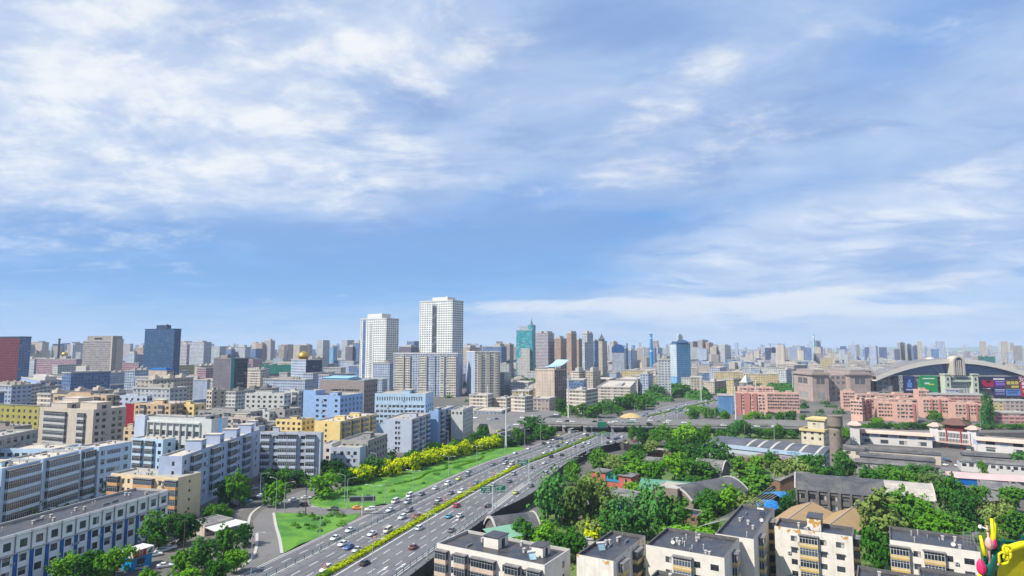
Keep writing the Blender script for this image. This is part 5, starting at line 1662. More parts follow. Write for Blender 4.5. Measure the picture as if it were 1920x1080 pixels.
for a0, a1, a2, yt, yb, yw, fc, lab, tp in (
 (905, 940, 950, 650, 708, 70, FC_MIDB, 'blue grey office complex with stepped top and mast', [(0.1, 0.9, 0.1, 0.4, 6)]), (944, 956, 963, 646, 706, 60, FC_BEI, 'grey tower left of the teal glass tower', [(0.2, 0.8, 0.2, 0.8, 3)]),
 (1005, 1028, 1039, 625, 706, 66, FC_MAUVE, 'mauve tower with pale balcony bands right of the teal tower', [(0.1, 0.9, 0.1, 0.4, 5), (0.1, 0.9, 0.6, 0.9, 5)]),
 (1038, 1052, 1063, 635, 706, 62, FC_TAN, 'brown tower lower than its neighbours, right of the mauve tower', [(0.2, 0.8, 0.3, 0.8, 6)]),
 (1062, 1072, 1081, 625, 708, 50, FC_TAN, 'tallest tan tower with flat drum top', [(0.05, 0.95, 0.05, 0.95, 5)]), (1080, 1086, 1093, 637, 706, 50, FC_TAN, 'narrow tan tower leaning on the tallest tan tower', [(0.2, 0.8, 0.2, 0.8, 3)]),
 (1091, 1102, 1112, 626, 708, 50, FC_WBAL, 'pale grey tower with crowned top right of tan towers', [(0.1, 0.45, 0.1, 0.9, 6), (0.6, 0.95, 0.1, 0.9, 4)]),
 (1093, 1097, 1103, 643, 710, 30, FC_WBAL, 'low white banded tower before the crowned tower', [(0.2, 0.6, 0.2, 0.6, 2)]), (1109, 1116, 1122, 639, 706, 50, FC_MIDB, 'blue shaded tower left of the pointed tower', [(0.2, 0.8, 0.2, 0.8, 3)]),
 (1143, 1151, 1158, 641, 690, 50, FC_CREAM, 'pale tower behind the blue capped building', [(0.2, 0.8, 0.2, 0.8, 3)]),
 (1176, 1184, 1192, 657, 692, 50, FC_MIDB, 'blue stepped block right of the blue capped building', [(0.2, 0.6, 0.2, 0.8, 5)]), (1195, 1206, 1213, 653, 690, 56, FC_BEI, 'pale grey tower left of the blue chimney', [(0.2, 0.8, 0.2, 0.8, 3)]),
 (1225, 1234, 1242, 653, 690, 56, FC_PALEB, 'pale blue tower right of the blue chimney', [(0.2, 0.8, 0.2, 0.8, 3)]), (1241, 1250, 1258, 668, 694, 50, FC_WBAL, 'low white banded block left of the light blue tower', ()),
 (1290, 1300, 1312, 641, 684, 50, FC_BEI, 'taupe tower just right of the light blue tower', [(0.2, 0.8, 0.2, 0.8, 3)]), (1308, 1318, 1328, 638, 684, 50, FC_BEI, 'second taupe tower right of the light blue tower', [(0.2, 0.8, 0.2, 0.8, 3)]),
 (1322, 1330, 1337, 643, 684, 50, FC_TAN, 'third taupe tower right of the light blue tower', [(0.2, 0.8, 0.2, 0.8, 3)]), (1295, 1318, 1323, 651, 686, 70, FC_PALE, 'white gridded block before the taupe towers', ()),
 (1331, 1344, 1350, 651, 688, 60, FC_CREAM, 'cream block right of the white gridded block', [(0.3, 0.8, 0.2, 0.8, 3)]), (1347, 1360, 1370, 648, 688, 60, FC_PALE, 'white residential tower right of the taupe towers', [(0.3, 0.8, 0.2, 0.8, 4)]),
 (1434, 1448, 1456, 652, 684, 60, FC_DKB, 'dark blue tower with crane on top, left of the pair', [(0.3, 0.8, 0.2, 0.8, 3)]), (1455, 1467, 1475, 652, 684, 60, FC_DKB, 'dark blue tower, right of the crane topped pair', [(0.3, 0.8, 0.2, 0.8, 3)]),
 (1494, 1502, 1509, 649, 676, 60, FC_PALEB, 'pale blue tower left of the turquoise chimney', ()), (1534, 1544, 1555, 650, 676, 60, FC_MIDB, 'blue hazy tower right of the turquoise chimney', ()),
 (1553, 1560, 1567, 653, 676, 60, FC_BEI, 'grey hazy tower behind the cream square block', ()), (1575, 1588, 1598, 649, 676, 60, FC_SITE, 'deep blue unfinished tower beside the small grey chimney', ()),
 (1539, 1562, 1570, 672, 702, 70, FC_YLW, 'cream square block with paired windows before the mall', ()), (1571, 1580, 1587, 658, 690, 60, FC_PALE, 'white tower left of the brown mall wing', [(0.2, 0.8, 0.2, 0.8, 2)]),
 (1585, 1597, 1604, 661, 690, 60, FC_BEI, 'grey brown tower behind the brown mall wing', [(0.2, 0.8, 0.2, 0.8, 2)]), (1621, 1640, 1650, 651, 678, 60, FC_SITE, 'long deep blue unfinished block, left half', ()),
 (1648, 1664, 1675, 651, 678, 60, FC_SITE, 'long deep blue unfinished block, right half', ()), (1628, 1638, 1646, 664, 684, 60, FC_BEI, 'grey block below the deep blue unfinished block', ()),
 (1671, 1678, 1687, 655, 686, 50, FC_RIB, 'white ribbed tower behind the mall arch', ()), (1682, 1690, 1697, 643, 684, 50, FC_BEI, 'slim grey tower with peaked top behind the mall arch', [(0.2, 0.8, 0.2, 0.8, 4)]),
 (1696, 1703, 1709, 646, 684, 50, FC_BEI, 'second slim grey tower behind the mall arch', [(0.2, 0.8, 0.2, 0.8, 4)]), (1708, 1714, 1721, 649, 684, 50, FC_MIDB, 'blue grey slim tower behind the mall arch', [(0.2, 0.8, 0.2, 0.8, 3)]),
 (1719, 1731, 1742, 641, 686, 56, FC_CREAM, 'broad cream tower behind the mall arch', [(0.1, 0.9, 0.1, 0.9, 3)]), (1838, 1852, 1862, 641, 684, 66, FC_CREAM, 'cream tower standing out of green netting', [(0.1, 0.9, 0.1, 0.9, 3)]),
 (1878, 1893, 1905, 641, 682, 66, FC_CREAM, 'cream tower at the far east of the skyline', [(0.1, 0.9, 0.1, 0.9, 3)]), (1866, 1880, 1890, 660, 692, 60, FC_WBAL, 'white banded block right of the green netting', ()),
 (1889, 1902, 1912, 660, 692, 60, FC_PALEB, 'blue white block at the far east', [(0.1, 0.5, 0.1, 0.9, 3)]), (1911, 1930, 1950, 662, 690, 60, FC_PALE, 'pale block cut by the right picture edge', ()),
):
 T('tower_block', lab, frame(a0, a1, a2, yt, yb=yb, yaw=yw), fc, 3.4, 3.1, top=tp, group='towers of the skyline')
fr = frame(968, 998, 1003, 619, yb=709, yaw=66)
def teal_crown(root, fr):
 wr, wl, h_ = fr['wr'], fr['wl'], fr['h']
 mb = MB()
 box_uv(mb, fr, 3, 3.2, 0, 0.5, wr + 1, -1, wl * 0.28, 0, h_ + 11)
 mb.build('corner_shaft', [FC_TEAL, RF_GREY], root)
 mb = MB()
 box_uv(mb, fr, 3.2, 3.2, 0, -5, 0, wl * 0.1, wl * 0.66, 0, h_ * 0.62)
 box_uv(mb, fr, 3.2, 3.2, 0, -5, -0.01, wl * 0.66, wl * 0.86, 0, h_ * 0.42)
 mb.build('pale_front', [FC_GRID, RF_LIGHT], root)
 mb = MB()
 for k in range(7):
  y = wl * (0.36 + 0.07 * k)
  mb.box(1, 2.2, y, y + 1.0, h_, h_ + 7.5)
 mb.box(0.8, 2.4, wl * 0.34, wl * 0.84, h_ + 7.5, h_ + 8.4)
 mb.build('roof_colonnade', M_LCONC, root)
 mb = MB()
 c = (wr * 0.5 + 1, wl * 0.14)
 mb.lathe([(3.6, h_ + 11), (3.2, h_ + 15), (2.2, h_ + 15), (2.0, h_ + 19), (1.0, h_ + 19), (0.9, h_ + 23), (0.25, h_ + 23), (0.1, h_ + 30)], 8, 0, c)
 mb.build('spire', M_GREY, root)
T('tower_block', 'teal glass tower with pale stepped front and spire', fr, FC_TEAL, 3, 3.2, crown=teal_crown)
fr = frame(1118, 1130, 1138, 640, yb=704, yaw=50)
def point_crown(root, fr):
 mb = MB()
 c = (fr['wr'] * 0.5, fr['wl'] * 0.5)
 h_ = fr['h']
 mb.lathe([(8, h_), (8, h_ + 4), (9.5, h_ + 4), (4.5, h_ + 10), (0.4, h_ + 17), (0.1, h_ + 21)], 4, 0, c)
 mb.build('pyramid_roof', plain('slate_roof', (0.12, 0.12, 0.14)), root)
T('tower_block', 'cream tower with dark pyramid roof and needle', fr, FC_CREAM, 3.2, 3.2, crown=point_crown)
fr = frame(1147, 1171, 1175, 654, yb=700, yaw=76)
def blue_cap(root, fr):
 wr, wl, h_ = fr['wr'], fr['wl'], fr['h']
 mb = MB()
 pr = [(-1 - 0.0, wl * i / 10, h_ + 4 + 7 * math.sin(PI * i / 10)) for i in range(11)]
 for i in range(10):
  a, b = pr[i], pr[i + 1]
  mb.poly([(a[0], a[1], h_ - 8), (b[0], b[1], h_ - 8), b, a][::-1])
  mb.poly([a, b, (wr, b[1], b[2]), (wr, a[1], a[2])][::-1])
 mb.build('curved_cap', plain('deep_blue_glass', (0.015, 0.09, 0.27), 0.3, 0.1), root)
 mb = MB()
 mb.box(wr - 3, wr + 2, -3, 1, 0, h_ + 14)
 mb.build('corner_mast', FC_MIDB, root)
T('office_building', 'white ribbed building under a curved dark blue cap', fr, FC_RIB, 3.0, 3.4, crown=blue_cap)
fr = frame(1256, 1270, 1294, 645, yb=722, yaw=22)
def btow(root, fr):
 wr, wl, h_ = fr['wr'], fr['wl'], fr['h']
 mb = MB()
 mb.box(wr * 0.08, wr * 0.92, wl * 0.1, wl * 0.9, h_ + 0.9, h_ + 4.5)
 mb.poly([(-1, -1, h_ + 2.2), (wr + 1, -1, h_ + 2.2), (wr * 0.75, wl * 0.3, h_ + 7), (wr * 0.25, wl * 0.3, h_ + 7)])
 mb.build('hip_roof', plain('slate_blue_roof', (0.06, 0.12, 0.24)), root)
 mb = MB()
 mb.box(wr * 0.3, wr * 0.62, wl * 0.3, wl * 0.7, h_ + 4.5, h_ + 14.5)
 mb.box(wr * 0.36, wr * 0.56, wl * 0.36, wl * 0.6, h_ + 14.5, h_ + 17)
 mb.build('lift_tower', FC_BTOWL, root)
 mb = MB()
 box_uv(mb, fr, 4, 4, 0, -0.8, wr + 2.5, -0.8, wl + 2, 0, 14)
 mb.build('podium', [FC_BTOW, RF_GREY], root)
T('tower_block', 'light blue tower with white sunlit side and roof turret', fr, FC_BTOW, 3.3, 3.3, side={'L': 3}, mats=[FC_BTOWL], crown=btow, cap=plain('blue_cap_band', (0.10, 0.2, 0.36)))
fr = frame(1004, 1040, 1062, 694, yb=770, yaw=50)
def tan_roof(root, fr):
 wr, wl, h_ = fr['wr'], fr['wl'], fr['h']
 mb = MB()
 n = 8
 pr = [(wr * (0.0 + 1.15 * i / n), h_ + 6 + 3.5 * (i / n) ** 2 * 2 - 3) for i in range(n + 1)]
 for i in range(n):
  (x0, z0), (x1, z1) = pr[i], pr[i + 1]
  mb.poly([(x0, -1, z0), (x1, -1, z1), (x1, wl * 0.6, z1), (x0, wl * 0.6, z0)])
  mb.poly([(x0, -1, z0 - 0.5), (x1, -1, z1 - 0.5), (x1, -1, z1), (x0, -1, z0)])
 mb.build('swept_roof', plain('pale_blue_swept_roof', (0.36, 0.55, 0.66), 0.5, 0.08), root)
 mb = MB()
 for k in range(6):
  mb.box(wr * k / 5.5, wr * k / 5.5 + 0.4, 0, 0.4, h_, h_ + 4.5)
 mb.build('roof_post', M_DARK, root)
T('office_building', 'tan tower with blank face, dark ribs and swept blue roof', fr, FC_DRIB, 3.2, 3.4, side={'L': 3}, mats=[FC_TANB], crown=tan_roof, cap=W_BGE)
# middle distance round the interchange
for a0, a1, a2, yt, yb, yw, fc, lab, tp in (
 (1062, 1098, 1121, 733, 775, 60, FC_APT, 'beige balcony block before the swept blue roof tower', [(0.2, 0.6, 0.3, 0.6, 2)]), (1120, 1182, 1192, 727, 760, 76, FC_APT, 'long beige balcony row left of the white pole', [(0.2, 0.6, 0.3, 0.5, 2)]),
 (1063, 1094, 1100, 713, 752, 76, FC_MIDB, 'cobalt blue block behind the beige balcony blocks', ()), (1070, 1086, 1098, 697, 738, 56, FC_APT, 'cream stepped block with balconies above the cobalt block', [(0.2, 0.9, 0.2, 0.6, 5)]),
 (1098, 1112, 1126, 697, 738, 56, FC_CREAM, 'second cream stepped block above the cobalt block', [(0.2, 0.9, 0.2, 0.6, 5)]), (958, 984, 999, 745, 786, 60, FC_APT, 'beige balcony house beside the flyover ramp', [(0.3, 0.6, 0.3, 0.6, 2)]),
 (960, 992, 1000, 734, 765, 76, FC_YLW, 'yellow orange block behind the beige house by the ramp', ()), (1000, 1030, 1042, 748, 778, 66, FC_BROWN, 'low brown brick building by the trees left of the tall white pole', ()),
 (956, 990, 1001, 718, 742, 76, FC_PALE, 'white balcony block before the green hill trees', ()), (1200, 1216, 1224, 702, 740, 66, FC_PALEB, 'blue grey cube block left of the light blue tower', [(0.2, 0.8, 0.2, 0.8, 3)]),
 (1110, 1142, 1155, 712, 736, 70, FC_CREAM, 'cream row with tree behind the long beige row', ()), (1155, 1196, 1208, 712, 740, 70, FC_CREAM, 'second cream row behind the long beige row', ()),
 (1319, 1340, 1361, 716, 738, 40, FC_CREAM, 'beige three storey block above the expressway bend', [(0.1, 0.3, 0.1, 0.5, 3)]), (1362, 1376, 1402, 712, 740, 40, FC_YLW, 'yellow block beside the glass pyramid', ()),
 (1390, 1440, 1470, 702, 722, 66, FC_YLW, 'long yellow flat block behind the salmon hotel', ()), (1338, 1385, 1400, 698, 716, 70, FC_YLW, 'yellow row left of the long yellow block', ()),
 (1408, 1424, 1432, 690, 712, 70, FC_PALEB, 'pale blue cube block above the long yellow block', ()), (920, 946, 958, 700, 740, 60, FC_PALE, 'pale block right of the grey balcony slab', ()),
 (926, 950, 962, 748, 780, 66, FC_APT, 'row of small tan houses behind the blue shed', ()), (1460, 1475, 1500, 694, 722, 40, FC_PALE, 'white flat block before the turquoise chimney', [(0.2, 0.5, 0.2, 0.5, 3)]),
 (1476, 1490, 1514, 686, 720, 40, FC_BEI, 'grey office block beside the brown mall wing', ()), (1330, 1350, 1362, 690, 712, 60, FC_PALEB, 'blue white low block left of the yellow rows', ()),
 (880, 912, 926, 742, 782, 70, FC_APT, 'low terrace below the grey balcony slab', ()), (888, 940, 956, 772, 790, 76, FC_PALEB, 'low blue shed row beside the roundabout', ()),
):
 T('apartment_block', lab, frame(a0, a1, a2, yt, yb=yb, yaw=yw), fc, 3.6, 3.3, roof=RF_CREAM, top=tp, group='blocks round the interchange')
# ---------------------------------------------------------------- salmon estate and the mall
SG = 'salmon apartment blocks before the mall'
def salmon(lab, args, nl, nr, ledge=True, red=()):
 fr = frame(**args)
 h = House('apartment_block', lab, fr, W_SAL, RF_CREAM, plain('salmon_coping', (0.55, 0.36, 0.28)), group=SG)
 nf = int((fr['h'] - 3.5) / 3.0)
 for f, n in (('L', nl), ('R', nr)):
  for i in range(n):
   at = (i + 0.5) / n
   if i % 2 == 1:
    h.col(f, at, min(6.5, fr['wl' if f == 'L' else 'wr'] / n * 0.9), 1.5, 0.9, 3.0, nf, fr['h'] - 4.0, mf=M_FRAMED)
   else:
    h.col(f, at, 1.7, 1.5, 0.9, 3.0, nf, fr['h'] - 4.0, mf=M_FRAMED)
 mb = MB()
 for k in range(0, nf + 1):
  z = fr['h'] - 4.0 - 3.0 * k + 0.55
  if z > 0.5:
   mb.box(-0.12, -0.002, 0, fr['wl'], z, z + 0.22)
   mb.box(0, fr['wr'], -0.12, -0.002, z, z + 0.22)
 mb.build('string_course', plain('pale_salmon_trim', (0.70, 0.52, 0.44)), h.root)
 for f, a, b in red:
  o, d, W = face_geo(f, fr['wr'], fr['wl'])
  mb = MB()
  n_ = Vector((d.y, -d.x, 0))
  A, B = o + d * (a * W), o + d * (b * W)
  q = [A + n_ * 0.9, B + n_ * 0.9, B, A]
  mb.prism([(p.x, p.y) for p in (A + n_ * 0.9, B + n_ * 0.9, B + n_ * 0.002, A + n_ * 0.002)], 0, fr['h'] - 0.4)
  mb.build('stair_and_shade_bay', plain('brick_red_and_shade', (0.46, 0.19, 0.17), 0.85, 0.12, 0.3), h.root)  # on the hotel wing this red is its shaded side put into colour
 h.finish([(0.2, 0.6, 0.2, 0.35, 2.2), (0.2, 0.6, 0.6, 0.75, 2.2)], 5)
salmon('salmon block with red stair bay, left of the front salmon row', dict(xl=1594, xc=1618, xr=1632, yt=750, yb=790, yaw=40), 4, 5, red=(('R', 0.3, 0.5), ('R', 0.8, 0.98)))
salmon('orange salmon block at the front left of the salmon estate', dict(xl=1646, xc=1676, xr=1684, yt=754, yb=789, yaw=72), 5, 2, red=(('R', 0.1, 0.9),))
salmon('front salmon block with long window strips', dict(xl=1680, xc=1721, xr=1733, yt=756, yb=793, yaw=74), 5, 4, red=(('L', 0.8, 0.9),))
salmon('salmon block with ladder of balconies in the middle of the estate', dict(xl=1730, xc=1786, xr=1800, yt=748, yb=785, yaw=74), 9, 3, red=(('L', 0.28, 0.33), ('L', 0.56, 0.61), ('L', 0.9, 0.96)))
salmon('rightmost salmon block with red stair bays', dict(xl=1790, xc=1842, xr=1852, yt=757, yb=790, yaw=76), 7, 3, red=(('L', 0.42, 0.50), ('L', 0.78, 0.86)))
salmon('long salmon block behind the front left blocks', dict(xl=1622, xc=1728, xr=1740, yt=748, yb=778, yaw=86), 13, 3)
salmon('pale salmon block left rear of the estate', dict(xl=1580, xc=1604, xr=1612, yt=734, yb=770, yaw=72), 5, 2)
salmon('rear salmon row with roof boxes below the green billboard', dict(xl=1606, xc=1722, xr=1734, yt=739, yb=764, yaw=90), 13, 2)
salmon('small salmon block at the right end of the rear row', dict(xl=1722, xc=1744, xr=1752, yt=731, yb=768, yaw=76), 4, 2)
salmon('salmon hotel front with six rows of small windows', dict(xl=1438, xc=1500, xr=1509, yt=737, yb=775, yaw=80), 13, 3)
salmon('salmon hotel wing with shade coloured red on its stepped side beside the blue gable', dict(xl=1378, xc=1436, xr=1446, yt=737, yb=779, yaw=70), 9, 3, red=(('L', 0.02, 0.2), ('L', 0.3, 0.5), ('L', 0.6, 0.72)))
salmon('upper salmon hotel block behind the hotel front', dict(xl=1386, xc=1452, xr=1460, yt=726, yb=762, yaw=78), 9, 2)
fr = frame(1346, 1376, 1384, 742, yb=777, yaw=72)
T('apartment_block', 'blue gable block standing left of the salmon hotel', fr, FC_BTOW, 5, 3.2, roof=RF_LIGHT, side={'L': 3}, mats=[facade('fac_blue_gable', (0.10, 0.25, 0.48), (0.03, 0.08, 0.18), 0.12, 0.3)])
fr = frame(1386, 1402, 1412, 718, yb=752, yaw=56)
def glass_pyr(root, fr):
 mb = MB()
 h_ = fr['h']
 x0, x1, y0, y1 = 1, fr['wr'] - 1, 1, fr['wl'] - 1
 ap = ((x0 + x1) / 2, (y0 + y1) / 2, h_ + 9)
 c = [(x0, y0, h_ + 1), (x1, y0, h_ + 1), (x1, y1, h_ + 1), (x0, y1, h_ + 1)]
 for i in range(4):
  mb.poly([c[i], c[(i + 1) % 4], ap])
 mb.build('glass_pyramid', M_WHITE, root)
T('office_building', 'grey building under a white glass pyramid roof', fr, FC_GRYM, 4, 4, crown=glass_pyr)
for lab, args, fc in (('tan house at the right edge below the red billboards', dict(xl=1861, xc=1884, xr=1892, yt=752, yb=786, yaw=76), FC_YLW), ('brick red market row at the right edge', dict(xl=1870, xc=1925, xr=1960, yt=775, yb=796, yaw=80), FC_SALS),
     ('dark red row behind the rightmost salmon block', dict(xl=1740, xc=1848, xr=1856, yt=741, yb=770, yaw=80), FC_SALS), ('small blue grey house with water tank behind the rear salmon row', dict(xl=1783, xc=1800, xr=1804, yt=731, yb=760, yaw=76), FC_PALEB),
     ('dark red hall under the eastern billboards', dict(xl=1850, xc=1930, xr=1950, yt=752, yb=772, yaw=80), FC_BROWN)):
 T('apartment_block', lab, frame(**args), fc, 4, 3.3, roof=RF_LIGHT)
def box_at(mb, A, s, x0, x1, z0, z1, y0, y1, m=0):
 mb.box(x0, x1, y0, y1, z0, z1, m)
def mall():
 Y0 = G(1780, 752).y
 sc = lambda x: AT(x, 690, Y0).x
 zz = lambda y: AT(1780, y, Y0).z
 t = empty('shopping_mall', (0, Y0, 0))
 tag(t, 'huge mall with arched roof, pale gateway and brown stone wing', 'shopping mall')
 # brown wing with two towers
 mb = MB()
 for xa, xb, yt, d in ((1516, 1546, 698, 8), (1585, 1623, 698, 8)):
  box_uv(mb, dict(wr=0, wl=0, h=0), 40, zz(yt) / 2.2, 0, sc(xa), sc(xb), -d, 40, 0, zz(yt))
  mb.box(sc(xa) - 1.5, sc(xb) + 1.5, -d - 1.5, 42, zz(703), zz(700), 1)
  mb.box(sc(xa) + 3, sc(xb) - 3, -d + 3, 38, zz(698), zz(693), 1)
 box_uv(mb, dict(wr=0, wl=0, h=0), 6.5, 6.0, 2, sc(1546), sc(1585), 0, 40, 0, zz(703))
 box_uv(mb, dict(wr=0, wl=0, h=0), 9, 5.0, 2, sc(1623), sc(1640), 4, 40, 0, zz(694))
 mb.build('stone_wing', [facade('fac_big_window', (0.48, 0.38, 0.34), (0.10, 0.10, 0.10), 0.5, 0.42, 0.4), W_BRN, FC_BROWN], t)
 # gridded front
 mb = MB()
 box_uv(mb, dict(wr=0, wl=0, h=0), 7.5, 5.5, 0, sc(1640), sc(2010), -2, 60, 0, zz(704))
 mb.box(sc(1640), sc(2010), -3.2, -2.003, zz(706), zz(704) + 0.6, 1)
 mb.build('front', [FC_GRYM, M_CONC], t)
 # the arch: pale box girder over a blue glass lunette
 xa, xb, xm = sc(1636), sc(1935), sc(1785)
 zl, zt_ = zz(704), zz(671)
 n = 40
 arc = lambda s: (xa + (xb - xa) * s, zl - 1 + (zt_ - zl) * (1 - (2 * s - 1) ** 2))
 mb = MB()
 for i in range(n):
  (x0, z0), (x1, z1) = arc(i / n), arc((i + 1) / n)
  th0, th1 = 5.2, 5.2
  for y in (-6.0, 22.0):
   f = [(x0, y, z0 - th0), (x1, y, z1 - th1), (x1, y, z1), (x0, y, z0)]
   mb.poly(f if y < 0 else f[::-1], 0)
  mb.poly([(x0, -6, z0), (x1, -6, z1), (x1, 22, z1), (x0, 22, z0)], 1)
  mb.poly([(x0, -6, z0 - th0), (x0, 22, z0 - th0), (x1, 22, z1 - th1), (x1, -6, z1 - th1)], 0)
 mb.build('arched_roof', [plain('arch_cladding', (0.72, 0.68, 0.60), 0.6, 0.08), RF_GREY], t)
 mb = MB()
 for i in range(n):
  (x0, z0), (x1, z1) = arc(i / n), arc((i + 1) / n)
  if z1 - 5.2 > zl - 1 or z0 - 5.2 > zl - 1:
   mb.poly([(x0, 1.0, zl - 1.5), (x1, 1.0, zl - 1.5), (x1, 1.0, max(zl - 1.4, z1 - 4.9)), (x0, 1.0, max(zl - 1.4, z0 - 4.9))])
 gl = mb.build('lunette_glass', glass_mat('lunette_blue_glass', (0.012, 0.045, 0.11), 0.2), t)
 mb = MB()
 for k in range(-9, 10):
  if k:
   mb.tube([(xm + k * 3.2, 0.4, zl - 1), (xm + k * 10.5, 0.4, max(zl - 0.5, zl - 5 + (zt_ - zl) * (1 - (k * 10.5 / (xb - xm)) ** 2)))], 0.22, 4)
 mb.build('lunette_rib', M_GREY, t)
 # central portal with arch top
 mb = MB()
 w = 6.8
 zb, zc = zz(703), zz(678)
 pts = [(xm - w, zb), (xm + w, zb)] + [(xm + w * math.cos(a * PI / 14), zc + w * 0.95 * math.sin(a * PI / 14)) for a in range(15)]
 inner = [(xm + (x - xm) * 0.68, zb + (z - zb) * 0.93) for x, z in pts]
 m_ = len(pts)
 for i in range(m_):
  j = (i + 1) % m_
  a, b, c, d = pts[i], pts[j], inner[j], inner[i]
  mb.poly([(a[0], -12, a[1]), (b[0], -12, b[1]), (c[0], -12, c[1]), (d[0], -12, d[1])], 0)
  mb.poly([(b[0], -12, b[1]), (a[0], -12, a[1]), (a[0], 0, a[1]), (b[0], 0, b[1])], 0)
  mb.poly([(d[0], -12, d[1]), (c[0], -12, c[1]), (c[0], -10.5, c[1]), (d[0], -10.5, d[1])], 0)
 mb.poly([(p[0], -10.5, p[1]) for p in inner], 1)
 for k in (-0.34, 0.0, 0.34):
  mb.box(xm + k * w - 0.5, xm + k * w + 0.5, -11.5, -10.52, zb, zc + 2, 0)
 for k in range(-4, 5):
  mb.box(xm + k * 1.6 - 0.3, xm + k * 1.6 + 0.3, -11.2, -10.53, zb, zb + 9, 0)
 mb.build('portal', [plain('portal_stone', (0.50, 0.46, 0.41), 0.7, 0.08), MATS['lunette_blue_glass']], t)
 mb = MB()
 mb.lathe([(5, zz(682)), (5, zz(676))] + dome_lathe(5, zz(676), 0.75), 18, 0, (xm - 14, 16))
 mb.build('rear_dome', M_LCONC, t)
 # pale gateway
 mb = MB()
 for xg in (1757, 1808):
  x0 = sc(xg)
  mb.box(x0, x0 + 6.5, -12, -4, 0, zz(702), 0)
  mb.box(x0 - 0.7, x0 + 7.2, -12.7, -3.5, zz(702), zz(702) + 1.2, 0)
  for k in range(4):
   mb.box(x0 + 2.3, x0 + 4.2, -12.1, -11.99, 5 + k * 6.4, 8.5 + k * 6.4, 1)
 mb.box(sc(1757) + 6.5, sc(1808), -10, -4, zz(715), zz(704), 0)
 for k in range(15):
  x = sc(1764) + (sc(1807) - sc(1764)) * (k + 0.5) / 15
  mb.box(x - 0.6, x + 0.6, -10.1, -9.99, zz(711), zz(707), 1)
 mb.box(sc(1757) + 6.5, sc(1808), -7, -4, 0, zz(715), 2)
 for k in range(6):
  mb.box(sc(1757) + 6.5 + k * 1.6, sc(1808) - k * 1.6, -7.1 - 0.01 * k, -7.0, 0, zz(715) - k * 1.8, 2 if k % 2 else 0)
 mb.build('gateway', [plain('gate_pale_green', (0.55, 0.60, 0.50), 0.7, 0.08), M_DARK, plain('gate_grey', (0.30, 0.29, 0.30))], t)
 def panel(lab, xa_, xb_, ya, yb_, col, marks_=(), lines=()):
  b = empty('billboard', (sc(xa_), Y0 - 4.5, zz(yb_)))
  tag(b, lab, 'billboard', 'billboards on the mall front')
  W, H = sc(xb_) - sc(xa_), zz(ya) - zz(yb_)
  mb = MB()
  mb.box(0, W, 0, 2.4, 0, H)
  mb.build('panel', plain('sign_%d_%d' % (xa_, ya), col, 0.6, 0.12, 0.08), b)
  for x0, x1, z0, z1, c in lines:
   mb = MB()
   mb.box(x0 * W, x1 * W, -0.12, -0.01, z0 * H, z1 * H)
   mb.build('colour_field', plain('ink_%d_%d_%d' % tuple(int(q * 99) for q in c), c, 0.6, 0.1), b)
  for tx, fx, fz, size, c in marks_:
   letters(tx, size, plain('ink_%d_%d_%d' % tuple(int(q * 99) for q in c), c, 0.6, 0.1), b, (fx * W, -0.2, fz * H), (PI / 2, 0, 0))
 wht = (0.75, 0.76, 0.78)
 panel('black banner with white vertical characters on the mall front', 1669, 1690, 705, 735, (0.03, 0.03, 0.04), [('双\n虎\n家\n私', 0.66, 0.5, 5.6, wht)])
 panel('blue banner with light figure beside the black banner', 1690, 1708, 705, 735, (0.02, 0.04, 0.17), (), [(0.25, 0.75, 0.3, 0.6, (0.12, 0.25, 0.6)), (0.1, 0.9, 0.12, 0.2, (0.5, 0.5, 0.55)), (0.4, 0.6, 0.62, 0.78, (0.15, 0.3, 0.6))])
 panel('green billboard with white writing and pale foot', 1719, 1751, 704, 742, (0.01, 0.30, 0.09), (), [(0.15, 0.85, 0.83, 0.88, wht), (0.25, 0.55, 0.58, 0.66, wht), (0.45, 0.8, 0.53, 0.6, (0.5, 0.65, 0.1)), (0.1, 0.95, 0.02, 0.18, (0.45, 0.6, 0.75)), (0.38, 0.62, 0.1, 0.26, (0.05, 0.1, 0.2))])
 panel('navy billboard with red centre right of the gateway', 1824, 1855, 706, 730, (0.02, 0.02, 0.06), (), [(0.3, 1.0, 0.2, 0.72, (0.40, 0.01, 0.06)), (0.55, 0.85, 0.55, 0.68, (0.7, 0.6, 0.6)), (0.3, 0.8, 0.05, 0.1, wht)])
 panel('purple billboard with white lines of writing', 1855, 1877, 706, 742, (0.05, 0.03, 0.15), (), [(0.0, 0.95, 0.84, 0.92, wht), (0.15, 0.9, 0.72, 0.77, (0.4, 0.3, 0.7)), (0.2, 0.95, 0.55, 0.68, (0.28, 0.12, 0.55)), (0.1, 0.9, 0.3, 0.34, wht), (0.1, 0.9, 0.2, 0.25, (0.3, 0.3, 0.6)), (0.1, 0.9, 0.08, 0.13, (0.3, 0.3, 0.6))])
 panel('brown billboard with yellow characters', 1877, 1904, 706, 742, (0.10, 0.06, 0.02), (), [(0.0, 1.0, 0.02, 0.35, (0.12, 0.25, 0.6)), (0.1, 0.9, 0.25, 0.29, wht), (0.1, 0.8, 0.14, 0.18, wht), (0.1, 0.35, 0.60, 0.76, (0.6, 0.5, 0.12)), (0.4, 0.62, 0.60, 0.76, (0.6, 0.5, 0.12)), (0.67, 0.9, 0.60, 0.76, (0.6, 0.5, 0.12)), (0.4, 0.9, 0.42, 0.54, (0.6, 0.5, 0.12)), (0.0, 1.0, 0.88, 1.0, (0.02, 0.03, 0.12))])
 panel('red billboard with white and yellow writing at the picture edge', 1904, 1934, 704, 743, (0.50, 0.012, 0.05), [('安居', 0.32, 0.82, 7.5, wht)], [(0.12, 0.9, 0.55, 0.68, wht), (0.12, 0.9, 0.40, 0.5, wht), (0.15, 0.5, 0.2, 0.3, (0.65, 0.5, 0.1))])
MALL = mall
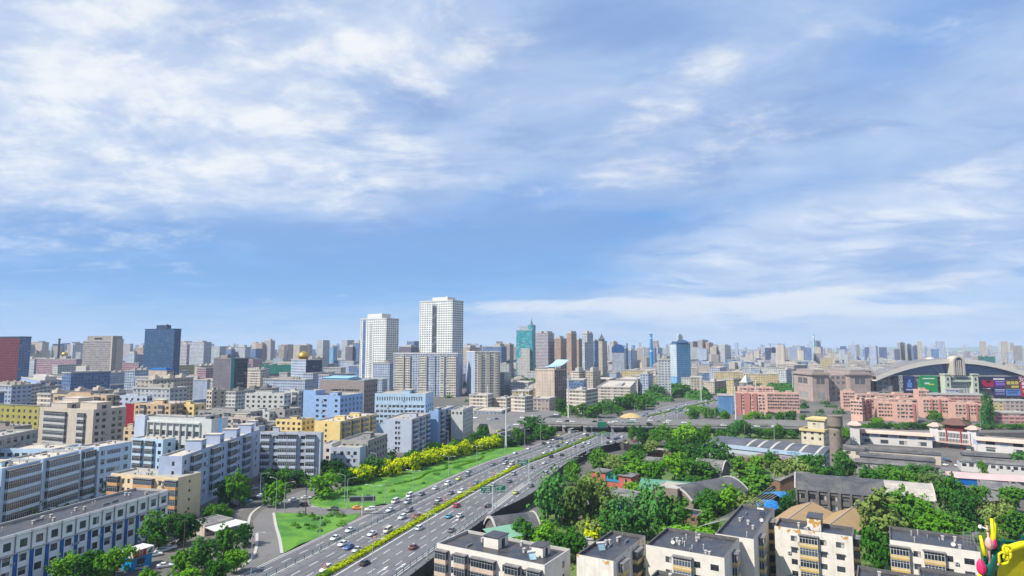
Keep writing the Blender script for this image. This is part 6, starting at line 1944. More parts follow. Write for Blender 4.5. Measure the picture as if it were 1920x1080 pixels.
# flyover viaduct far behind the mall and the low yellow roofs
for lab, x0, x1, yy, yb in (('pale elevated railway viaduct in front of the eastern skyline', 1310, 1700, 681, 688),):
 A, B = G(x0, yb), G(x1, yb)
 t = empty('viaduct', A, math.atan2(B.y - A.y, B.x - A.x))
 tag(t, lab, 'viaduct')
 L = (B - A).length
 zt_ = AT(x0, yy, A.y).z
 mb = MB()
 mb.box(0, L, -6, 6, zt_ - 3, zt_)
 mb.box(0, L, -6.4, -6.003, zt_ - 1.5, zt_ + 1.4)
 mb.build('deck', M_LCONC, t)
 n = int(L / 32)
 for k in range(n):
  mb = MB()
  mb.box(k * 32 + 8, k * 32 + 11, -4, 4, 0, zt_ - 3.003)
  mb.build('pier', M_CONC, t)
def net(lab, x0, x1, yt, yb_):
 A, B = G(x0, yb_), G(x1, yb_)
 h_ = AT(x0, yt, A.y).z
 t = empty('scaffold_building', A, math.atan2(B.y - A.y, B.x - A.x))
 tag(t, lab, 'scaffolded building', 'buildings wrapped in green netting')
 L = (B - A).length
 mb = MB()
 mb.box(0, L, 0, 20, 0, h_ * 0.97)
 mb.build('wall', W_BRN, t)
 mb = MB()
 n = 14
 for i in range(n):
  a, b = L * i / n, L * (i + 1) / n
  q = random.Random(i)
  e = q.uniform(0.9, 1.08) * h_
  mb.box(a, b, -1.6 - q.random() * 0.7, -0.6, h_ * 0.28, e)
 mb.build('safety_net', NET, t)
net('low building wrapped in bright green netting in the west', 489, 549, 683, 708)
net('building wrapped in green netting below the cream tower', 1835, 1870, 668, 690)
net('dark green netted wall behind the white complex', 376, 400, 702, 716)
# ---------------------------------------------------------------- the sunken yard: halls, sheds, water tower
def front(A, B, zt, depth, z0=YZ):
 """frame of a house whose front roof edge runs from pixel A to pixel B"""
 p, q = G(A[0], A[1], zt), G(B[0], B[1], zt)
 d = q - p
 return dict(C=Vector((p.x, p.y, z0)), zt=zt, wl=depth, wr=d.length, yaw=math.atan2(d.y, d.x), h=zt - z0, z0=z0)
RF_TAR = roof_mat('old_tar_roof', (0.06, 0.062, 0.07), (0.12, 0.118, 0.12), 0.6, 0.75, 0.12)
RF_ASB = roof_mat('old_grey_sheet', (0.11, 0.11, 0.115), (0.20, 0.195, 0.19), 0.6, 0.85, 0.2)
M_RUST = plain('worn_green_sheet', (0.10, 0.27, 0.19), 0.6, 0.18, 0.3)
M_TARP = plain('blue_tarpaulin', (0.015, 0.22, 0.62), 0.45, 0.2, 0.7)
M_TANR = plain('tan_sheet_roof', (0.40, 0.27, 0.14), 0.75, 0.08, 0.3, dirt=(0.33, 0.22, 0.12))
M_SOOT = plain('sooty_concrete', (0.16, 0.15, 0.145), 0.9, 0.3, 0.4, dirt=(0.07, 0.065, 0.06))
M_BROWNC = plain('brown_concrete', (0.25, 0.205, 0.175), 0.9, 0.15, 0.4, dirt=(0.18, 0.15, 0.13))
def vault(name, label, fr, rise, roofm, wallm, nwin=0, rim=True, buttress=0, group=None, patch=None):
 """barrel vaulted hall: local x is the axis, arch across y"""
 t = empty(name, fr['C'], fr['yaw'])
 tag(t, label, 'hall', group)
 L, w, h_ = fr['wr'], fr['wl'], fr['h']
 n = 14
 arc = [(w * i / n, h_ + rise * (1 - (2 * i / n - 1) ** 2)) for i in range(n + 1)]
 H = House.__new__(House)
 mb = MB()
 rects = []
 if nwin:
  for z, hh in ((h_ - 3.4, 2.0), (h_ - 7.0, 2.0)):
   if z > 0.3:
    for i in range(nwin):
     u = L * (i + 0.5) / nwin
     rects.append((u - 1.1, z, u + 1.1, z + hh))
 wall_face(mb, Vector((0, 0, 0)), Vector((1, 0, 0)), L, h_, rects, 0.3)
 for r in rects:
  mb.poly([(r[0], 0.32, r[1]), (r[2], 0.32, r[1]), (r[2], 0.32, r[3]), (r[0], 0.32, r[3])], 1)
 mb.poly([(L, w, 0), (0, w, 0), (0, w, h_), (L, w, h_)])
 for x, s in ((0, 1), (L, -1)):
  e = [(x, 0, 0), (x, 0, h_)] + [(x, y, z) for y, z in arc[1:-1]] + [(x, w, h_), (x, w, 0)]
  mb.poly(e if s > 0 else e[::-1])
 for i in range(buttress):
  u = L * i / (buttress - 1)
  mb.box(u - 0.35, u + 0.35, -0.8, -0.003, 0, h_ - 0.1)
 mb.build('wall', [wallm, M_DARK], t)
 for r in rects:
  link('window', window_mesh(2.2, 2.0, M_FRAMED, 3), t, ((r[0] + r[2]) / 2, 0.2, r[1]))
 mb = MB()
 e = 0.5
 up = 0.12
 segs = max(2, int(L / 12))
 for k in range(segs):
  x0, x1 = -e + (L + 2 * e) * k / segs, -e + (L + 2 * e) * (k + 1) / segs
  for i in range(n):
   (y0, z0), (y1, z1) = arc[i], arc[i + 1]
   mb.poly([(x0, y0, z0 + up), (x1, y0, z0 + up), (x1, y1, z1 + up), (x0, y1, z1 + up)], 1 if patch and k >= segs - patch else 0)
 mb.poly([(-e, -0.4, h_ - 0.1), (L + e, -0.4, h_ - 0.1), (L + e, 0, h_ + up), (-e, 0, h_ + up)])
 mb.build('vault_roof', [roofm, RF_LIGHT], t, smooth=False)
 if rim:
  for x in (-e - 0.2, L + e - 0.25):
   mb = MB()
   for i in range(n):
    (y0, z0), (y1, z1) = arc[i], arc[i + 1]
    z0, z1 = z0 + 0.12, z1 + 0.12
    q = [Vector((x, y0, z0 - 0.5)), Vector((x, y1, z1 - 0.5)), Vector((x, y1, z1 + 0.35)), Vector((x, y0, z0 + 0.35))]
    s = Vector((0.45, 0, 0))
    mb.poly(q[::-1])
    mb.poly([p + s for p in q])
    mb.poly([q[3], q[3] + s, q[2] + s, q[2]][::-1])
   mb.build('gable_rim', M_LCONC, t)
 return t
vault('barrel_hall', 'long old barrel vaulted hall with buttressed front and pale patched end', front((1493, 917), (1752, 941), 5, 17), 4.8, RF_TAR, M_SOOT, 12, True, 13, 'barrel vaulted halls', patch=1)
vault('barrel_hall', 'low wide barrel roof behind the grey concrete tower', front((1300, 940), (1402, 920), 1.5, 18), 4.0, RF_TAR, M_BROWNC, 0, True, 0, 'barrel vaulted halls')
vault('barrel_hall', 'barrel roof with dark arched end wall beside the rubble heap', front((1303, 880), (1352, 886), 2.5, 13), 4.5, RF_ASB, M_SOOT, 0, True, 0, 'barrel vaulted halls')
vault('barrel_hall', 'green sheet vault half hidden behind the grey concrete tower', front((1200, 915), (1322, 926), 0.5, 11), 3.0, M_RUST, M_SOOT, 0, False, 0, 'barrel vaulted halls')
vault('barrel_hall', 'sagging dark vault with pale rim beside the retaining wall', front((934, 1000), (1012, 990), 0, 12), 3.8, RF_TAR, M_SOOT, 0, True, 0, 'barrel vaulted halls')
vault('barrel_hall', 'small grey vault with brick end by the eastern trees', front((1838, 941), (1890, 936), -1.0, 15), 2.2, RF_ASB, M_BRICK, 0, False, 0, 'barrel vaulted halls')
vault('barrel_hall', 'grey vault with brick band above the small eastern vault', front((1842, 915), (1892, 920), -0.5, 15), 2.0, RF_ASB, M_BRICK, 0, False, 0, 'barrel vaulted halls')
vault('barrel_hall', 'grey vault end showing between trees left of the pink roofed shed', front((1755, 922), (1796, 920), 0, 12), 2.6, RF_ASB, M_CONC, 0, True, 0, 'barrel vaulted halls')
vault('barrel_hall', 'grey low vault among bushes right of the barrel roof with arched end', front((1436, 893), (1462, 902), 0.5, 26), 3.0, RF_ASB, M_BRICK, 0, False, 0, 'barrel vaulted halls')
for lab, A, B, zt, dep, wm, rm, nw in (
 ('old brick house with grey roof among the big trees', (1055, 944), (1130, 953), 2.0, 12, M_BROWNC, RF_ASB, 5),
 ('row of low grey sheds below the red house', (1136, 922), (1190, 931), 0.5, 10, M_CONC, RF_ASB, 4),
 ('grey roofed shed in the trees right of the retaining wall corner', (1205, 862), (1262, 866), 1.5, 11, M_SOOT, RF_ASB, 4),
 ('low brick row with small paired windows before the blue grey hall', (1364, 853), (1412, 859), 1.5, 9, M_BRICK, RF_GREY, 3),
 ('flat brown brick house in front of the lettered blue grey hall', (1434, 855), (1475, 861), 2.0, 10, M_BRICK, RF_GREY, 3),
 ('brown brick stub beside the flat brown brick house', (1420, 851), (1434, 854), 3.0, 10, M_BRICK, RF_GREY, 1),
 ('brick wall house behind trees at the retaining wall corner', (1214, 842), (1262, 846), 1.0, 8, M_BRICK, RF_LIGHT, 2),
 ('low dark shed left of the long barrel hall roof', (1580, 896), (1614, 902), -0.5, 14, M_SOOT, RF_TAR, 2),
 ('low brick annex at the foot of the grey concrete tower', (1273, 962), (1308, 967), -0.5, 9, M_BRICK, RF_DARK, 2),
 ('grey flat roofed store left of the pink roofed shed', (1840, 904), (1915, 909), -1.0, 9, M_CONC, RF_TAR, 3),
):
 fr = front(A, B, zt, dep)
 h = House('old_shed', lab, fr, wm, rm, M_CONC, cat='shed', group='sheds in the yard')
 h.rowcols('R', nw, 1.5, 1.3, 0.9, 3.0, 2, fr['h'] - 3.2, mf=M_FRAMED)
 h.finish([], 1, par=0.35)
fr = frame(1228, 1271, 1288, 917, yb=963, yaw=56, z0=YZ)
h = House('water_house', 'square grey brown concrete tower house with flat pale roof', fr, M_BROWNC, RF_LIGHT, M_LCONC, cat='tower house')
h.rowcols('R', 2, 1.2, 1.4, 0.9, 3.2, 2, fr['h'] - 3.6, mf=M_FRAMED)
h.col('L', 0.45, 0.9, 0.9, 0.9, 3.2, 1, fr['h'] - 3.6, mf=M_FRAMED)
h.finish([], 1, par=0.25)
fr = front((1109, 883), (1184, 893), 2.5, 9)
M_CORAL = plain('coral_red_paint', (0.50, 0.13, 0.10), 0.8, 0.12, 0.4)
t = empty('red_house', fr['C'], fr['yaw'])
tag(t, 'coral red house with turquoise balcony court between its two wings', 'house')
W, Hh = fr['wr'], fr['h']
mb = MB()
wall_face(mb, Vector((0, 0, 0)), Vector((1, 0, 0)), W * 0.36, Hh, [(W * 0.14, Hh - 2.6, W * 0.14 + 1.7, Hh - 1.0)], 0.2)
wall_face(mb, Vector((W * 0.7, -0.5, 0)), Vector((1, 0, 0)), W * 0.3, Hh - 0.4, [(W * 0.12, Hh - 3.0, W * 0.12 + 1.7, Hh - 1.5)], 0.2)
mb.box(0, W * 0.36, 0.25, 8, 0, Hh - 0.02, 0)
mb.box(W * 0.7, W, -0.24, 8, 0, Hh - 0.42, 0)
mb.box(W * 0.36, W * 0.7, 0.5, 8, 0, Hh * 0.42, 0)
mb.build('wall', [M_CORAL], t)
mb = MB()
mb.box(-0.6, W * 0.36 + 0.5, -0.6, 8.4, Hh, Hh + 0.25)
mb.box(W * 0.66, W + 0.6, -1.1, 8.4, Hh - 0.38, Hh - 0.14)
mb.build('roof', RF_ASB, t)
mb = MB()
mb.box(W * 0.36 + 0.003, W * 0.5, 4.4, 4.6, Hh * 0.42, Hh - 0.3)
mb.box(W * 0.36 + 0.003, W * 0.40, 0.6, 4.4, Hh * 0.42 + 0.003, Hh - 0.3)
mb.build('turquoise_screen', plain('turquoise_paint', (0.03, 0.42, 0.38), 0.6, 0.1), t)
mb = MB()
mb.box(W * 0.36, W * 0.7, 0.25, 0.45, Hh * 0.42, Hh * 0.42 + 1.2)
mb.build('balcony_rail', plain('blue_rail_paint', (0.03, 0.25, 0.45), 0.5, 0.2), t)
for x in (W * 0.14 + 0.85, W * 0.82 + 0.85):
 link('window', window_mesh(1.7, 1.6, M_FRAMED, 2), t, (x, 0.05 if x < W / 2 else -0.45, Hh - 2.6 if x < W / 2 else Hh - 3.0))
def gable(label, far, near, zr, half, drop, ridge_clip=None):
 """pitched roof: ridge from the far pixel to the near pixel"""
 p, q = G(far[0], far[1], zr), G(near[0], near[1], zr)
 d = q - p
 L = d.length
 t = empty('pitched_roof_hall', (p.x, p.y, YZ), math.atan2(d.y, d.x))
 tag(t, label, 'hall', 'tan roofed halls')
 h_ = zr - YZ
 mb = MB()
 for s in (1, -1):
  f = [(-0.6, 0, h_), (L, 0, h_), (L, s * half, h_ - drop), (-0.6, s * half, h_ - drop)]
  mb.poly(f if s < 0 else f[::-1])
  f = [(p_[0], p_[1], p_[2] - 0.2) for p_ in f]
  mb.poly(f[::-1] if s < 0 else f)
 mb.build('roof', M_TANR, t)
 mb = MB()
 mb.box(0, L - 0.3, -half + 0.6, half - 0.6, 0, h_ - drop - 0.05, 0)
 for x in (0.0, L - 0.3):
  mb.poly([(x, -half + 0.6, h_ - drop - 0.05), (x, half - 0.6, h_ - drop - 0.05), (x, 0, h_ - 0.3)])
 mb.build('wall', M_SOOT, t)
 mb = MB()
 mb.tube([(-0.6, 0, h_ + 0.08), (L, 0, h_ + 0.08)], 0.14, 5)
 mb.build('ridge_cap', M_LCONC, t)
gable('tan pitched roof hall, left of two, behind the roof with the stair head', (1522, 941), (1473, 976), 3.0, 7.5, 3.0)
gable('tan pitched roof hall, right of two, behind the roof with the stair head', (1599, 951), (1552, 986), 3.0, 6.5, 3.0)
def tarp(lab, A, B, zt, dep):
 fr = front(A, B, zt, dep)
 t = empty('tarpaulin_shelter', fr['C'], fr['yaw'])
 tag(t, lab, 'shelter', 'blue covered shelters')
 L, w, h_ = fr['wr'], fr['wl'], fr['h']
 mb = MB()
 q = random.Random(int(A[0]))
 nz = [[q.uniform(-0.25, 0.25) for _ in range(9)] for _ in range(7)]
 mb.grid(lambda u, v: (u * L, v * w, h_ + 1.4 * (1 - abs(2 * v - 1)) + nz[int(v * 6)][int(u * 8)]), 8, 6)
 mb.build('cover', M_TARP, t)
 mb = MB()
 for x in (0.3, L - 0.3):
  for y in (0.3, w - 0.3):
   mb.box(x - 0.1, x + 0.1, y - 0.1, y + 0.1, 0, h_)
 mb.box(0.3, L - 0.3, w * 0.45, w * 0.55, 0, h_ + 0.6)
 mb.build('frame', M_DARK, t)
tarp('bright blue cover at the left end of the long barrel hall', (1470, 937), (1493, 934), -0.5, 12)
tarp('blue cover stretching down to the lower trees', (1440, 966), (1468, 945), -1.0, 9)
tarp('blue cover behind the wing with blank gable', (1412, 980), (1446, 968), -1.0, 8)
tarp('small blue cover between the big trees', (1168, 958), (1188, 955), -1.5, 6)
tarp('small blue cover by the road behind the water tower trees', (1538, 884), (1556, 882), -2, 6)
tarp('little blue cover before the two storey grey warehouse', (1682, 893), (1694, 892), -2, 8)
# green lean-to and wall beside the expressway
fr = front((928, 1013), (972, 1005), 0.5, 8)
t = empty('lean_to_shed', fr['C'], fr['yaw'])
tag(t, 'pale green lean-to roof behind the cream block by the expressway', 'shed')
mb = MB()
mb.poly([(-0.3, -0.3, fr['h']), (fr['wr'] + 8, -0.3, fr['h']), (fr['wr'] + 8, 8, fr['h'] + 1.6), (-0.3, 8, fr['h'] + 1.6)])
mb.build('roof', plain('pale_green_sheet', (0.20, 0.40, 0.28), 0.6, 0.12), t)
mb = MB()
mb.box(0, fr['wr'] + 7.7, 0, 7.7, 0, fr['h'] - 0.1)
mb.build('wall', M_SOOT, t)
# water tower
C = G(1570, 886, YZ)
t = empty('water_tower', C)
tag(t, 'brown concrete water tower with wider drum head', 'water tower')
s = HC * 0 + 1.0
hh = AT(1567, 779, C.y).z - YZ
k_ = C.length / 1155.0
mb = MB()
mb.lathe([(9.6 * k_ + 0.15 - 0.3 * i / 10, hh * 0.80 * i / 10) for i in range(11)], 28)
mb.build('shaft', M_BROWNC, t, smooth=True)
mb = MB()
mb.lathe([(9.2 * k_, hh * 0.78), (11.5 * k_, hh * 0.82), (11.5 * k_, hh * 0.985), (12 * k_, hh * 0.985), (12 * k_, hh), (4, hh)], 28)
mb.build('drum', M_BROWNC, t)
for a_, z in ((-2.2, 0.66), (-1.75, 0.36), (-1.5, 0.12)):
 mb = MB()
 r_ = 9.6 * k_
 mb.box(-0.4, 0.4, -r_ - 0.06, -r_ + 0.3, hh * z, hh * z + 1.0, M=Matrix.Rotation(a_ + PI / 2, 4, 'Z'))
 mb.build('slot_window', M_DARK, t)
# lettered hall
fr = frame(1328, 1545, 1563, 853, zt=4, yaw=48, z0=YZ)
h = House('trade_hall', 'blue grey hall with pale roof light strips and blue lettering on its fascia', fr, plain('white_blue_sheet', (0.46, 0.52, 0.60), 0.6, 0.1, 0.3), RF_TAR, plain('white_coping', (0.55, 0.56, 0.57)), cat='hall')
h.col('L', 0.92, 4.2, 1.8, 1.0, 3.5, 1, 0.6, mf=M_FRAMED, n=5)
h.rowcols('R', 4, 1.8, 1.8, 0.9, 3.4, 2, fr['h'] - 4.2, mf=M_FRAMED)
h.finish([], 0, par=0.2)
W, D = fr['wl'], fr['wr']
mb = MB()
n = 8
pr = [(D * i / n, fr['h'] + 0.15 + 2.2 * math.sin(PI * 0.62 * i / n)) for i in range(n + 1)]
for i in range(n):
 (x0, z0), (x1, z1) = pr[i], pr[i + 1]
 mb.poly([(x0, W, z0), (x0, 0, z0), (x1, 0, z1), (x1, W, z1)])
mb.poly([(D, 0, fr['h']), (D, W, fr['h']), (D, W, pr[-1][1]), (D, 0, pr[-1][1])])
for y, s in ((0, 1), (W, -1)):
 mb.poly(([(0, y, fr['h'])] + [(x, y, z) for x, z in pr] + [(D, y, fr['h'])])[::-s])
mb.build('curved_roof', roof_mat('blue_grey_roof', (0.075, 0.08, 0.10), (0.12, 0.125, 0.15), 0.5, 0.6, 0.1), h.root)
for f in (0.06, 0.19, 0.31, 0.43, 0.54, 0.64):
 mb = MB()
 y = W * f
 for i in range(n - 1):
  (x0, z0), (x1, z1) = pr[i], pr[i + 1]
  mb.poly([(x0, y + 0.7, z0 + 0.12), (x0, y - 0.7, z0 + 0.12), (x1, y - 0.7, z1 + 0.12), (x1, y + 0.7, z1 + 0.12)])
  mb.poly([(x0, y - 0.7, z0), (x1, y - 0.7, z1), (x1, y - 0.7, z1 + 0.12), (x0, y - 0.7, z0 + 0.12)])
 mb.build('roof_light', plain('skylight_cream', (0.50, 0.47, 0.40), 0.5, 0.08), h.root)
mb = MB()
mb.box(-0.5, -0.004, 0.0, W * 0.8, fr['h'] - 2.0, fr['h'] + 0.16)
mb.build('fascia', plain('pale_blue_fascia', (0.42, 0.52, 0.66), 0.6, 0.06, 0.2), h.root)
def text_mesh(body, size, extrude=0.03):
 cu = bpy.data.curves.new('lettering', 'FONT')
 cu.body = body
 cu.size = size
 cu.align_x = 'CENTER'
 cu.align_y = 'CENTER'
 cu.space_line = 0.9
 cu.extrude = extrude
 o = bpy.data.objects.new('tmp', cu)
 COL.objects.link(o)
 bpy.context.view_layer.update()
 me = bpy.data.meshes.new_from_object(o.evaluated_get(bpy.context.evaluated_depsgraph_get()))
 bpy.data.objects.remove(o)
 bpy.data.curves.remove(cu)
 return me
def letters(body, size, mat, parent, loc, rot):
 me = text_mesh(body, size)
 me.materials.clear()
 me.materials.append(mat)
 o = link('lettering', me, parent, loc)
 o.rotation_euler = rot
 return o
INKB = plain('lettering_blue', (0.01, 0.30, 0.48), 0.5, 0.05)
letters('北京现代', 1.7, INKB, h.root, (-0.56, W * 0.24, fr['h'] - 0.95), (PI / 2, 0, -PI / 2))
mb = MB()
for y0 in (-0.75, 0.75):
 mb.tube([(0, y0 * 0.8 - 0.25, -0.6), (0, y0 * 0.8 + 0.25, 0.6)], 0.14, 5)
mb.tube([(0, -0.5, -0.12), (0, 0.5, 0.12)], 0.12, 5)
o = mb.build('logo_mark', INKB, h.root, (-0.6, W * 0.375, fr['h'] - 0.95))
# cream house with yellow eaves
fr = frame(1502, 1545, 1560, 807, yb=836, yaw=48)
M_YEAV = plain('yellow_eave', (0.62, 0.50, 0.22), 0.7, 0.08)
W_CRY = plain('pale_cream_wall', (0.62, 0.56, 0.42), 0.85, 0.08, 0.3)
h = House('cream_house', 'cream house with yellow eaves and set back top storey beside the water tower', fr, W_CRY, RF_GREY, M_YEAV, cat='house')
h.rowcols('L', 3, 1.6, 1.7, 0.9, 3.4, 2, fr['h'] - 4.0, mf=M_FRAMED)
h.rowcols('R', 3, 1.6, 1.7, 0.9, 3.4, 3, fr['h'] - 4.0, mf=M_FRAMED)
h.finish([], 0)
mb = MB()
a_, b_ = fr['wr'], fr['wl']
for q in ((-1, a_ + 1, -1, -0.003), (-1, a_ + 1, b_ + 0.003, b_ + 1), (-1, -0.003, -0.003, b_ + 0.003), (a_ + 0.003, a_ + 1, -0.003, b_ + 0.003)):
 mb.box(q[0], q[1], q[2], q[3], fr['h'] - 1.1, fr['h'] + 0.25)
mb.build('eave', M_YEAV, h.root)
mb = MB()
mb.box(a_ * 0.25, a_ * 0.98, b_ * 0.05, b_ * 0.8, fr['h'] - 0.4, fr['h'] + 5.5)
mb.build('top_storey', W_CRY, h.root)
mb = MB()
mb.box(a_ * 0.25 - 1, a_ * 0.98 + 1, b_ * 0.05 - 1, b_ * 0.8 + 1, fr['h'] + 5.5, fr['h'] + 6.6)
mb.build('top_eave', M_YEAV, h.root)
for f in (0.3, 0.5):
 link('window', window_mesh(1.4, 2.2, M_FRAMED, 2), h.root, (a_ * 0.25 - 0.02, b_ * f, fr['h'] + 1.2)).rotation_euler = (0, 0, -PI / 2)
# long white market with pink eaves and a gate house
M_PEAVE = plain('pink_tile_eave', (0.60, 0.42, 0.34), 0.75, 0.12, 0.6)
W_MKT = plain('market_white', (0.62, 0.60, 0.58), 0.85, 0.06, 0.3, dirt=(0.5, 0.48, 0.46))
M_PIER = plain('market_blue_pier', (0.36, 0.43, 0.58), 0.8, 0.06)
M_DKRED = plain('dark_red_timber', (0.16, 0.035, 0.03), 0.7, 0.2, 0.6)
for lab, A, B in (('left wing of the white market with pink tile eave', (1606, 806), (1747, 814)), ('right wing of the white market with pink tile eave', (1831, 820), (1935, 828))):
 fr = front(A, B, 5, 14)
 h = House('market_wing', lab, fr, W_MKT, RF_GREY, M_CONC, cat='building', group='white market wings')
 n = int(fr['wr'] / 9.5)
 for k in range(n):
  h.col('R', (k + 0.5) / n, 4.6, 2.6, 0.6, 4.2, 2, fr['h'] - 4.6, mf=M_FRAMED, n=4)
 h.finish([], 3, par=0.3)
 mb = MB()
 for k in range(n + 1):
  mb.box(k / n * fr['wr'] - 1.9, k / n * fr['wr'] + 1.9, -0.12, -0.004, fr['h'] - 4.2, fr['h'] - 1.3)
 mb.build('blue_panel', M_PIER, h.root)
 mb = MB()
 L = fr['wr']
 mb.poly([(-0.5, -1.8, fr['h'] - 1.5), (L + 0.5, -1.8, fr['h'] - 1.5), (L + 0.5, 0.6, fr['h'] + 0.6), (-0.5, 0.6, fr['h'] + 0.6)])
 mb.poly([(-0.5, -1.8, fr['h'] - 1.7), (-0.5, 0.0, fr['h'] - 1.5), (L + 0.5, 0.0, fr['h'] - 1.5), (L + 0.5, -1.8, fr['h'] - 1.7)])
 mb.poly([(-0.5, -1.8, fr['h'] - 1.7), (L + 0.5, -1.8, fr['h'] - 1.7), (L + 0.5, -1.8, fr['h'] - 1.5), (-0.5, -1.8, fr['h'] - 1.5)])
 mb.build('tile_eave', M_PEAVE, h.root)
def hip(mb, x0, x1, y0, y1, z, rise, over, m=0, ridge=0.5):
 """curved hipped roof with lifted corners"""
 xm0, xm1 = x0 + (x1 - x0) * (0.5 - ridge / 2), x0 + (x1 - x0) * (0.5 + ridge / 2)
 ym = (y0 + y1) / 2
 e = [(x0 - over, y0 - over, z + 0.5), ((x0 + x1) / 2, y0 - over, z), (x1 + over, y0 - over, z + 0.5), (x1 + over, ym, z), (x1 + over, y1 + over, z + 0.5), ((x0 + x1) / 2, y1 + over, z), (x0 - over, y1 + over, z + 0.5), (x0 - over, ym, z)]
 a, b = (xm0, ym, z + rise), (xm1, ym, z + rise)
 mid = lambda p, q: tuple((p[i] + q[i]) / 2 - (rise * 0.12 if i == 2 else 0) for i in range(3))
 for tri in ((e[0], e[1], b, a), (e[1], e[2], b), (e[2], e[3], b), (e[3], e[4], b), (e[4], e[5], a, b), (e[5], e[6], a), (e[6], e[7], a), (e[7], e[0], a)):
  mb.poly(tri, m)
 mb.poly([(p[0], p[1], p[2] - 0.35) for p in e][::-1], m)
 for i in range(8):
  p, q = e[i], e[(i + 1) % 8]
  mb.poly([(p[0], p[1], p[2] - 0.35), (q[0], q[1], q[2] - 0.35), q, p], m)
fr = front((1752, 806), (1818, 812), 7, 14)
t = empty('gate_house', fr['C'], fr['yaw'])
tag(t, 'market gate house with dark curved temple roof and red columns', 'gate house')
L, Hh = fr['wr'], fr['h']
mb = MB()
mb.box(0, L, 0, 12, 4.2, Hh, 0)
mb.box(0, L * 0.12, 0, 12, 0, 4.197, 0)
mb.box(L * 0.88, L, 0, 12, 0, 4.197, 0)
for x0, x1 in ((0.12, 0.34), (0.37, 0.74), (0.77, 0.95)):
 for z0, z1 in ((Hh - 4.0, Hh - 1.0), (Hh - 6.6, Hh - 4.8)):
  mb.box(x0 * L, x1 * L, -0.06, -0.003, z0, z1, 1)
  n = int((x1 - x0) * L / 0.8)
  for k in range(n):
   x = x0 * L + (x1 - x0) * L * (k + 0.5) / n
   mb.box(x - 0.12, x + 0.12, -0.12, -0.063, z0, z1, 0)
mb.build('wall', [W_MKT, M_DARK], t)
for x in (0.35, 0.755):
 mb = MB()
 mb.box(x * L - 0.35, x * L + 0.35, -0.5, -0.13, 0, Hh + 0.6)
 mb.build('red_column', plain('gate_red', (0.34, 0.03, 0.035), 0.7, 0.1), t)
mb = MB()
mb.box(L * 0.28, L * 0.80, 2, 9, Hh, Hh + 4.2)
mb.build('pavilion', M_DKRED, t)
mb = MB()
hip(mb, L * 0.28, L * 0.80, 2, 9, Hh + 4.2, 4.0, 2.0)
mb.build('temple_roof', plain('terracotta_tile', (0.15, 0.075, 0.06), 0.8, 0.2, 0.8), t)
for x0 in (-0.16, 0.92):
 mb = MB()
 mb.box(L * x0, L * (x0 + 0.24), 1, 7, 0, Hh + 2.2, 0)
 mb.build('side_tower', W_MKT, t)
 mb = MB()
 hip(mb, L * x0, L * (x0 + 0.24), 1, 7, Hh + 2.2, 2.4, 1.2)
 mb.build('side_tower_roof', M_PEAVE, t)
mb = MB()
mb.box(-1, L + 1, -2.5, -0.6, 3.4, 4.1)
mb.build('canopy', M_PEAVE, t)
fr = front((1593, 797), (1611, 798), 9, 8)
t = empty('market_turret', fr['C'], fr['yaw'])
tag(t, 'white turret with pink temple roof at the left end of the market', 'turret')
mb = MB()
mb.box(0, fr['wr'], 0, 8, 0, fr['h'])
mb.build('wall', W_MKT, t)
mb = MB()
hip(mb, 0, fr['wr'], 0, 8, fr['h'], 2.6, 1.4)
mb.build('temple_roof', M_PEAVE, t)
def warehouse(lab, A, B, zt, dep, wm, rm, nwin=0, rise=1.6, rows=1, cat='warehouse', win=M_FRAMED):
 fr = front(A, B, zt, dep)
 h = House('warehouse', lab, fr, wm, rm, M_CONC, cat=cat, group='grey warehouses in the yard')
 if nwin:
  h.rowcols('R', nwin, 1.9, 1.7, 0.9, 3.4, rows, fr['h'] - 3.4, mf=win)
  h.rowcols('E', 2, 1.6, 1.6, 0.9, 3.4, rows, fr['h'] - 3.4, mf=win)
 h.finish([], 2, par=0.2)
 L = fr['wr']
 if rise:
  mb = MB()
  z = fr['h'] + 0.05
  mb.poly([(-0.4, -0.5, z), (L + 0.4, -0.5, z), (L + 0.4, dep / 2, z + rise), (-0.4, dep / 2, z + rise)])
  mb.poly([(L + 0.4, dep + 0.5, z), (-0.4, dep + 0.5, z), (-0.4, dep / 2, z + rise), (L + 0.4, dep / 2, z + rise)])
  for x in (-0.4, L + 0.4):
   mb.poly([(x, -0.5, z), (x, dep + 0.5, z), (x, dep / 2, z + rise)])
  mb.build('pitched_roof', rm, h.root)
  mb = MB()
  mb.box(0, L, dep * 0.45, dep * 0.55, z + rise * 0.9, z + rise + 0.9)
  mb.build('ridge_vent', RF_GREY, h.root)
warehouse('rear long warehouse with black ridged roof below the market', (1580, 841), (1764, 854), 1.5, 10, W_BGE, RF_TAR, 0, 0.8)
warehouse('middle long warehouse with black ridged roof below the market', (1612, 855), (1754, 866), 1.2, 9, M_SOOT, RF_TAR, 0, 0.8)
warehouse('two storey grey warehouse with square windows and weathered wall', (1603, 866), (1737, 877), 2.2, 9, M_CONC, RF_ASB, 7, 0.5, 2)
warehouse('beige warehouse end beside the water tower', (1583, 842), (1616, 846), 2.6, 10, W_BGE, RF_TAR, 2, 0.6, 2)
warehouse('black ridged warehouse right of the market gate', (1806, 853), (1940, 862), 1.2, 10, M_SOOT, RF_TAR, 0, 0.8)
warehouse('white warehouse with small square windows and grey roof at the right edge', (1801, 865), (1940, 875), 1.2, 13, W_MKT, RF_ASB, 10, 0.8, 1)
fr = front((1782, 895), (1940, 905), -0.8, 7)
t = empty('sheet_shed', fr['C'], fr['yaw'])
tag(t, 'long shed with faded pink roof and bright blue front', 'shed')
L = fr['wr']
mb = MB()
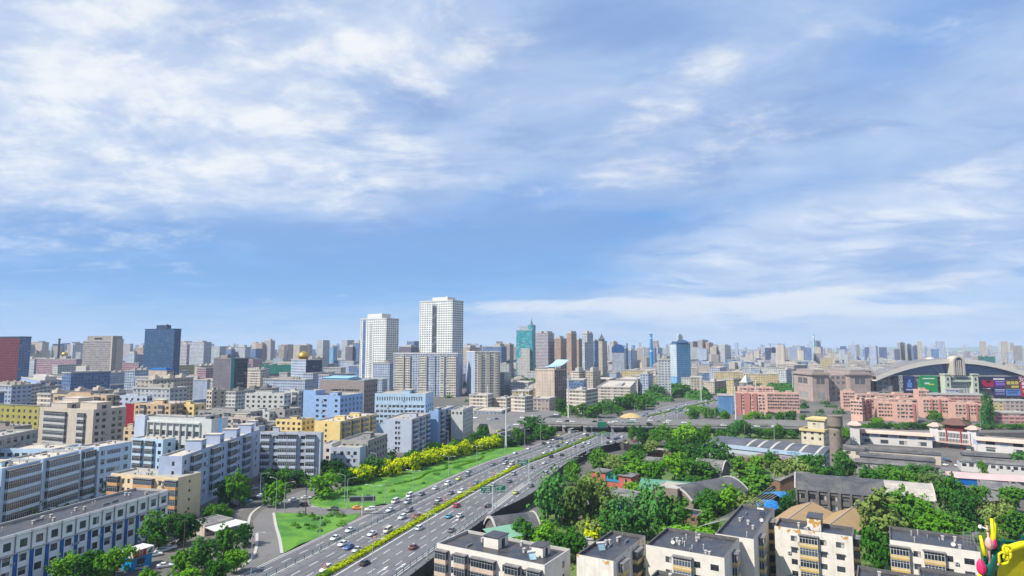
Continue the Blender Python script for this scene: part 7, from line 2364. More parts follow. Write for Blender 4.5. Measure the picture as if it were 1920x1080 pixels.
mb.poly([(-0.5, -0.6, fr['h']), (L, -0.6, fr['h']), (L, 7, fr['h'] + 1.7), (-0.5, 7, fr['h'] + 1.7)])
mb.poly([(-0.5, 7, fr['h'] + 1.7), (L, 7, fr['h'] + 1.7), (L, 7, 0), (-0.5, 7, 0)])
mb.build('roof', plain('faded_pink_sheet', (0.60, 0.42, 0.41), 0.7, 0.1, 0.2), t)
mb = MB()
mb.box(0, L * 0.48, 0, 6.5, 0, fr['h'] - 0.05)
mb.build('blue_front', plain('bright_blue_sheet', (0.005, 0.13, 0.48), 0.5, 0.12), t)
mb = MB()
mb.box(L * 0.48 + 0.01, L, 0.6, 6.5, 0, fr['h'] - 0.05)
mb.build('plain_front', M_CONC, t)
def rubble():
 q = random.Random(5)
 c = G(1352, 898, YZ)
 mb = MB()
 for i in range(240):
  r_ = abs(q.gauss(0, 3.2))
  a = q.random() * 2 * PI
  s = q.uniform(0.25, 0.9)
  z = max(0, 2.2 - r_ * 0.42) * q.random()
  M = Matrix.Translation((c.x + r_ * 1.9 * math.cos(a), c.y + r_ * math.sin(a), YZ + z + s * 0.3)) @ Matrix.Rotation(q.random() * 6, 4, 'Z') @ Matrix.Rotation(q.random() * 3, 4, 'X')
  mb.box(-s, s, -s * 0.6, s * 0.6, -s * 0.4, s * 0.4, 0, M=M)
 tag(mb.build('rubble', plain('rubble_stone', (0.40, 0.36, 0.32), 0.9, 0.3, 0.6)), 'heap of pale broken masonry beside the arched end wall', 'rubble heap', kind='stuff')
rubble()
# low buildings by the west service road
fr = front((371, 972), (440, 966), 4, 9, 0)
h = House('low_house', 'low cream shed with dark roof and white awning beside the slip road', front((384, 985), (437, 971), 3.6, 9, 0), W_BGE, RF_GREY, M_CONC, cat='shed')
h.rowcols('R', 5, 1.3, 1.3, 1.0, 3, 1, 0.3, mf=M_FRAMED)
h.finish([], 1, par=0.25)
mb = MB()
L = h.fr['wr']
mb.poly([(0, -5.5, 2.5), (L + 2, -5.5, 2.5), (L + 1, -0.01, 3.0), (0, -0.01, 3.0)])
mb.poly([(0, -5.5, 2.3), (0, -0.01, 2.8), (L + 1, -0.01, 2.8), (L + 2, -5.5, 2.3)])
mb.poly([(0, -5.5, 2.3), (L + 2, -5.5, 2.3), (L + 2, -5.5, 2.5), (0, -5.5, 2.5)])
for x in (0.4, L * 0.5, L + 1.4):
 mb.box(x - 0.1, x + 0.1, -5.3, -5.1, 0, 2.4)
mb.build('awning', M_WHITE, h.root)
fr = front((249, 1034), (286, 1022), 5.5, 4, 0)
t = empty('blue_kiosk', fr['C'], fr['yaw'])
tag(t, 'bright blue kiosk under a red and white signboard', 'kiosk')
L = fr['wr']
mb = MB()
mb.box(0, L, 0, 4, 0, fr['h'] - 1.9, 0)
mb.box(L * 0.25, L * 0.62, -0.05, -0.003, fr['h'] - 4.2, fr['h'] - 2.6, 1)
mb.build('wall', [plain('kiosk_blue', (0.01, 0.28, 0.62), 0.5, 0.1), M_DARK], t)
mb = MB()
mb.box(-0.2, L + 0.2, -0.5, 4.2, fr['h'] - 1.897, fr['h'])
mb.build('signboard', M_WHITE, t)
mb = MB()
mb.box(-0.15, L * 0.62, -0.56, -0.503, fr['h'] - 1.85, fr['h'] - 0.06)
for x in (0.2, 0.45, 0.6):
 mb.lathe([(0.5, 0.0), (0.05, 0.0)], 6, 0, (0, 0)) if 0 else None
mb.build('red_field', plain('sign_red', (0.42, 0.03, 0.02), 0.6, 0.08), t)
letters('行', 1.5, M_WHITE, t, (L * 0.36, -0.6, fr['h'] - 1.0), (PI / 2, 0, 0))
mb = MB()
mb.tube([(L * 0.75, -0.54, fr['h'] - 1.4), (L * 0.82, -0.54, fr['h'] - 0.9), (L * 0.93, -0.54, fr['h'] - 0.5)], 0.2, 5)
mb.tube([(L * 0.7, -0.54, fr['h'] - 1.5), (L * 0.98, -0.54, fr['h'] - 1.45)], 0.12, 5)
mb.build('logo_mark', M_DARK, t)
mall()
# ---------------------------------------------------------------- trees, shrubs, hedges
LEAF = {'dark': leaf_mat('leaf_dark', (0.022, 0.09, 0.016), (0.06, 0.18, 0.028)), 'mid': leaf_mat('leaf_mid', (0.038, 0.14, 0.014), (0.095, 0.24, 0.026)),
  'bright': leaf_mat('leaf_bright', (0.07, 0.22, 0.010), (0.15, 0.34, 0.024)), 'olive': leaf_mat('leaf_olive', (0.09, 0.16, 0.035), (0.21, 0.29, 0.07)),
  'yellow': leaf_mat('leaf_yellow', (0.40, 0.50, 0.005), (0.70, 0.76, 0.01)), 'teal': leaf_mat('leaf_blue_green', (0.035, 0.135, 0.03), (0.085, 0.24, 0.055))}
M_BARK = plain('bark', (0.10, 0.075, 0.055), 0.95, 0.3, 1.5)
def leaf(mb, p, n, s, q, m=0):
 a = n.orthogonal().normalized()
 b = n.cross(a)
 t = q.random() * 6.28
 u = a * math.cos(t) + b * math.sin(t)
 w = n.cross(u)
 u, w = u * s, w * s * q.uniform(0.5, 0.9)
 mb.poly([p - u, p - w * 0.9, p + u, p + w], m)
def rvec(q):
 while True:
  v = Vector((q.uniform(-1, 1), q.uniform(-1, 1), q.uniform(-1, 1)))
  if 0.05 < v.length < 1:
   return v.normalized()
def crown_mesh(seed, kind):
 """about 1 wide and 1 tall; clumps of small leaves through the volume of the crown, base at z=0"""
 q = random.Random(seed)
 mb = MB()
 lobes = []
 nl = {'round': 9, 'tall': 7, 'bush': 7, 'loose': 9}[kind]
 for i in range(nl):
  if kind == 'tall':
   z = 0.18 + 0.72 * i / (nl - 1)
   lobes.append((Vector((q.uniform(-0.1, 0.1), q.uniform(-0.1, 0.1), z)), 0.34 * (1.12 - z * 0.75)))
  elif kind == 'bush':
   a = 2 * PI * i / nl + q.random()
   lobes.append((Vector((0.25 * math.cos(a), 0.25 * math.sin(a), q.uniform(0.3, 0.62))), q.uniform(0.22, 0.32)))
  else:
   a = 2 * PI * i / nl * 1.7 + q.random()
   r_ = q.uniform(0.12, 0.3)
   lobes.append((Vector((r_ * math.cos(a), r_ * math.sin(a), q.uniform(0.42, 0.8))), q.uniform(0.16, 0.26) if kind == 'loose' else q.uniform(0.19, 0.29)))
 s0 = {'round': 0.040, 'tall': 0.042, 'bush': 0.042, 'loose': 0.036}[kind]
 for c, r_ in lobes:
  r_ *= q.uniform(0.8, 1.15)
  nc = int(24 * (r_ / 0.25) ** 2) + 5
  for j in range(nc):
   d = rvec(q)
   if d.z < -0.35 and q.random() < 0.6:
    d.z = -d.z
   cc = c + d * (r_ * q.uniform(0.55, 1.22))
   cr = r_ * q.uniform(0.22, 0.40)
   for k in range(9 if kind == 'loose' else 12):
    e = rvec(q)
    p = cc + Vector((e.x, e.y, e.z * 0.75)) * cr * q.uniform(0.4, 1.0)
    n = (e * 0.7 + d * 0.6 + Vector((0, 0, 0.35)) + rvec(q) * 0.5).normalized()
    leaf(mb, p, n, s0 * q.uniform(0.7, 1.25), q)
 low = 0.30 if kind in ('round', 'loose') else 0.12
 mb.v = [(x * 1.12, y * 1.12, (z - low) / (1.0 - low) * 0.94 + 0.03) for x, y, z in mb.v]
 return mb.mesh('crown', LEAF['mid'])
CROWNS = {k: [crown_mesh(11 * i + len(k), k) for i in range(3 if k == 'round' else 2)] for k in ('round', 'tall', 'bush', 'loose')}
def trunk_mesh():
 mb = MB()
 mb.tube([(0, 0, -0.03), (0.01, 0.0, 0.25), (0.0, 0.01, 0.55), (0.01, 0, 0.8)], 0.028, 7, 0, 0.008)
 for a in range(4):
  b = a * 1.6
  mb.tube([(0, 0, 0.28 + 0.06 * a), (0.13 * math.cos(b), 0.13 * math.sin(b), 0.48 + 0.05 * a), (0.24 * math.cos(b), 0.24 * math.sin(b), 0.62 + 0.05 * a)], 0.014, 5, 0, 0.004)
 return mb.mesh('trunk', M_BARK)
TRUNK = trunk_mesh()
TREES = []
HUE = {'dark': 'dark green', 'mid': 'mid green', 'bright': 'bright green', 'olive': 'pale olive', 'yellow': 'golden yellow', 'teal': 'blue green'}
KIND = {'round': 'broad tree', 'tall': 'tall narrow tree', 'bush': 'bush', 'loose': 'loose crowned tree'}
def tree(x0, x1, y0, y1, hue='mid', kind='round', where='', z0=0.0, trunk=True):
 xc = (x0 + x1) / 2
 B = G(xc, y1, z0)
 Y = B.y
 h_ = max(1.5, AT(xc, y0, Y).z - z0)
 w = (x1 - x0) * (Y * CP) / F
 if z0 < 0:
  w, h_ = w * 1.16, h_ * 1.12
 q = random.Random(int(x0 * 13 + y0 * 7))
 if kind == 'round' and hue != 'yellow' and q.random() < 0.42:
  kind = 'loose'
 t = empty('bush' if kind == 'bush' else 'tree', B, q.random() * 6.28)
 cr = link('crown', q.choice(CROWNS[kind]), t)
 k = {'round': 1.0, 'tall': 0.60, 'bush': 1.0, 'loose': 0.95}[kind]
 cr.scale = (w / k * 1.05, w / k * q.uniform(0.9, 1.1), h_ / (0.86 if kind == 'bush' else 1.0))
 cr.material_slots[0].link = 'OBJECT'
 cr.material_slots[0].material = LEAF[hue]
 if kind != 'bush':
  tr = link('trunk', TRUNK, t)
  tr.scale = (max(w, h_ * 0.5), max(w, h_ * 0.5), h_)
 tag_many(t, HUE[hue] + ' ' + KIND[kind], where, x0, 'the left', 'bush' if kind == 'bush' else 'tree', 'trees ' + where)
 TREES.append((B.x, B.y, w))
 return t
W1 = 'beside the western slip road'
for a in ((88, 140, 1040, 1090, 'bright'), (135, 190, 1034, 1085, 'mid'), (184, 243, 1022, 1084, 'bright'), (262, 300, 1068, 1108, 'bright'), (270, 325, 962, 1030, 'mid', 'loose'), (318, 374, 957, 1024, 'dark', 'loose'),
  (322, 366, 1030, 1085, 'mid'), (360, 410, 1010, 1070, 'dark'), (405, 447, 988, 1050, 'mid'), (440, 474, 982, 1024, 'dark', 'loose'), (385, 430, 1045, 1095, 'mid'), (425, 462, 1030, 1075, 'bright'), (335, 385, 1065, 1110, 'bright'), (290, 340, 1080, 1120, 'dark'),
  (404, 442, 892, 952, 'dark'), (430, 468, 886, 950, 'mid'), (386, 420, 945, 975, 'mid', 'bush'), (418, 436, 955, 968, 'bright', 'bush'), (494, 542, 902, 950, 'bright'), (577, 631, 885, 933, 'bright'),
  (486, 520, 880, 916, 'dark'), (512, 548, 878, 914, 'dark'), (540, 580, 880, 912, 'dark')):
 tree(*a, where=W1) if len(a) > 5 else tree(*a, 'round', W1)
W2 = 'behind the western lawn'
for a in ((590, 622, 862, 896, 'dark'), (614, 648, 864, 900, 'dark'), (632, 664, 880, 910, 'dark'), (655, 688, 878, 906, 'mid'), (683, 722, 858, 895, 'dark'), (752, 788, 843, 878, 'dark'), (802, 832, 829, 862, 'dark'), (834, 862, 826, 856, 'mid'),
  (862, 886, 820, 848, 'dark'), (893, 917, 797, 828, 'mid'), (880, 900, 812, 838, 'dark'), (918, 944, 815, 836, 'mid'), (724, 748, 866, 890, 'dark'), (786, 806, 846, 870, 'dark')):
 tree(*a, 'round', W2)
for i in range(26):
 f = i / 25
 x, y = 668 + f * 262, 908 - f * 70
 s = 15 - 4.5 * f
 q = rnd.uniform(0.8, 1.2)
 if i in (3, 4, 8):
  continue
 tree(x - s * q, x + s * q, y - 2.0 * s * q, y + rnd.uniform(-3, 2), 'yellow', 'loose' if i % 3 == 0 else 'round', 'in the row along the western lawn')
 if i % 2:
  tree(x - s, x + s, y - 2.4 * s, y - 5, 'dark', 'bush', 'behind the golden row')
W3 = 'on the island by the flyover'
for a in ((958, 988, 800, 834, 'mid'), (978, 1022, 780, 816, 'dark'), (1002, 1040, 797, 824, 'mid'), (1030, 1046, 800, 822, 'bright'), (938, 962, 818, 838, 'dark')):
 tree(*a, 'round', W3)
for i in range(9):
 x, y = 955 + i * 8.5, 838 - i * 2.6
 tree(x, x + 13, y - 12, y, 'dark', 'bush', 'in the hedge bank before the flyover')
W4 = 'between flyover and blue grey hall'
for a in ((1178, 1196, 797, 826, 'mid'), (1192, 1220, 801, 838, 'dark'), (1212, 1243, 804, 839, 'mid'), (1235, 1264, 797, 832, 'mid'), (1262, 1308, 796, 836, 'bright'), (1298, 1320, 805, 836, 'mid'), (1311, 1334, 797, 828, 'bright'), (1362, 1394, 787, 826, 'teal'),
  (1386, 1408, 788, 822, 'dark'), (1246, 1282, 820, 846, 'mid'), (1210, 1236, 826, 848, 'olive'), (1452, 1474, 796, 822, 'mid'), (1412, 1434, 800, 822, 'dark'), (1430, 1456, 803, 822, 'mid'), (1500, 1506, 808, 822, 'mid'), (1576, 1593, 800, 824, 'bright'), (1340, 1362, 806, 828, 'mid'), (1474, 1498, 806, 822, 'dark')):
 tree(*a, 'round', W4)
W5 = 'beyond the flyover'
for a in ((1042, 1064, 746, 772, 'dark'), (1062, 1084, 758, 778, 'mid'), (1080, 1104, 757, 780, 'mid'), (1098, 1137, 756, 784, 'mid'), (1126, 1150, 748, 774, 'dark'), (1148, 1178, 742, 768, 'dark'), (1160, 1196, 738, 766, 'mid'), (1190, 1222, 740, 768, 'mid'),
  (1150, 1166, 765, 780, 'dark'), (1292, 1311, 766, 788, 'dark'), (1318, 1336, 763, 784, 'mid'), (1332, 1350, 766, 786, 'dark'), (1351, 1368, 769, 790, 'mid'), (1394, 1420, 770, 796, 'bright'), (1415, 1434, 772, 795, 'mid'), (1430, 1450, 775, 796, 'mid'),
  (1452, 1474, 772, 795, 'mid'), (1472, 1494, 770, 795, 'dark'), (1634, 1653, 783, 800, 'bright'), (1746, 1766, 768, 792, 'mid'), (1844, 1856, 734, 796, 'teal', 'tall'), (1853, 1864, 742, 796, 'dark', 'tall'), (1222, 1248, 722, 748, 'dark'), (1500, 1512, 776, 796, 'mid')):
 tree(*a, where=W5) if len(a) > 5 else tree(*a, 'round', W5)
for i in range(22):
 x = 1600 + i * 15
 tree(x, x + rnd.uniform(10, 17), 799 - rnd.uniform(4, 9), 805, rnd.choice(('mid', 'dark', 'bright')), 'bush', 'along the eastern road behind the market')
W6 = 'in the sunken yard'
for a in ((1108, 1136, 846, 880, 'mid'), (1128, 1142, 850, 880, 'dark'), (1060, 1088, 870, 910, 'mid'), (1134, 1172, 856, 888, 'olive'), (1164, 1202, 854, 888, 'mid'), (1176, 1218, 869, 904, 'bright'), (1177, 1208, 846, 870, 'mid'), (1186, 1213, 835, 858, 'dark'),
  (1214, 1248, 866, 910, 'bright'), (1246, 1286, 856, 905, 'bright'), (1284, 1336, 864, 908, 'mid'), (1250, 1282, 832, 868, 'mid'), (1276, 1312, 836, 868, 'dark'), (1306, 1326, 824, 872, 'dark', 'tall'), (1329, 1368, 833, 876, 'dark'), (1369, 1403, 862, 898, 'mid'),
  (1396, 1434, 833, 860, 'mid'), (1406, 1434, 855, 888, 'bright'), (1400, 1438, 876, 932, 'mid', 'tall'), (1350, 1386, 898, 934, 'bright', 'tall'), (1306, 1348, 922, 968, 'mid'), (1340, 1384, 918, 966, 'bright'), (1174, 1213, 904, 928, 'bright'),
  (994, 1062, 898, 985, 'teal'), (1058, 1108, 905, 988, 'olive', 'loose'), (1096, 1148, 900, 985, 'olive', 'loose'), (1150, 1206, 938, 1012, 'teal'), (1188, 1246, 920, 1010, 'teal', 'loose'), (1228, 1284, 940, 1012, 'dark'), (1126, 1168, 964, 1010, 'dark'),
  (1250, 1332, 986, 1032, 'bright'), (1086, 1126, 976, 1006, 'olive'), (964, 1006, 980, 1022, 'mid'), (1000, 1040, 985, 1030, 'bright'), (1028, 1066, 1004, 1052, 'mid'), (1056, 1098, 1000, 1056, 'mid'), (960, 990, 1008, 1034, 'bright', 'bush'), (1382, 1418, 932, 970, 'olive'),
  (1314, 1338, 958, 1012, 'mid', 'tall'), (1450, 1486, 868, 912, 'olive'), (1476, 1512, 866, 912, 'olive'), (1502, 1540, 856, 890, 'mid'), (1508, 1552, 876, 910, 'mid'), (1544, 1582, 878, 910, 'dark'), (1568, 1602, 851, 895, 'dark'), (1614, 1650, 880, 918, 'mid'),
  (1634, 1684, 876, 916, 'mid'), (1678, 1720, 884, 928, 'mid'), (1688, 1737, 871, 910, 'dark'), (1734, 1784, 890, 938, 'olive'), (1674, 1730, 930, 1004, 'mid'), (1714, 1760, 940, 1002, 'bright'), (1726, 1772, 972, 1020, 'bright'), (1764, 1818, 966, 1012, 'mid'),
  (1774, 1816, 905, 975, 'mid'), (1806, 1848, 912, 968, 'mid'), (1632, 1678, 925, 1018, 'olive', 'tall'), (1620, 1670, 1000, 1072, 'mid'), (1880, 1924, 918, 966, 'mid'), (1850, 1896, 946, 1012, 'olive'), (1884, 1930, 960, 1024, 'mid'), (1856, 1880, 990, 1030, 'olive', 'loose'),
  (1485, 1516, 921, 952, 'mid', 'loose'), (1458, 1488, 930, 966, 'dark'), (1780, 1830, 930, 990, 'dark'), (1905, 1935, 850, 880, 'teal'), (1838, 1850, 866, 896, 'bright', 'loose'), (1416, 1442, 888, 920, 'dark'), (1288, 1312, 895, 916, 'dark', 'bush'), (1436, 1460, 850, 880, 'mid'), (1150, 1178, 880, 912, 'mid'),
  (1696, 1726, 995, 1024, 'mid', 'bush'), (1226, 1252, 905, 925, 'bright', 'bush'), (1880, 1915, 1015, 1050, 'mid', 'bush'), (1070, 1090, 940, 975, 'yellow', 'loose'), (1100, 1124, 985, 1010, 'yellow', 'bush')):
 tree(*a, where=W6, z0=YZ) if len(a) > 5 else tree(*a, 'round', W6, YZ)
W7 = 'between the ice blue blocks'
for a in ((0, 34, 935, 985, 'dark'), (28, 62, 938, 985, 'mid'), (55, 82, 930, 975, 'dark'), (84, 108, 930, 965, 'dark'), (104, 124, 924, 956, 'mid'), (126, 150, 918, 950, 'dark'), (150, 182, 905, 942, 'dark'), (180, 210, 888, 936, 'dark'), (-20, 12, 945, 1000, 'mid'),
  (232, 246, 858, 892, 'mid', 'tall'), (247, 275, 848, 886, 'dark'), (268, 294, 852, 888, 'dark'), (428, 460, 777, 815, 'mid'), (64, 90, 866, 884, 'dark'), (498, 514, 800, 820, 'dark')):
 tree(*a, where=W7) if len(a) > 5 else tree(*a, 'round', W7)
def leaf_mass(name, label, pts, hue, seed, cat, z0=0.0, size=0.5, kind='stuff', n=60, flat=0.7):
 """greenery nobody could count: clumps at the given points (x, y, radius)"""
 q = random.Random(seed)
 mb = MB()
 for x, y, r_ in pts:
  for i in range(int(n * max(0.4, min(3, r_ / 3)))):
   e = rvec(q)
   if e.z < 0:
    e.z = -e.z * 0.4
   p = Vector((x, y, z0)) + Vector((e.x * r_, e.y * r_, e.z * r_ * flat * 1.2)) * q.uniform(0.75, 1.05)
   leaf(mb, p, (e + Vector((0, 0, 0.3)) + rvec(q) * 0.5).normalized(), size * q.uniform(0.6, 1.3) * max(1, r_ / 4), q)
 o = mb.build(name, LEAF[hue])
 return tag(o, label, cat, None, kind)
def in_poly(p, poly):
 c = False
 for a, b in zip(poly, poly[1:] + poly[:1]):
  if (a.y > p[1]) != (b.y > p[1]) and p[0] < (b.x - a.x) * (p[1] - a.y) / (b.y - a.y) + a.x:
   c = not c
 return c
q = random.Random(3)
pp = []
YP = [p.to_3d() for p in (Vector((-5, 185)), Vector((14, 270)), Vector((40, 345)), Vector((70, 395)), Vector((130, 400)), Vector((150, 320)), Vector((165, 250)), Vector((250, 215)), Vector((200, 160)), Vector((100, 172)), Vector((20, 172)))]
while len(pp) < 330:
 x, y = q.uniform(-10, 260), q.uniform(165, 400)
 if in_poly((x, y), YP):
  pp.append((x, y, q.uniform(0.8, 2.6)))
leaf_mass('undergrowth', 'low undergrowth covering the floor of the sunken yard', pp[:200], 'mid', 4, 'undergrowth', YZ, 0.42, n=46)
leaf_mass('undergrowth', 'darker weeds scattered over the floor of the sunken yard', pp[200:], 'dark', 5, 'undergrowth', YZ, 0.42, n=46)
def wood(label, x0, x1, y0, y1, hue, seed, n=26, h=(7, 12)):
 q = random.Random(seed)
 pts = []
 for i in range(n):
  p = G(q.uniform(x0, x1), q.uniform(y0, y1))
  pts.append((p.x, p.y, q.uniform(*h)))
 leaf_mass('woods', label, pts, hue, seed, 'woods', 0.0, 0.85, n=90)
wood('dense dark wood left of the light blue tower', 1206, 1318, 728, 752, 'dark', 21, 44)
wood('green trees on the rise behind the beige house by the ramp', 944, 1004, 712, 728, 'dark', 22, 22)
wood('row of trees before the brown mall wing', 1446, 1516, 724, 742, 'dark', 23, 30, (6, 9))
wood('green bank along the flyover ramp', 1000, 1066, 768, 780, 'mid', 24, 26, (3, 5))
wood('tree belt between flyover and the beige balcony blocks', 1010, 1165, 760, 776, 'mid', 26, 34, (3.5, 6))
wood('trees beside the road bend beyond the flyover', 1150, 1240, 742, 764, 'dark', 27, 34, (4, 7))
wood('trees inside the bend before the blue gable block', 1290, 1360, 764, 782, 'mid', 28, 22, (3, 5))
wood('trees behind the yellow rows', 1300, 1440, 728, 738, 'dark', 25, 30, (5, 8))
# hedges of the central reserve
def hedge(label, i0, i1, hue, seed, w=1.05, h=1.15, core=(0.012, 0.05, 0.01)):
 q = random.Random(seed)
 t = empty('hedge', MED[i0])
 tag(t, label, 'hedge')
 o = MED[i0]
 mb = MB()
 l, r_ = offset(MED, -w * 0.8), offset(MED, w * 0.8)
 for i in range(i0, i1):
  a, b, c, d = (Vector((p.x - o.x, p.y - o.y, 0)) for p in (l[i], r_[i], r_[i + 1], l[i + 1]))
  u = Vector((0, 0, h * 0.75))
  mb.poly([a + u, b + u, c + u, d + u])
  mb.poly([b, c, c + u, b + u])
  mb.poly([d, a, a + u, d + u])
 mb.build('hedge_core', plain('hedge_core_colour', core, 0.95), t)  # one even colour for the solid core inside the leaves
 mb = MB()
 for i in range(i0, i1):
  a, b = MED[i] - o, MED[i + 1] - o
  d = (b - a).normalized()
  n = Vector((d.y, -d.x, 0))
  dens = 190 if MED[i].y < 330 else 70
  for k in range(dens):
   s = q.random()
   e = q.uniform(-1, 1)
   top = q.random() < 0.65
   p = a.lerp(b, s) + n * (e * w if top else w * (1 if e > 0 else -1)) + Vector((0, 0, h * (0.85 + 0.2 * math.sin(i * 2.1 + s * 7) + q.uniform(-0.12, 0.12)) if top else q.uniform(0.25, h)))
   leaf(mb, p, (Vector((0, 0, 0.9)) * (1 if top else 0.2) + n * e + rvec(q) * 0.6).normalized(), q.uniform(0.2, 0.38), q)
 mb.build('foliage', LEAF[hue], t)
iA = nearest(MED, G(622, 1074))
iB = nearest(MED, G(985, 870))
iC = nearest(MED, G(1136, 811))
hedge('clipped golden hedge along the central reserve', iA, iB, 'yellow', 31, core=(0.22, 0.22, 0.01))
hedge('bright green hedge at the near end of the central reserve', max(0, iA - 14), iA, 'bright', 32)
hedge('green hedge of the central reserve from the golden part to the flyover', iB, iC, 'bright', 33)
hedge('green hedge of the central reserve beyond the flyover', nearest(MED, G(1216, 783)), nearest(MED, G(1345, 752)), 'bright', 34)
# clipped patterns and shrubs on the lawns
for lab, l, hue in (('winding clipped hedge along the middle of the western lawn', [(722, 912), (755, 906), (785, 898), (800, 888), (815, 884), (836, 880), (838, 872), (856, 868), (880, 866), (900, 861)], 'bright'),
     ('second winding clipped hedge near the far end of the western lawn', [(850, 878), (868, 872), (890, 866), (905, 858), (903, 852), (925, 846)], 'bright')):
 c = resample(spline(gpx(l), 6), 0.8)
 leaf_mass('clipped_hedge', lab, [(p.x, p.y, 0.9) for p in c], hue, 41, 'hedge', 0.15, 0.3, kind='thing', n=70)
for i, (x, y) in enumerate(((794, 907), (860, 878), (818, 890), (925, 845), (905, 851), (566, 967), (600, 972), (612, 980), (640, 985), (575, 985), (552, 985), (585, 990), (560, 990), (618, 968), (628, 964), (606, 985), (590, 975), (640, 968), (600, 996), (585, 968), (660, 922), (712, 925), (672, 918), (645, 925), (690, 930), (735, 922))):
 p = G(x, y, 0.15)
 e = leaf_mass('shrub', None, [(0, 0, 1.0 + 0.5 * (i % 3))], 'mid' if i % 3 else 'dark', 50 + i, None, 0, 0.34, kind=None, n=120, flat=0.8)
 e.location = p
 tag_many(e, 'low round shrub', 'on the western lawns', x, 'the left', 'shrub', 'shrubs on the western lawns')
# ---------------------------------------------------------------- flyover, railings, lamps, signs
def extrude_px(name, pts, z, thick, mat, mside):
 return area(name, [G(x, y, z) for x, y in pts], z, mat, thick, 'structure', mside)
BZ = 6.2
fl_front = gpx([(1016, 793), (1100, 794.5), (1262, 796), (1340, 797), (1440, 797), (1545, 799)], BZ)
fl_back = [p + Vector((4, 27, 0)) for p in fl_front]
t = empty('flyover_bridge', (fl_front[0].x, fl_front[0].y, 0))
tag(t, 'wide concrete flyover crossing over the expressway', 'flyover')
o = fl_front[0]
mb = MB()
for i in range(len(fl_front) - 1):
 a, b, c, d = (Vector((p.x - o.x, p.y - o.y, 0)) for p in (fl_front[i], fl_front[i + 1], fl_back[i + 1], fl_back[i]))
 for u, v in ((BZ, 1),):
  mb.poly([p + Vector((0, 0, BZ)) for p in (a, b, c, d)], 1)
  mb.poly([p + Vector((0, 0, BZ - 1.7)) for p in (d, c, b, a)], 0)
  mb.poly([a + Vector((0, 0, BZ - 1.7)), b + Vector((0, 0, BZ - 1.7)), b + Vector((0, 0, BZ)), a + Vector((0, 0, BZ))], 0)
  mb.poly([c + Vector((0, 0, BZ - 1.7)), d + Vector((0, 0, BZ - 1.7)), d + Vector((0, 0, BZ)), c + Vector((0, 0, BZ))], 0)
mb.build('deck', [M_CONC, A_SIDE], t)
for nm, ln, s in (('front_parapet', fl_front, 1), ('back_parapet', fl_back, -1)):
 mb = MB()
 for i in range(len(ln) - 1):
  a, b = Vector((ln[i].x - o.x, ln[i].y - o.y, BZ - 0.6)), Vector((ln[i + 1].x - o.x, ln[i + 1].y - o.y, BZ - 0.6))
  n = Vector((0, -0.25 * s, 0))
  u = Vector((0, 0, 1.5))
  mb.poly([a + n, b + n, b + n + u, a + n + u])
  mb.poly([b + n * 0.1, a + n * 0.1, a + n * 0.1 + u, b + n * 0.1 + u])
  mb.poly([a + n + u, b + n + u, b + n * 0.1 + u, a + n * 0.1 + u])
 mb.build(nm, M_CONC, t)
for x in (1030, 1058, 1098, 1150, 1182, 1240, 1300):
 p = G(x, 796, BZ) - o
 mb = MB()
 for dy in (4, 20):
  mb.box(p.x - 0.9, p.x + 0.9, p.y + dy, p.y + dy + 2.4, 0, BZ - 2.2)
 mb.box(p.x - 1.2, p.x + 1.2, p.y + 1.5, p.y + 25.5, BZ - 2.197, BZ - 1.72)
 mb.build('pier', M_CONC, t)
extrude_px('interchange_plateau', [(884, 777), (884, 793), (915, 796), (926, 806), (938, 812), (975, 803), (1015, 794.5), (1020, 783), (1052, 775), (1040, 770), (960, 769), (900, 772)], BZ, BZ, A_SIDE, M_CONC)
extrude_px('cross_road', [(1262, 808), (1340, 812), (1440, 812), (1500, 812), (1500, 806), (1400, 803), (1262, 801)], 0.03, 0.01, A_SIDE, None)
for x0, x1, y0, y1 in ((1330, 1500, 812, 822),):
 extrude_px('east_road', [(1500, 801), (1600, 799), (1760, 799), (1940, 802), (1940, 795), (1760, 793), (1600, 793), (1500, 796)], 0.03, 0.01, A_SIDE, None)
 area('cross_verge', [G(x, y) for x, y in ((1180, 822), (1330, 826), (1500, 824), (1500, 816), (1330, 812), (1240, 806))], 0.05, G_ROUGH)
M_SAND = plain('sand', (0.52, 0.38, 0.18), 0.95, 0.1, 0.2)
c = G(1183, 782)
mb = MB()
mb.lathe([(19, 0), (17, 1.2), (11, 3.0), (4, 4.2), (0.2, 4.6)], 18)
o_ = mb.build('sand_heap', M_SAND, None, c)
o_.scale = (0.52, 0.5, 0.8)
tag(o_, 'heap of yellow sand beside the road beyond the flyover', 'sand heap')
M_RAIL = plain('rail_paint', (0.13, 0.22, 0.24), 0.6, 0.1)
M_POLE = plain('lamp_pole_paint', (0.42, 0.45, 0.46), 0.5, 0.08)
M_MAST = plain('white_mast_paint', (0.66, 0.67, 0.67), 0.5, 0.05)
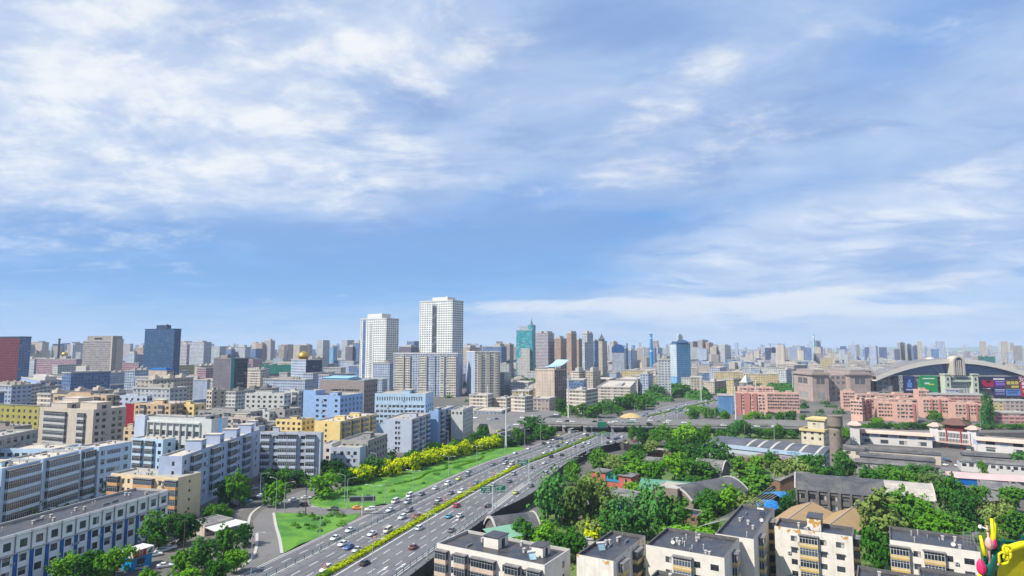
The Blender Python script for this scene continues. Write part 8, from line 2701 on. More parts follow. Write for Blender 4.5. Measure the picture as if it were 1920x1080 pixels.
def railing(label, pts, step=3):
 o = pts[0]
 t = empty('railing', o)
 tag(t, label, 'railing', 'railings of the expressway')
 P = [Vector((p.x - o.x, p.y - o.y, 0.18)) for p in pts]
 mb = MB()
 for z in (0.25, 1.05):
  for a, b in zip(P, P[1:]):
   d = (b - a).normalized() * 0.0
   n = Vector((b.y - a.y, a.x - b.x, 0)).normalized() * 0.04
   u = Vector((0, 0, z))
   v = Vector((0, 0, z + 0.09))
   mb.poly([a + n + u, b + n + u, b + n + v, a + n + v])
   mb.poly([b - n + u, a - n + u, a - n + v, b - n + v])
   mb.poly([a + n + v, b + n + v, b - n + v, a - n + v])
 for a, b in zip(P, P[1:]):
  L = (b - a).length
  k = int(L / 0.5)
  for j in range(k):
   p = a.lerp(b, (j + 0.5) / k)
   n = (b - a).normalized() * 0.03
   w = Vector((n.y, -n.x, 0))
   z0, z1 = Vector((0, 0, 0.34)), Vector((0, 0, 1.05))
   mb.poly([p - n + z0, p + n + z0, p + n + z1, p - n + z1])
   mb.poly([p - w + z0, p + w + z0, p + w + z1, p - w + z1])
 mb.build('rail_bars', M_RAIL, t)
 pm = CACHE.setdefault('railpost', None)
 if pm is None:
  mb = MB()
  mb.box(-0.09, 0.09, -0.09, 0.09, 0, 1.45)
  pm = CACHE['railpost'] = mb.mesh('post', M_RAIL)
 for i in range(0, len(P), step - 2)[:98]:
  link('post', pm, t, P[i])
iN = nearest(MED, G(1110, 815))
railing('west railing between main and frontage carriageway', offset(LRAIL, 0.5)[6:iN])
railing('east railing between main carriageway and slip road, near part', offset(RRAIL, 0.35)[6:nearest(RRAIL, G(936, 950))])
railing('east railing between main carriageway and slip road, far part', offset(RRAIL, 0.35)[nearest(RRAIL, G(988, 908)):iW])
# black panelled parapet on the retaining wall
t = empty('panel_fence', (0, 0, 0))
tag(t, 'black panelled fence standing on top of the retaining wall', 'fence')
mb = MB()
M_BLKP = plain('black_panel', (0.022, 0.024, 0.03), 0.6, 0.25, 0.4)
fw = resample(WALLTOP[4:] + [G(1165, 831), G(1180, 835), G(1250, 838)], 2.4)
for i, (a, b) in enumerate(zip(fw, fw[1:])):
 d = (b - a).normalized()
 n = Vector((d.y, -d.x, 0))
 q_ = lambda p, s, z: (p.x + n.x * s, p.y + n.y * s, z)
 e = a + d * 2.3
 mb.poly([q_(a, 0.35, YZ), q_(e, 0.35, YZ), q_(e, 0.35, 0.7), q_(a, 0.35, 0.7)])
 mb.poly([q_(e, 0.2, 0), q_(a, 0.2, 0), q_(a, 0.2, 0.7), q_(e, 0.2, 0.7)])
 mb.poly([q_(a, 0.35, 0.7), q_(e, 0.35, 0.7), q_(e, 0.2, 0.7), q_(a, 0.2, 0.7)])
 mb.poly([q_(e, 0.35, YZ), q_(b, 0.30, YZ), q_(b, 0.30, 0.6), q_(e, 0.35, 0.6)])
mb.build('panel', M_BLKP, t)
mb = MB()
for i in range(0, len(fw), 3):
 p = fw[i]
 mb.box(p.x - 0.1, p.x + 0.1, p.y - 0.1, p.y + 0.1, 0, 0.95)
o_ = mb.build('post_row', M_DARK, t)
tag(o_, kind='stuff')
def lamp(label_what, where, x, y, H, arms, rz, z0=0.0, frm='the bottom', reach=2.6, order=None):
 B = G(x, y, z0)
 t = empty('street_lamp', B, rz)
 tag_many(t, label_what, where, -y if order is None else order, frm, 'street lamp', 'street lamps')
 key = ('lamp', round(H, 1), arms, reach)
 if key not in CACHE:
  mb = MB()
  mb.lathe([(0.22, 0), (0.2, 1.2), (0.13, 1.25), (0.08, H)], 8)
  pole = mb.mesh('pole', M_POLE)
  mb = MB()
  mb.tube([(0, 0, H - 0.9), (0.15, 0, H - 0.2), (0.8, 0, H + 0.15), (reach, 0, H + 0.35)], 0.055, 6)
  arm = mb.mesh('arm', M_POLE)
  mb = MB()
  mb.box(reach - 0.25, reach + 0.75, -0.16, 0.16, H + 0.28, H + 0.44)
  CACHE[key] = (pole, arm, mb.mesh('lamp_head', M_LCONC))
 pole, arm, head = CACHE[key]
 link('pole', pole, t)
 for k in range(arms):
  a = link('arm', arm, t, None, PI * k)
  link('lamp_head', head, a)
 return t
for i, (x, y) in enumerate(((599, 1036), (699, 982), (774, 946), (841, 912), (894, 886), (946, 862), (984, 846), (1014, 833), (1042, 822))):
 k = nearest(MED, G(x, y))
 d = MED[k + 1] - MED[k]
 lamp('grey double arm street lamp', 'on the west railing', x, y, 13, 2, math.atan2(d.y, d.x) - PI / 2)
for i, (x, y) in enumerate(((697, 1110), (801, 1050), (872, 996), (930, 952), (1001, 898), (1041, 873), (1075, 850), (1110, 836))):
 k = nearest(MED, G(x, y))
 d = MED[k + 1] - MED[k]
 lamp('grey double arm street lamp', 'on the east railing', x, y, 13, 2, math.atan2(d.y, d.x) - PI / 2)
for x, y, h_, rz in ((533, 962, 11, 0.3), (517, 958, 12, 2.8), (592, 934, 12, 2.6), (646, 944, 11, 2.9), (651, 952, 11, 0.2), (470, 1098, 13, 0.1), (722, 944, 7, 0.2), (705, 895, 11, 2.8), (793, 862, 11, 2.8), (840, 846, 12, 2.8), (488, 930, 9, 0.2)):
 lamp('grey single arm lamp', 'by the western slip road', x, y, h_, 1, rz, 0.0, 'the left', 2.6, x)
for x, y, h_, n in ((1121, 806, 11, 2), (1163, 801, 12, 2), (1137, 797, 11, 2), (1190, 783, 12, 2), (1212, 786, 12, 2), (1232, 778, 12, 2), (1256, 768, 12, 2), (1272, 764, 12, 2), (1288, 757, 12, 2), (1095, 782, 9, 2), (1131, 778, 10, 2), (1266, 800, 12, 2), (1328, 796, 12, 1), (1344, 818, 11, 1), (1397, 827, 11, 1), (1452, 825, 11, 1), (1473, 808, 14, 1), (1341, 790, 14, 1), (1255, 832, 12, 1), (1839, 808, 14, 1), (1677, 795, 13, 1), (1332, 782, 12, 1), (1372, 790, 13, 1), (1312, 760, 12, 1)):
 lamp('grey %s arm lamp' % ('double' if n == 2 else 'single'), 'round the flyover', x, y, h_, n, rnd.uniform(-0.3, 0.5), 0, 'the left', 2.6, x)
def mast(label, x, yt, yb, r_=0.55, z0=0.0):
 B = G(x, yb, z0)
 h_ = AT(x, yt, B.y).z - z0
 t = empty('mast_pole', B)
 tag(t, label, 'mast', 'white high masts')
 mb = MB()
 mb.lathe([(r_, 0), (r_ * 0.55, h_)], 10)
 mb.build('pole', M_MAST, t)
 mb = MB()
 mb.lathe([(r_ * 0.6, h_ - 0.3), (1.6, h_ - 0.2), (1.6, h_ + 0.25), (0.1, h_ + 0.4)], 10)
 mb.build('lamp_ring', M_GREY, t)
for a in (('thick white mast rising left of the flyover', 1066, 700, 790, 0.7), ('white mast in front of the long beige balcony row', 1196, 709, 756), ('white mast before the beige three storey block', 1315, 702, 752), ('thick white mast before the blue gable block', 1380, 720, 792, 0.7),
  ('white mast before the salmon hotel wing', 1419, 708, 772), ('white mast behind the blue shed by the roundabout', 914, 718, 784), ('tall white mast on the end of the western lawn', 949, 742, 840, 0.55), ('white mast among trees before the brown mall wing', 1487, 692, 732), ('slim white mast left of the brown mall wing', 1411, 700, 740)):
 mast(*a)
for lab, x in (('left one of two thin lattice masts on the eastern skyline', 1766), ('right one of two thin lattice masts on the eastern skyline', 1778)):
 mast(lab, x, 634, 680, 1.4)
for lab, x in (('left tower crane on the dark blue pair of towers', 1447), ('right tower crane on the dark blue pair of towers', 1464)):
 B = G(x, 684)
 z1 = AT(x, 644, B.y).z
 t = empty('tower_crane', (B.x, B.y + 4, 0))
 tag(t, lab, 'crane', 'tower cranes')
 mb = MB()
 mb.box(-1, 1, -1, 1, 0, z1)
 mb.build('mast', M_GREY, t)
 mb = MB()
 mb.box(-9, 22, -0.7, 0.7, z1 - 3, z1 - 1.6)
 mb.build('jib', M_GREY, t)
M_SIGN = plain('sign_green', (0.005, 0.20, 0.12), 0.5, 0.06)
M_RED = plain('sign_disc_red', (0.55, 0.03, 0.02), 0.5, 0.05)
def road_sign(label, x, y, H, panels, rz=0.0):
 t = empty('road_sign', G(x, y), rz)
 tag(t, label, 'road sign', 'green direction signs')
 mb = MB()
 mb.lathe([(0.2, 0), (0.14, H + 1.5)], 8)
 x0, x1 = min(p[0] for p in panels), max(p[1] for p in panels)
 mb.box(x0, x1, 0.1, 0.24, H + 0.2, H + 0.34)
 mb.box(x0, x1, 0.1, 0.24, H + 1.1, H + 1.24)
 mb.build('pole', M_MAST, t)
 for a, b in panels:
  mb = MB()
  mb.box(a, b, -0.06, 0.06, H - 0.5, H + 2.0)
  p = mb.build('panel', M_SIGN, t)
  mb = MB()
  q = random.Random(int(a * 10 + x))
  for r_ in range(3):
   u = a + 0.3
   while u < b - 0.5:
    w = q.uniform(0.25, 0.6)
    if q.random() < 0.75:
     mb.box(u, u + w, -0.09, -0.062, H - 0.2 + r_ * 0.75, H + 0.2 + r_ * 0.75)
    u += w + 0.15
  mb.build('lettering', M_WHITE, p)
road_sign('green direction sign with two panels beside the near east railing', 924, 956, 7, [(-4.6, -0.6), (0.8, 4.9)], 0.15)
road_sign('single green direction sign beside the slip road', 992, 903, 8, [(-5.4, -0.5)], 0.15)
road_sign('green direction sign with two panels before the flyover', 1129, 838, 7, [(-5.2, -0.6), (0.6, 5.2)], 0.15)
road_sign('green direction sign with two panels beyond the flyover', 1270, 788, 8, [(-5.6, -0.6), (0.6, 5.6)], 0.2)
for lab, x0, x1 in (('green sign fixed to the flyover parapet, left one', 1121, 1137), ('green sign fixed to the flyover parapet, right one', 1174, 1191)):
 a, b = G(x0, 795, BZ), G(x1, 795, BZ)
 mb = MB()
 mb.box(0, b.x - a.x, -0.7, -0.5, -2.2, 1.6)
 tag(mb.build('road_sign', M_SIGN, None, a), lab, 'road sign', 'green direction signs')
for x, y in ((608, 1080), (702, 1024), (774, 981), (833, 949), (882, 921), (926, 898)):
 t = empty('speed_sign', G(x, y, 0))
 tag_many(t, 'red ringed round speed sign', 'standing in the golden hedge', -y, 'the bottom', 'road sign', 'speed signs')
 mb = MB()
 mb.lathe([(0.05, 0), (0.05, 3.2)], 6)
 mb.build('pole', M_POLE, t)
 mb = MB()
 for r_, yy, m in ((0.72, -0.08, 0), (0.5, -0.10, 1)):
  mb.poly([(r_ * math.cos(i * PI / 8), yy, 2.6 + r_ * math.sin(i * PI / 8)) for i in range(16)], m)
 mb.poly([(0.72 * math.cos(-i * PI / 8), -0.06, 2.6 + 0.72 * math.sin(-i * PI / 8)) for i in range(16)], 2)
 mb.box(-0.25, -0.1, -0.12, -0.101, 2.35, 2.85, 2)
 mb.box(0.05, 0.28, -0.12, -0.101, 2.35, 2.85, 2)
 mb.build('disc', [M_RED, M_WHITE, M_DARK], t)
t = empty('display_board', G(679, 966), 0.15)
tag(t, 'dark electronic traffic board on a white T shaped post', 'display board')
mb = MB()
mb.lathe([(0.22, 0), (0.18, 7.6)], 8)
mb.box(-5, 5, -0.2, 0.2, 4.9, 5.1)
mb.build('post', M_MAST, t)
for a, b in ((-4.8, -0.3), (0.3, 4.8)):
 mb = MB()
 mb.box(a, b, -0.3, 0.25, 5.103, 6.9, 0)
 mb.box(a + 0.3, b - 0.3, -0.34, -0.303, 5.35, 6.65, 1)
 mb.build('screen', [M_GREY, M_DARK], t)
# ---------------------------------------------------------------- cars
PAINT = {}
for n_, c_ in dict(white=(0.70, 0.71, 0.72), silver=(0.42, 0.44, 0.46), grey=(0.16, 0.17, 0.19), black=(0.018, 0.018, 0.022), beige=(0.52, 0.48, 0.40), blue=(0.03, 0.09, 0.32), teal=(0.10, 0.36, 0.46), red=(0.42, 0.02, 0.04), brown=(0.17, 0.06, 0.045), olive=(0.12, 0.10, 0.03), lime=(0.55, 0.58, 0.10), orange=(0.75, 0.26, 0.01)).items():
 m, k, b = new_mat('car_paint_' + n_)
 b.inputs['Base Color'].default_value = rgba(c_)
 b.inputs['Roughness'].default_value = 0.28
 b.inputs['Coat Weight'].default_value = 0.4
 PAINT[n_] = m
M_TYRE = plain('tyre', (0.02, 0.02, 0.02), 0.9)
M_CARG = glass_mat('car_glass', (0.012, 0.016, 0.02), 0.05)
M_HEAD = plain('headlight_lens', (0.6, 0.62, 0.64), 0.2)
M_TAIL = plain('tail_lens', (0.35, 0.01, 0.01), 0.3)
def car_parts(kind):
 """x forward; body with bonnet, roof panel and pillars, glass house, wheels, lamps"""
 L, W, H, belt, hood, tail = {'sedan': (4.5, 1.78, 1.46, 0.92, 1.0, -1.55), 'suv': (4.5, 1.85, 1.70, 1.05, 0.95, -2.12), 'van': (4.7, 1.8, 1.95, 1.15, 1.65, -2.25), 'bus': (10.5, 2.5, 3.1, 1.3, 5.15, -5.2)}[kind]
 h, w = L / 2, W / 2
 st = [(-h, 0.80, 0.45, belt - 0.10), (-h + 0.12, 0.93, 0.28, belt), (-h + 0.6, 1.0, 0.22, belt + 0.02), (0, 1.0, 0.2, belt), (hood, 1.0, 0.2, belt - 0.02), (h - 0.5, 0.97, 0.24, belt - (0.14 if kind != 'bus' else 0)), (h - 0.1, 0.88, 0.3, belt - 0.24 * (kind != 'bus')), (h, 0.78, 0.42, belt - 0.34 * (kind != 'bus'))]
 mb = MB()
 rings = []
 for x, k, z0, z1 in st:
  a = w * k
  rings.append([Vector(p) for p in ((x, -a * 0.9, z0), (x, -a, z0 + 0.15), (x, -a, z1 - 0.12), (x, -a * 0.92, z1), (x, a * 0.92, z1), (x, a, z1 - 0.12), (x, a, z0 + 0.15), (x, a * 0.9, z0))])
 for r0, r1 in zip(rings, rings[1:]):
  for i in range(8):
   j = (i + 1) % 8
   mb.poly([r0[i], r1[i], r1[j], r0[j]])
 mb.poly(rings[0])
 mb.poly(rings[-1][::-1])
 f0, f1 = hood, hood - (0.75 if kind in ('sedan', 'suv') else 0.25)
 b0, b1 = tail, tail + (0.65 if kind == 'sedan' else 0.2)
 zb, zt = belt - 0.01, H
 wt = w * (0.76 if kind != 'bus' else 0.92)
 wb = w * 0.93
 lo = [Vector(p) for p in ((f0, -wb, zb), (f0, wb, zb), (b0, wb, zb), (b0, -wb, zb))]
 hi = [Vector(p) for p in ((f1, -wt, zt - 0.05), (f1, wt, zt - 0.05), (b1, wt, zt - 0.05), (b1, -wt, zt - 0.05))]
 top = [Vector((p.x + (-0.15 if p.x > 0 else 0.12), p.y * 0.86, zt)) for p in hi]
 mb.poly([top[0], top[1], top[2], top[3]])
 for i in range(4):
  j = (i + 1) % 4
  mb.poly([hi[i], hi[j], top[j], top[i]])
  # pillar
  for p, q in ((lo[i], hi[i]),):
   mb.tube([p, q], 0.05, 4)
 for s in (0, 1):
  a, b, c, d = (lo[0], lo[3], hi[3], hi[0]) if s == 0 else (lo[1], lo[2], hi[2], hi[1])
  for f in (0.5,) if kind != 'bus' else (0.2, 0.4, 0.6, 0.8):
   mb.tube([a.lerp(b, f), d.lerp(c, f)], 0.045, 4)
 gl = MB()
 for i in range(4):
  j = (i + 1) % 4
  gl.poly([lo[i], lo[j], hi[j], hi[i]])
 wh = MB()
 rw = 0.32 if kind != 'bus' else 0.48
 n = 12
 for k in range(n):
  a0, a1 = 2 * PI * k / n, 2 * PI * (k + 1) / n
  P = lambda r_, a, y: (r_ * math.cos(a), y, rw + r_ * math.sin(a))
  wh.poly([P(rw, a0, -0.1), P(rw, a1, -0.1), P(rw, a1, 0.1), P(rw, a0, 0.1)])
  for y in (-0.1, 0.1):
   wh.poly([P(rw, a0, y), P(rw, a1, y), P(rw * 0.62, a1, y), P(rw * 0.62, a0, y)])
   wh.poly([P(rw * 0.62, a0, y * 0.9), P(rw * 0.62, a1, y * 0.9), (0, y * 0.9, rw)], 1)
 hl, tl = MB(), MB()
 hl.box(h - 0.16, h + 0.02, -0.2, 0.2, belt - 0.42, belt - 0.26)
 tl.box(-h - 0.02, -h + 0.14, -0.16, 0.16, belt - 0.34, belt - 0.12)
 return dict(body=mb.mesh('body', PAINT['white']), glass=gl.mesh('window_glass', M_CARG), wheel=wh.mesh('wheel', [M_TYRE, M_GREY]), head=hl.mesh('headlight', M_HEAD), tail=tl.mesh('tail_light', M_TAIL), L=L, W=W, wb=L * 0.29)
CARS = {k: car_parts(k) for k in ('sedan', 'suv', 'van', 'bus')}
KN = {'sedan': 'car', 'suv': 'tall car', 'van': 'van', 'bus': 'bus'}
def car(x, y, col, kind, where, heading, z0=0.0, frm='the bottom', order=None):
 D = CARS[kind]
 p = G(x, y + 1.5, z0 + 0.035)
 t = empty('bus' if kind == 'bus' else 'van' if kind == 'van' else 'parked_car' if 'parked' in where else 'car', p, heading)
 s = 0.92
 t.scale = (s, s, s)
 cn = {'lime': 'yellow', 'teal': 'turquoise', 'brown': 'dark red'}.get(col, col)
 tag_many(t, cn + ' ' + (KN[kind] if col != 'lime' else 'taxi'), where, -y if order is None else order, frm, KN[kind].split()[-1], 'cars ' + where)
 b = link('body', D['body'], t)
 b.material_slots[0].link = 'OBJECT'
 b.material_slots[0].material = PAINT[col]
 link('window_glass', D['glass'], t)
 if p.y < 420:
  for sx in (1, -1):
   for sy in (1, -1):
    link('wheel', D['wheel'], t, (sx * D['wb'], sy * (D['W'] / 2 - 0.12), 0))
 if p.y < 300:
  for sy in (1, -1):
   link('headlight', D['head'], t, (0, sy * D['W'] * 0.31, 0))
   link('tail_light', D['tail'], t, (0, sy * D['W'] * 0.33, 0))
 return t
def along(p, back):
 k = min(nearest(MED, p), len(MED) - 2)
 d = MED[k + 1] - MED[k]
 return math.atan2(d.y, d.x) + (PI if back else 0)
LF = [(656, 995, 'white', 'sedan'), (628, 1010, 'white', 'sedan'), (731, 957, 'white', 'sedan'), (764, 942, 'silver', 'suv'), (741, 941, 'white', 'van'), (768, 930, 'white', 'van'), (790, 927, 'grey', 'sedan'), (816, 916, 'white', 'sedan'), (839, 908, 'white', 'van'), (860, 898, 'lime', 'sedan'), (877, 891, 'grey', 'sedan'), (879, 884, 'silver', 'sedan'), (924, 871, 'grey', 'sedan'), (946, 861, 'grey', 'suv'), (966, 849, 'white', 'sedan'), (991, 841, 'white', 'sedan'), (1019, 831, 'black', 'sedan'), (1029, 830, 'white', 'sedan'), (1038, 824, 'white', 'sedan'), (1049, 816, 'lime', 'sedan')]
LM = [(610, 1069, 'white', 'suv'), (643, 1021, 'white', 'sedan'), (654, 1027, 'blue', 'sedan'), (669, 1032, 'silver', 'sedan'), (697, 1002, 'white', 'sedan'), (727, 996, 'beige', 'van'), (754, 971, 'white', 'suv'), (767, 958, 'grey', 'suv'), (782, 969, 'brown', 'sedan'), (818, 948, 'olive', 'sedan'), (822, 938, 'silver', 'sedan'), (845, 925, 'grey', 'sedan'), (864, 923, 'white', 'suv'), (892, 907, 'grey', 'suv'), (953, 879, 'white', 'suv'), (948, 869, 'silver', 'van'), (960, 870, 'beige', 'van'), (1021, 849, 'white', 'sedan'), (1031, 837, 'silver', 'sedan'), (1046, 836, 'black', 'sedan'), (1052, 829, 'lime', 'sedan'), (1064, 829, 'white', 'sedan'), (1074, 825, 'silver', 'sedan'), (1062, 833, 'grey', 'sedan'), (1090, 822, 'lime', 'sedan'), (1097, 813, 'white', 'suv'), (1101, 816, 'black', 'sedan'), (1036, 844, 'silver', 'sedan')]
RM = [(684, 1057, 'black', 'sedan'), (775, 1027, 'brown', 'sedan'), (787, 991, 'white', 'suv'), (847, 995, 'grey', 'sedan'), (842, 969, 'teal', 'sedan'), (862, 968, 'white', 'sedan'), (857, 949, 'red', 'suv'), (915, 949, 'black', 'sedan'), (926, 910, 'silver', 'suv'), (955, 903, 'grey', 'sedan'), (963, 889, 'silver', 'van'), (997, 877, 'grey', 'sedan'), (1021, 868, 'white', 'sedan'), (1034, 856, 'black', 'suv'), (1054, 853, 'black', 'sedan'), (1095, 830, 'white', 'sedan'), (1105, 831, 'white', 'suv'), (1092, 837, 'grey', 'sedan'), (1077, 837, 'silver', 'sedan'), (1141, 821, 'black', 'sedan')]
RS = [(967, 924, 'lime', 'sedan'), (996, 911, 'grey', 'suv'), (1028, 894, 'lime', 'sedan'), (1024, 888, 'silver', 'van'), (1044, 877, 'white', 'sedan'), (1076, 864, 'black', 'sedan'), (1083, 856, 'grey', 'sedan'), (1104, 848, 'grey', 'sedan'), (1125, 839, 'grey', 'van'), (1140, 830, 'black', 'sedan'), (1147, 828, 'white', 'sedan'), (1152, 829, 'grey', 'sedan'), (1154, 823, 'black', 'sedan'), (1159, 821, 'blue', 'sedan'), (1167, 819, 'white', 'sedan'), (1171, 826, 'olive', 'sedan'), (1176, 830, 'lime', 'sedan'), (1189, 827, 'red', 'suv')]
for l, w, back in ((LF, 'on the west frontage road', True), (LM, 'on the west carriageway', True), (RM, 'on the east carriageway', False), (RS, 'on the east slip road', False)):
 for x, y, c, k in l:
  car(x, y, c, k, w, along(G(x, y), back) + rnd.uniform(-0.05, 0.05))
car(1072, 809, 'beige', 'bus', 'under the flyover', along(G(1072, 809), True))
for x, y, c, k, a in ((670, 953, 'orange', 'sedan', 0.1), (694, 956, 'white', 'suv', 3.3), (624, 956, 'black', 'suv', 3.0), (569, 947, 'black', 'suv', 2.4), (574, 934, 'white', 'sedan', 0.4), (551, 938, 'white', 'sedan', 0.8), (617, 921, 'silver', 'suv', 0.4), (490, 930, 'white', 'sedan', 1.2), (475, 916, 'silver', 'suv', 0.4), (463, 940, 'teal', 'sedan', 0.7), (476, 935, 'black', 'sedan', 0.6), (436, 950, 'black', 'sedan', 0.9)):
 car(x, y, c, k, 'on the western slip roads', a, 0, 'the left', x)
for x, y, c, k in ((1049, 790, 'white', 'van'), (1063, 789, 'black', 'sedan'), (1073, 790, 'white', 'sedan'), (1115, 790, 'black', 'sedan'), (1125, 787, 'grey', 'sedan'), (1145, 792, 'white', 'sedan'), (1153, 790, 'white', 'sedan'), (1167, 793, 'grey', 'sedan'), (1217, 794, 'black', 'suv'), (1194, 790, 'silver', 'sedan'), (1187, 787, 'white', 'van'), (1219, 788, 'white', 'sedan'), (1234, 790, 'grey', 'sedan'), (1249, 792, 'white', 'sedan'), (1254, 789, 'white', 'suv'), (1283, 792, 'white', 'sedan'), (1357, 797, 'white', 'sedan'), (1419, 799, 'white', 'sedan'), (1452, 799, 'white', 'sedan')):
 car(x, y, c, k, 'on the flyover', PI * (rnd.random() < 0.5) - 0.04, BZ, 'the left', x)
for x, y, c in ((980, 783, 'white'), (986, 786, 'blue'), (1001, 780, 'silver'), (1043, 777, 'white'), (891, 783, 'white'), (918, 786, 'grey'), (931, 785, 'blue'), (968, 796, 'white'), (954, 800, 'white'), (943, 806, 'black'), (936, 808, 'lime')):
 car(x, y, c, 'sedan', 'on the roundabout', rnd.uniform(-0.4, 0.8), BZ, 'the left', x)
for i in range(34):
 k = nearest(MED, G(1180, 793)) + 2 + i * 2
 if k < len(MED) - 2 and MED[k].y < 900:
  back = i % 2 == 0
  o_ = rnd.choice((3.5, 6.8, 10)) * (-1 if back else 1)
  P_ = offset(MED[k - 1:k + 2], o_)[1]
  d = ray(0, 0)
  s_ = (P_ - Vector((0, 0, HC)))
  dep = s_.y * CP + s_.z * SP
  x = 960 + F * s_.x / dep
  y = 540 - F * (s_.z * CP - s_.y * SP) / dep
  car(x, y - 1.5, rnd.choice(('white', 'white', 'silver', 'grey', 'black', 'lime', 'blue')), 'sedan', 'on the expressway beyond the flyover', along(P_, back), 0, 'the left', x)
for x, y, c, k, a in ((1102, 1011, 'silver', 'sedan', 3.0), (1771, 871, 'white', 'sedan', 1.6), (1763, 883, 'silver', 'sedan', 1.5), (1772, 861, 'blue', 'sedan', 1.6), (1797, 873, 'white', 'van', 1.7), (1778, 864, 'black', 'sedan', 1.6)):
 car(x, y, c, k, 'parked in the sunken yard', a, YZ + 0.05, 'the left', x)
for x, y, c in ((290, 1041, 'white'), (305, 1033, 'silver'), (318, 1028, 'white'), (309, 1062, 'white'), (262, 1066, 'silver'), (731, 873, 'white'), (748, 868, 'silver'), (716, 866, 'grey'), (900, 818, 'white')):
 car(x, y, c, 'sedan', 'parked behind the western trees', rnd.uniform(0, 0.8), 0, 'the left', x)
# overhead cables and their posts
q = random.Random(8)
t = empty('cable_bundle', G(1302, 989, 3))
tag(t, 'fan of pale overhead cables above the bushes left of the blue covers', 'cables')
o = G(1302, 989, 3)
for i in range(6):
 a = G(1300 + i * 3, 992 - i * 1.2, 3.0) - o
 b = G(1445 + i * 4, 912 + i * 2.5, 6.0) - o
 pts = [a.lerp(b, s / 8) - Vector((0, 0, 1.6 * math.sin(PI * s / 8))) for s in range(9)]
 mb = MB()
 mb.tube(pts, 0.07, 4)
 mb.build('cable', M_LCONC, t)
for lab, x, yt, yb in (('wooden utility pole left of the coral red house', 1081, 876, 912), ('dark utility pole right of the coral red house', 1194, 888, 932), ('concrete utility pole where the pale cables start', 1321, 960, 1012), ('utility pole by the blue pilaster building trees', 344, 972, 1040), ('utility pole beside the black car on the slip road', 573, 915, 962)):
 z0 = YZ if x > 700 else 0
 B = G(x, yb, z0)
 h_ = AT(x, yt, B.y).z - z0
 t = empty('utility_pole', B)
 tag(t, lab, 'utility pole', 'utility poles')
 mb = MB()
 mb.lathe([(0.17, 0), (0.11, h_)], 7)
 mb.build('pole', M_BARK, t)
 mb = MB()
 mb.box(-1, 1, -0.06, 0.06, h_ - 0.7, h_ - 0.55)
 mb.build('crossarm', M_BARK, t)
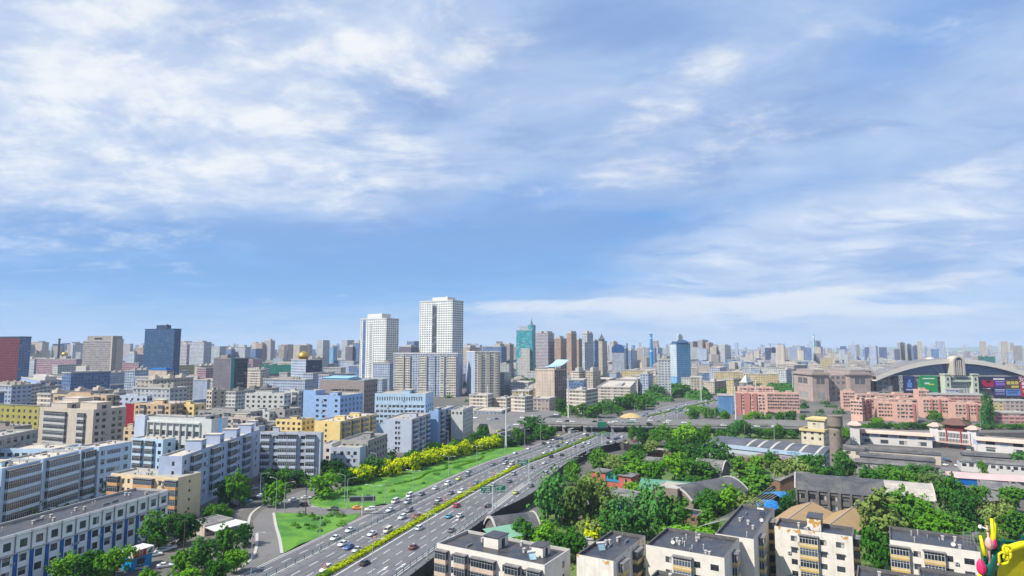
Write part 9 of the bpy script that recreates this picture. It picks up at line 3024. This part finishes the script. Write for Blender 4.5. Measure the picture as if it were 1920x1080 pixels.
# ---------------------------------------------------------------- the rest of the city
def spx(p):
 d = p.y * CP + (p.z - HC) * SP
 return 960 + F * p.x / d
def fill():
 q = random.Random(12)
 pal = [('white', FC_PALE, RF_LIGHT), ('cream', FC_CREAM, RF_CREAM), ('pale blue', FC_PALEB, RF_LIGHT), ('beige', FC_APT, RF_CREAM), ('yellow', FC_YLW, RF_CREAM), ('grey', FC_GRYB, RF_GREY), ('rose', FC_PINK, RF_LIGHT), ('blue', FC_MIDB, RF_LIGHT)]
 foot = list(FOOT)
 my = G(1780, 752).y
 for k in range(9):
  foot.append((300 + k * 60, my + 30, 60))
 n = 0
 for t in range(5200):
  if n >= 285:
   break
  Y = 380 + 1350 * q.random() ** 1.15
  X = q.uniform(-0.92, 0.92) * Y
  if X > -70 and Y < 470 or -130 < X < 560 and Y < 560 and X > 20:
   continue
  sx = 960 + F * X / Y
  if 690 < sx < 970 and Y < 770 or sx > 1470 and Y < 800 or 1000 < sx < 1330 and Y < 640:
   continue
  k = nearest(MED, (X, Y))
  if (MED[k] - Vector((X, Y, 0))).length < 52 or (G(980, 785, BZ) - Vector((X, Y, BZ))).length < 75:
   continue
  if X < -60 and Y < 420 and X > -200:
   continue
  tall = q.random() < (0.05 if X < 0 else 0.02)
  L, w = q.uniform(24, 62), q.uniform(11, 16)
  h_ = q.uniform(34, 48) if tall else q.choice((10, 14, 17, 20, 20, 23, 26)) * (1.25 if X < 0 else 0.9)
  r_ = 0.5 * math.hypot(L, w)
  if any((X - a) ** 2 + (Y - b) ** 2 < (c * 0.86 + r_ * 0.8) ** 2 for a, b, c in foot):
   continue
  foot.append((X, Y, r_))
  yaw = R(q.choice((72, 72, 162, 162, 78)) + q.uniform(-4, 4))
  if yaw > 2:
   yaw -= PI / 2
   L, w = w, L
  c = Vector((X, Y, 0))
  d = c - Vector((math.cos(yaw), math.sin(yaw), 0)) * (L / 2) - Vector((-math.sin(yaw), math.cos(yaw), 0)) * (w / 2)
  wts = (5, 4, 5, 4, 1, 4, 2, 2) if X < 0 else (5, 6, 1, 6, 4, 4, 1, 1)
  nm, fc, rf = q.choices(pal, wts)[0]
  fr = dict(C=d, zt=h_, wl=w, wr=L, yaw=yaw, h=h_, z0=0)
  where = 'in the western district' if X < -0.16 * Y else 'in the central district' if X < 0.28 * Y else 'in the eastern district'
  tower('apartment_block', None, fr, fc, 3.6, 3.2, roof=rf, top=[(a, a + 0.12, 0.3, 0.7, 2.6) for a in (0.15, 0.5, 0.8)] if q.random() < 0.6 else (), group='background blocks ' + where,
   reg=('%s %s block' % (nm, 'high' if tall else 'low'), where, spx(c), 'the left'), parts=False)
  n += 1
 mb = MB()
 for t in range(4600):
  Y = 1750 + 6500 * q.random() ** 1.4
  X = q.uniform(-1.0, 1.0) * Y
  if noise.noise(Vector((X / 700, Y / 1100, 4.2))) < q.uniform(-0.55, 0.25):
   continue
  tall = q.random() < (0.26 if X < 0.2 * Y else 0.10)
  L, w = (q.uniform(18, 34), q.uniform(16, 26)) if tall else (q.uniform(40, 110), q.uniform(14, 30))
  h_ = 34 + 46 * q.random() ** 1.6 + Y * 0.004 if tall else q.uniform(12, 26)
  yaw = R(72 + q.uniform(-25, 25))
  m = q.randrange(6)
  s = MB()
  box_uv(s, dict(wr=L, wl=w, h=h_), 4, 3.4, m, mt=6)
  M = Matrix.Translation((X, Y, 0)) @ Matrix.Rotation(yaw, 4, 'Z')
  for f, mi, uv in zip(s.f, s.mi, s.uv):
   mb.poly([M @ Vector(s.v[i]) for i in f], mi, uv)
 tag(mb.build('distant_city', [FC_PALE, FC_CREAM, FC_PALEB, FC_APT, FC_BEI, FC_MIDB, RF_LIGHT]), 'hazy mass of countless distant city blocks along the horizon', 'distant city', None, 'stuff')
 pts = []
 while len(pts) < 620:
  Y = 215 + 1650 * q.random() ** 1.5
  X = q.uniform(-0.9, 0.9) * Y
  k = nearest(MED, (X, Y))
  if (MED[k] - Vector((X, Y, 0))).length < 34 or X > -60 and Y < 490 or X > -130 and Y < 300 or any((X - a) ** 2 + (Y - b) ** 2 < (c * 0.8) ** 2 for a, b, c in foot):
   continue
  pts.append((X, Y, q.uniform(3, 6.5)))
 leaf_mass('street_greenery', 'street trees scattered between the far blocks', pts, 'dark', 61, 'greenery', 0, 0.8, n=44, flat=1.0)
fill()
# far ridge
mb = MB()
q = random.Random(2)
for base, Yr, hh, seed in ((0, 11500, 110, 1),):
 top = []
 for i in range(81):
  a = -1.0 + 2.0 * i / 80
  z = hh * (0.45 + 0.3 * math.sin(a * 9 + seed) + 0.2 * math.sin(a * 23 + 1) + 0.08 * q.random())
  top.append((a * Yr, Yr, max(8, z)))
 for a, b in zip(top, top[1:]):
  mb.poly([(a[0], Yr - 1500, 0), (b[0], Yr - 1500, 0), b, a])
  mb.poly([a, b, (b[0], Yr + 1500, 0), (a[0], Yr + 1500, 0)])
tag(mb.build('hills', G_ROUGH), kind='structure')
# ---------------------------------------------------------------- festive ornament on the terrace below the lens
Yo = 6.0
P = lambda x, y, Y=Yo: AT(x, y, Y)
M_YP = plain('yellow_plastic', (0.72, 0.66, 0.01), 0.35, 0.12, 2.0)
M_YD = plain('yellow_cloth', (0.48, 0.42, 0.01), 0.6, 0.2, 3.0)
M_LEAFP = plain('dark_green_plastic', (0.005, 0.10, 0.07), 0.4, 0.2, 4.0)
M_PNKP = plain('pink_plastic', (0.75, 0.03, 0.14), 0.4, 0.2, 4.0)
M_BLUSH = plain('blush_plastic', (0.75, 0.38, 0.34), 0.4, 0.15, 4.0)
t = empty('flower_ornament', P(1900, 1120))
tag(t, 'yellow flower ornament with pink lotus buds and green stems in the bottom corner', 'ornament')
o = P(1900, 1120)
L_ = lambda x, y, dy=0.0: P(x, y, Yo + dy) - o
c, rr = L_(2001, 1206), 0.81
n = 40
circ = [c + Vector((rr * math.cos(2 * PI * i / n), 0.35 * rr * math.sin(2 * PI * i / n), rr * math.sin(2 * PI * i / n))) for i in range(n)]
mb = MB()
for i in range(n):
 a, b = circ[i], circ[(i + 1) % n]
 m_ = c + Vector((0, 0.22, 0))
 mb.poly([a, b, b.lerp(m_, 0.5) + Vector((0, 0.06, 0)), a.lerp(m_, 0.5) + Vector((0, 0.06, 0))])
 mb.poly([a.lerp(m_, 0.5) + Vector((0, 0.06, 0)), b.lerp(m_, 0.5) + Vector((0, 0.06, 0)), m_])
mb.build('dish', M_YD, t)
mb = MB()
mb.tube(circ + [circ[0]], 0.035, 8)
mb.build('dish_rim', M_YP, t, smooth=True)
for cx, cy, ax, ay in ((1887, 1036, 7, 13), (1880, 1047, 9, 11)):
 mb = MB()
 mb.tube([L_(cx + ax * math.cos(k * PI / 8) + 2 * math.sin(k), cy + ay * math.sin(k * PI / 8)) for k in range(17)], 0.013, 7)
 mb.build('loop', M_YP, t, smooth=True)
def bud(x, y, w, h_, mat, lean=0.0):
 mb = MB()
 prof = [(0.15, 0), (0.5, 0.07), (0.8, 0.18), (0.97, 0.32), (1.0, 0.45), (0.9, 0.6), (0.7, 0.75), (0.42, 0.88), (0.18, 0.96), (0.02, 1.0)]
 k = Yo / F
 r_at = lambda v: next(a + (c_ - a) * (v - z) / (e - z) for (a, z), (c_, e) in zip(prof, prof[1:]) if v <= e + 1e-6)
 def pt(u, v):
  th = 2 * PI * u + v * 1.3
  rr_ = r_at(v) * w * k * 0.85 * (0.84 + 0.2 * abs(math.sin(2.5 * th)))
  return (rr_ * math.cos(th), rr_ * math.sin(th), v * h_ * k)
 mb.grid(pt, 40, 12)
 b = mb.build('lotus_bud', mat, t, L_(x, y), smooth=True)
 b.rotation_euler = (0, lean, 0)
bud(1842, 1079, 9, 30, M_PNKP, -0.1)
bud(1855, 1031, 8, 24, M_BLUSH)
bud(1861, 1030, 6, 22, M_PNKP, 0.2)
for pts, r_, m in (([(1860, 1020), (1862, 995), (1859, 972)], 0.022, M_YP), ([(1863, 1015), (1867, 985), (1862, 975)], 0.017, M_YP), ([(1847, 1042), (1842, 1022), (1838, 1004)], 0.02, M_YP), ([(1848, 1052), (1845, 1035), (1846, 1020)], 0.015, M_LEAFP),
    ([(1856, 1060), (1853, 1010), (1850, 985)], 0.013, M_BLUSH), ([(1853, 992), (1845, 990), (1838, 986)], 0.008, M_WHITE), ([(1850, 1100), (1856, 1060), (1868, 1028), (1874, 1018)], 0.05, M_LEAFP), ([(1852, 1080), (1858, 1050), (1866, 1040)], 0.045, M_LEAFP),
    ([(1868, 1030), (1866, 1012), (1868, 1002)], 0.018, M_LEAFP), ([(1862, 1090), (1864, 1062), (1876, 1050), (1880, 1030)], 0.035, M_LEAFP), ([(1850, 1078), (1846, 1062), (1843, 1052)], 0.02, M_LEAFP), ([(1870, 1060), (1875, 1050), (1872, 1038)], 0.016, M_BLUSH)):
 mb = MB()
 mb.tube([L_(x, y, 0.02 * i) for i, (x, y) in enumerate(pts)], r_, 7, 0, r_ * 0.6)
 mb.build('stem', m, t, smooth=True)
mb = MB()
mb.lathe([(0.003, 0), (0.016, 0.012), (0.016, 0.03), (0.003, 0.04)], 8)
mb.build('white_bead', M_WHITE, t, L_(1838, 992))
mb = MB()
mb.lathe([(0.12, -2.6), (0.10, -0.6)], 10, 0, (c.x, c.y + 0.3))
mb.build('support_post', M_LEAFP, t)
t = empty('green_railing', P(1878, 1012, 7.0))
tag(t, 'dark green metal railing behind the yellow flower ornament', 'railing')
o = P(1878, 1012, 7.0)
for pts in ([(1878, 1014), (1918, 1018)], [(1878, 1014), (1879, 1040)], [(1917, 1003), (1917, 1040)]):
 mb = MB()
 mb.tube([P(x, y, 7.0) - o for x, y in pts], 0.016, 6)
 mb.build('rail', M_LEAFP, t)
t = empty('lookout_terrace', (0, 0, 0))
tag(t, 'concrete lookout terrace under the flower ornament below the lens', 'terrace')
mb = MB()
mb.box(1.5, 14, -3, 6.9, 0, 58.9)
mb.build('wall', M_CONC, t)
# ---------------------------------------------------------------- air
mb = MB()
mb.box(-12500, 12500, -40, 13500, -5.2, 190)
hz = mb.build('haze', [])
hz.data.materials.clear()
m = bpy.data.materials.new('haze')
m.use_nodes = True
m.node_tree.nodes.clear()
k = NT(m.node_tree)
out = k.new('ShaderNodeOutputMaterial')
v = k.new('ShaderNodeVolumePrincipled')
v.inputs['Color'].default_value = (0.66, 0.80, 1.0, 1)
v.inputs['Density'].default_value = 0.00008
v.inputs['Anisotropy'].default_value = 0.0
k.l.new(v.outputs[0], out.inputs['Volume'])
hz.data.materials.append(m)
tag(hz, 'pale blue haze filling the air over the city', 'haze', None, 'stuff')
write_labels()
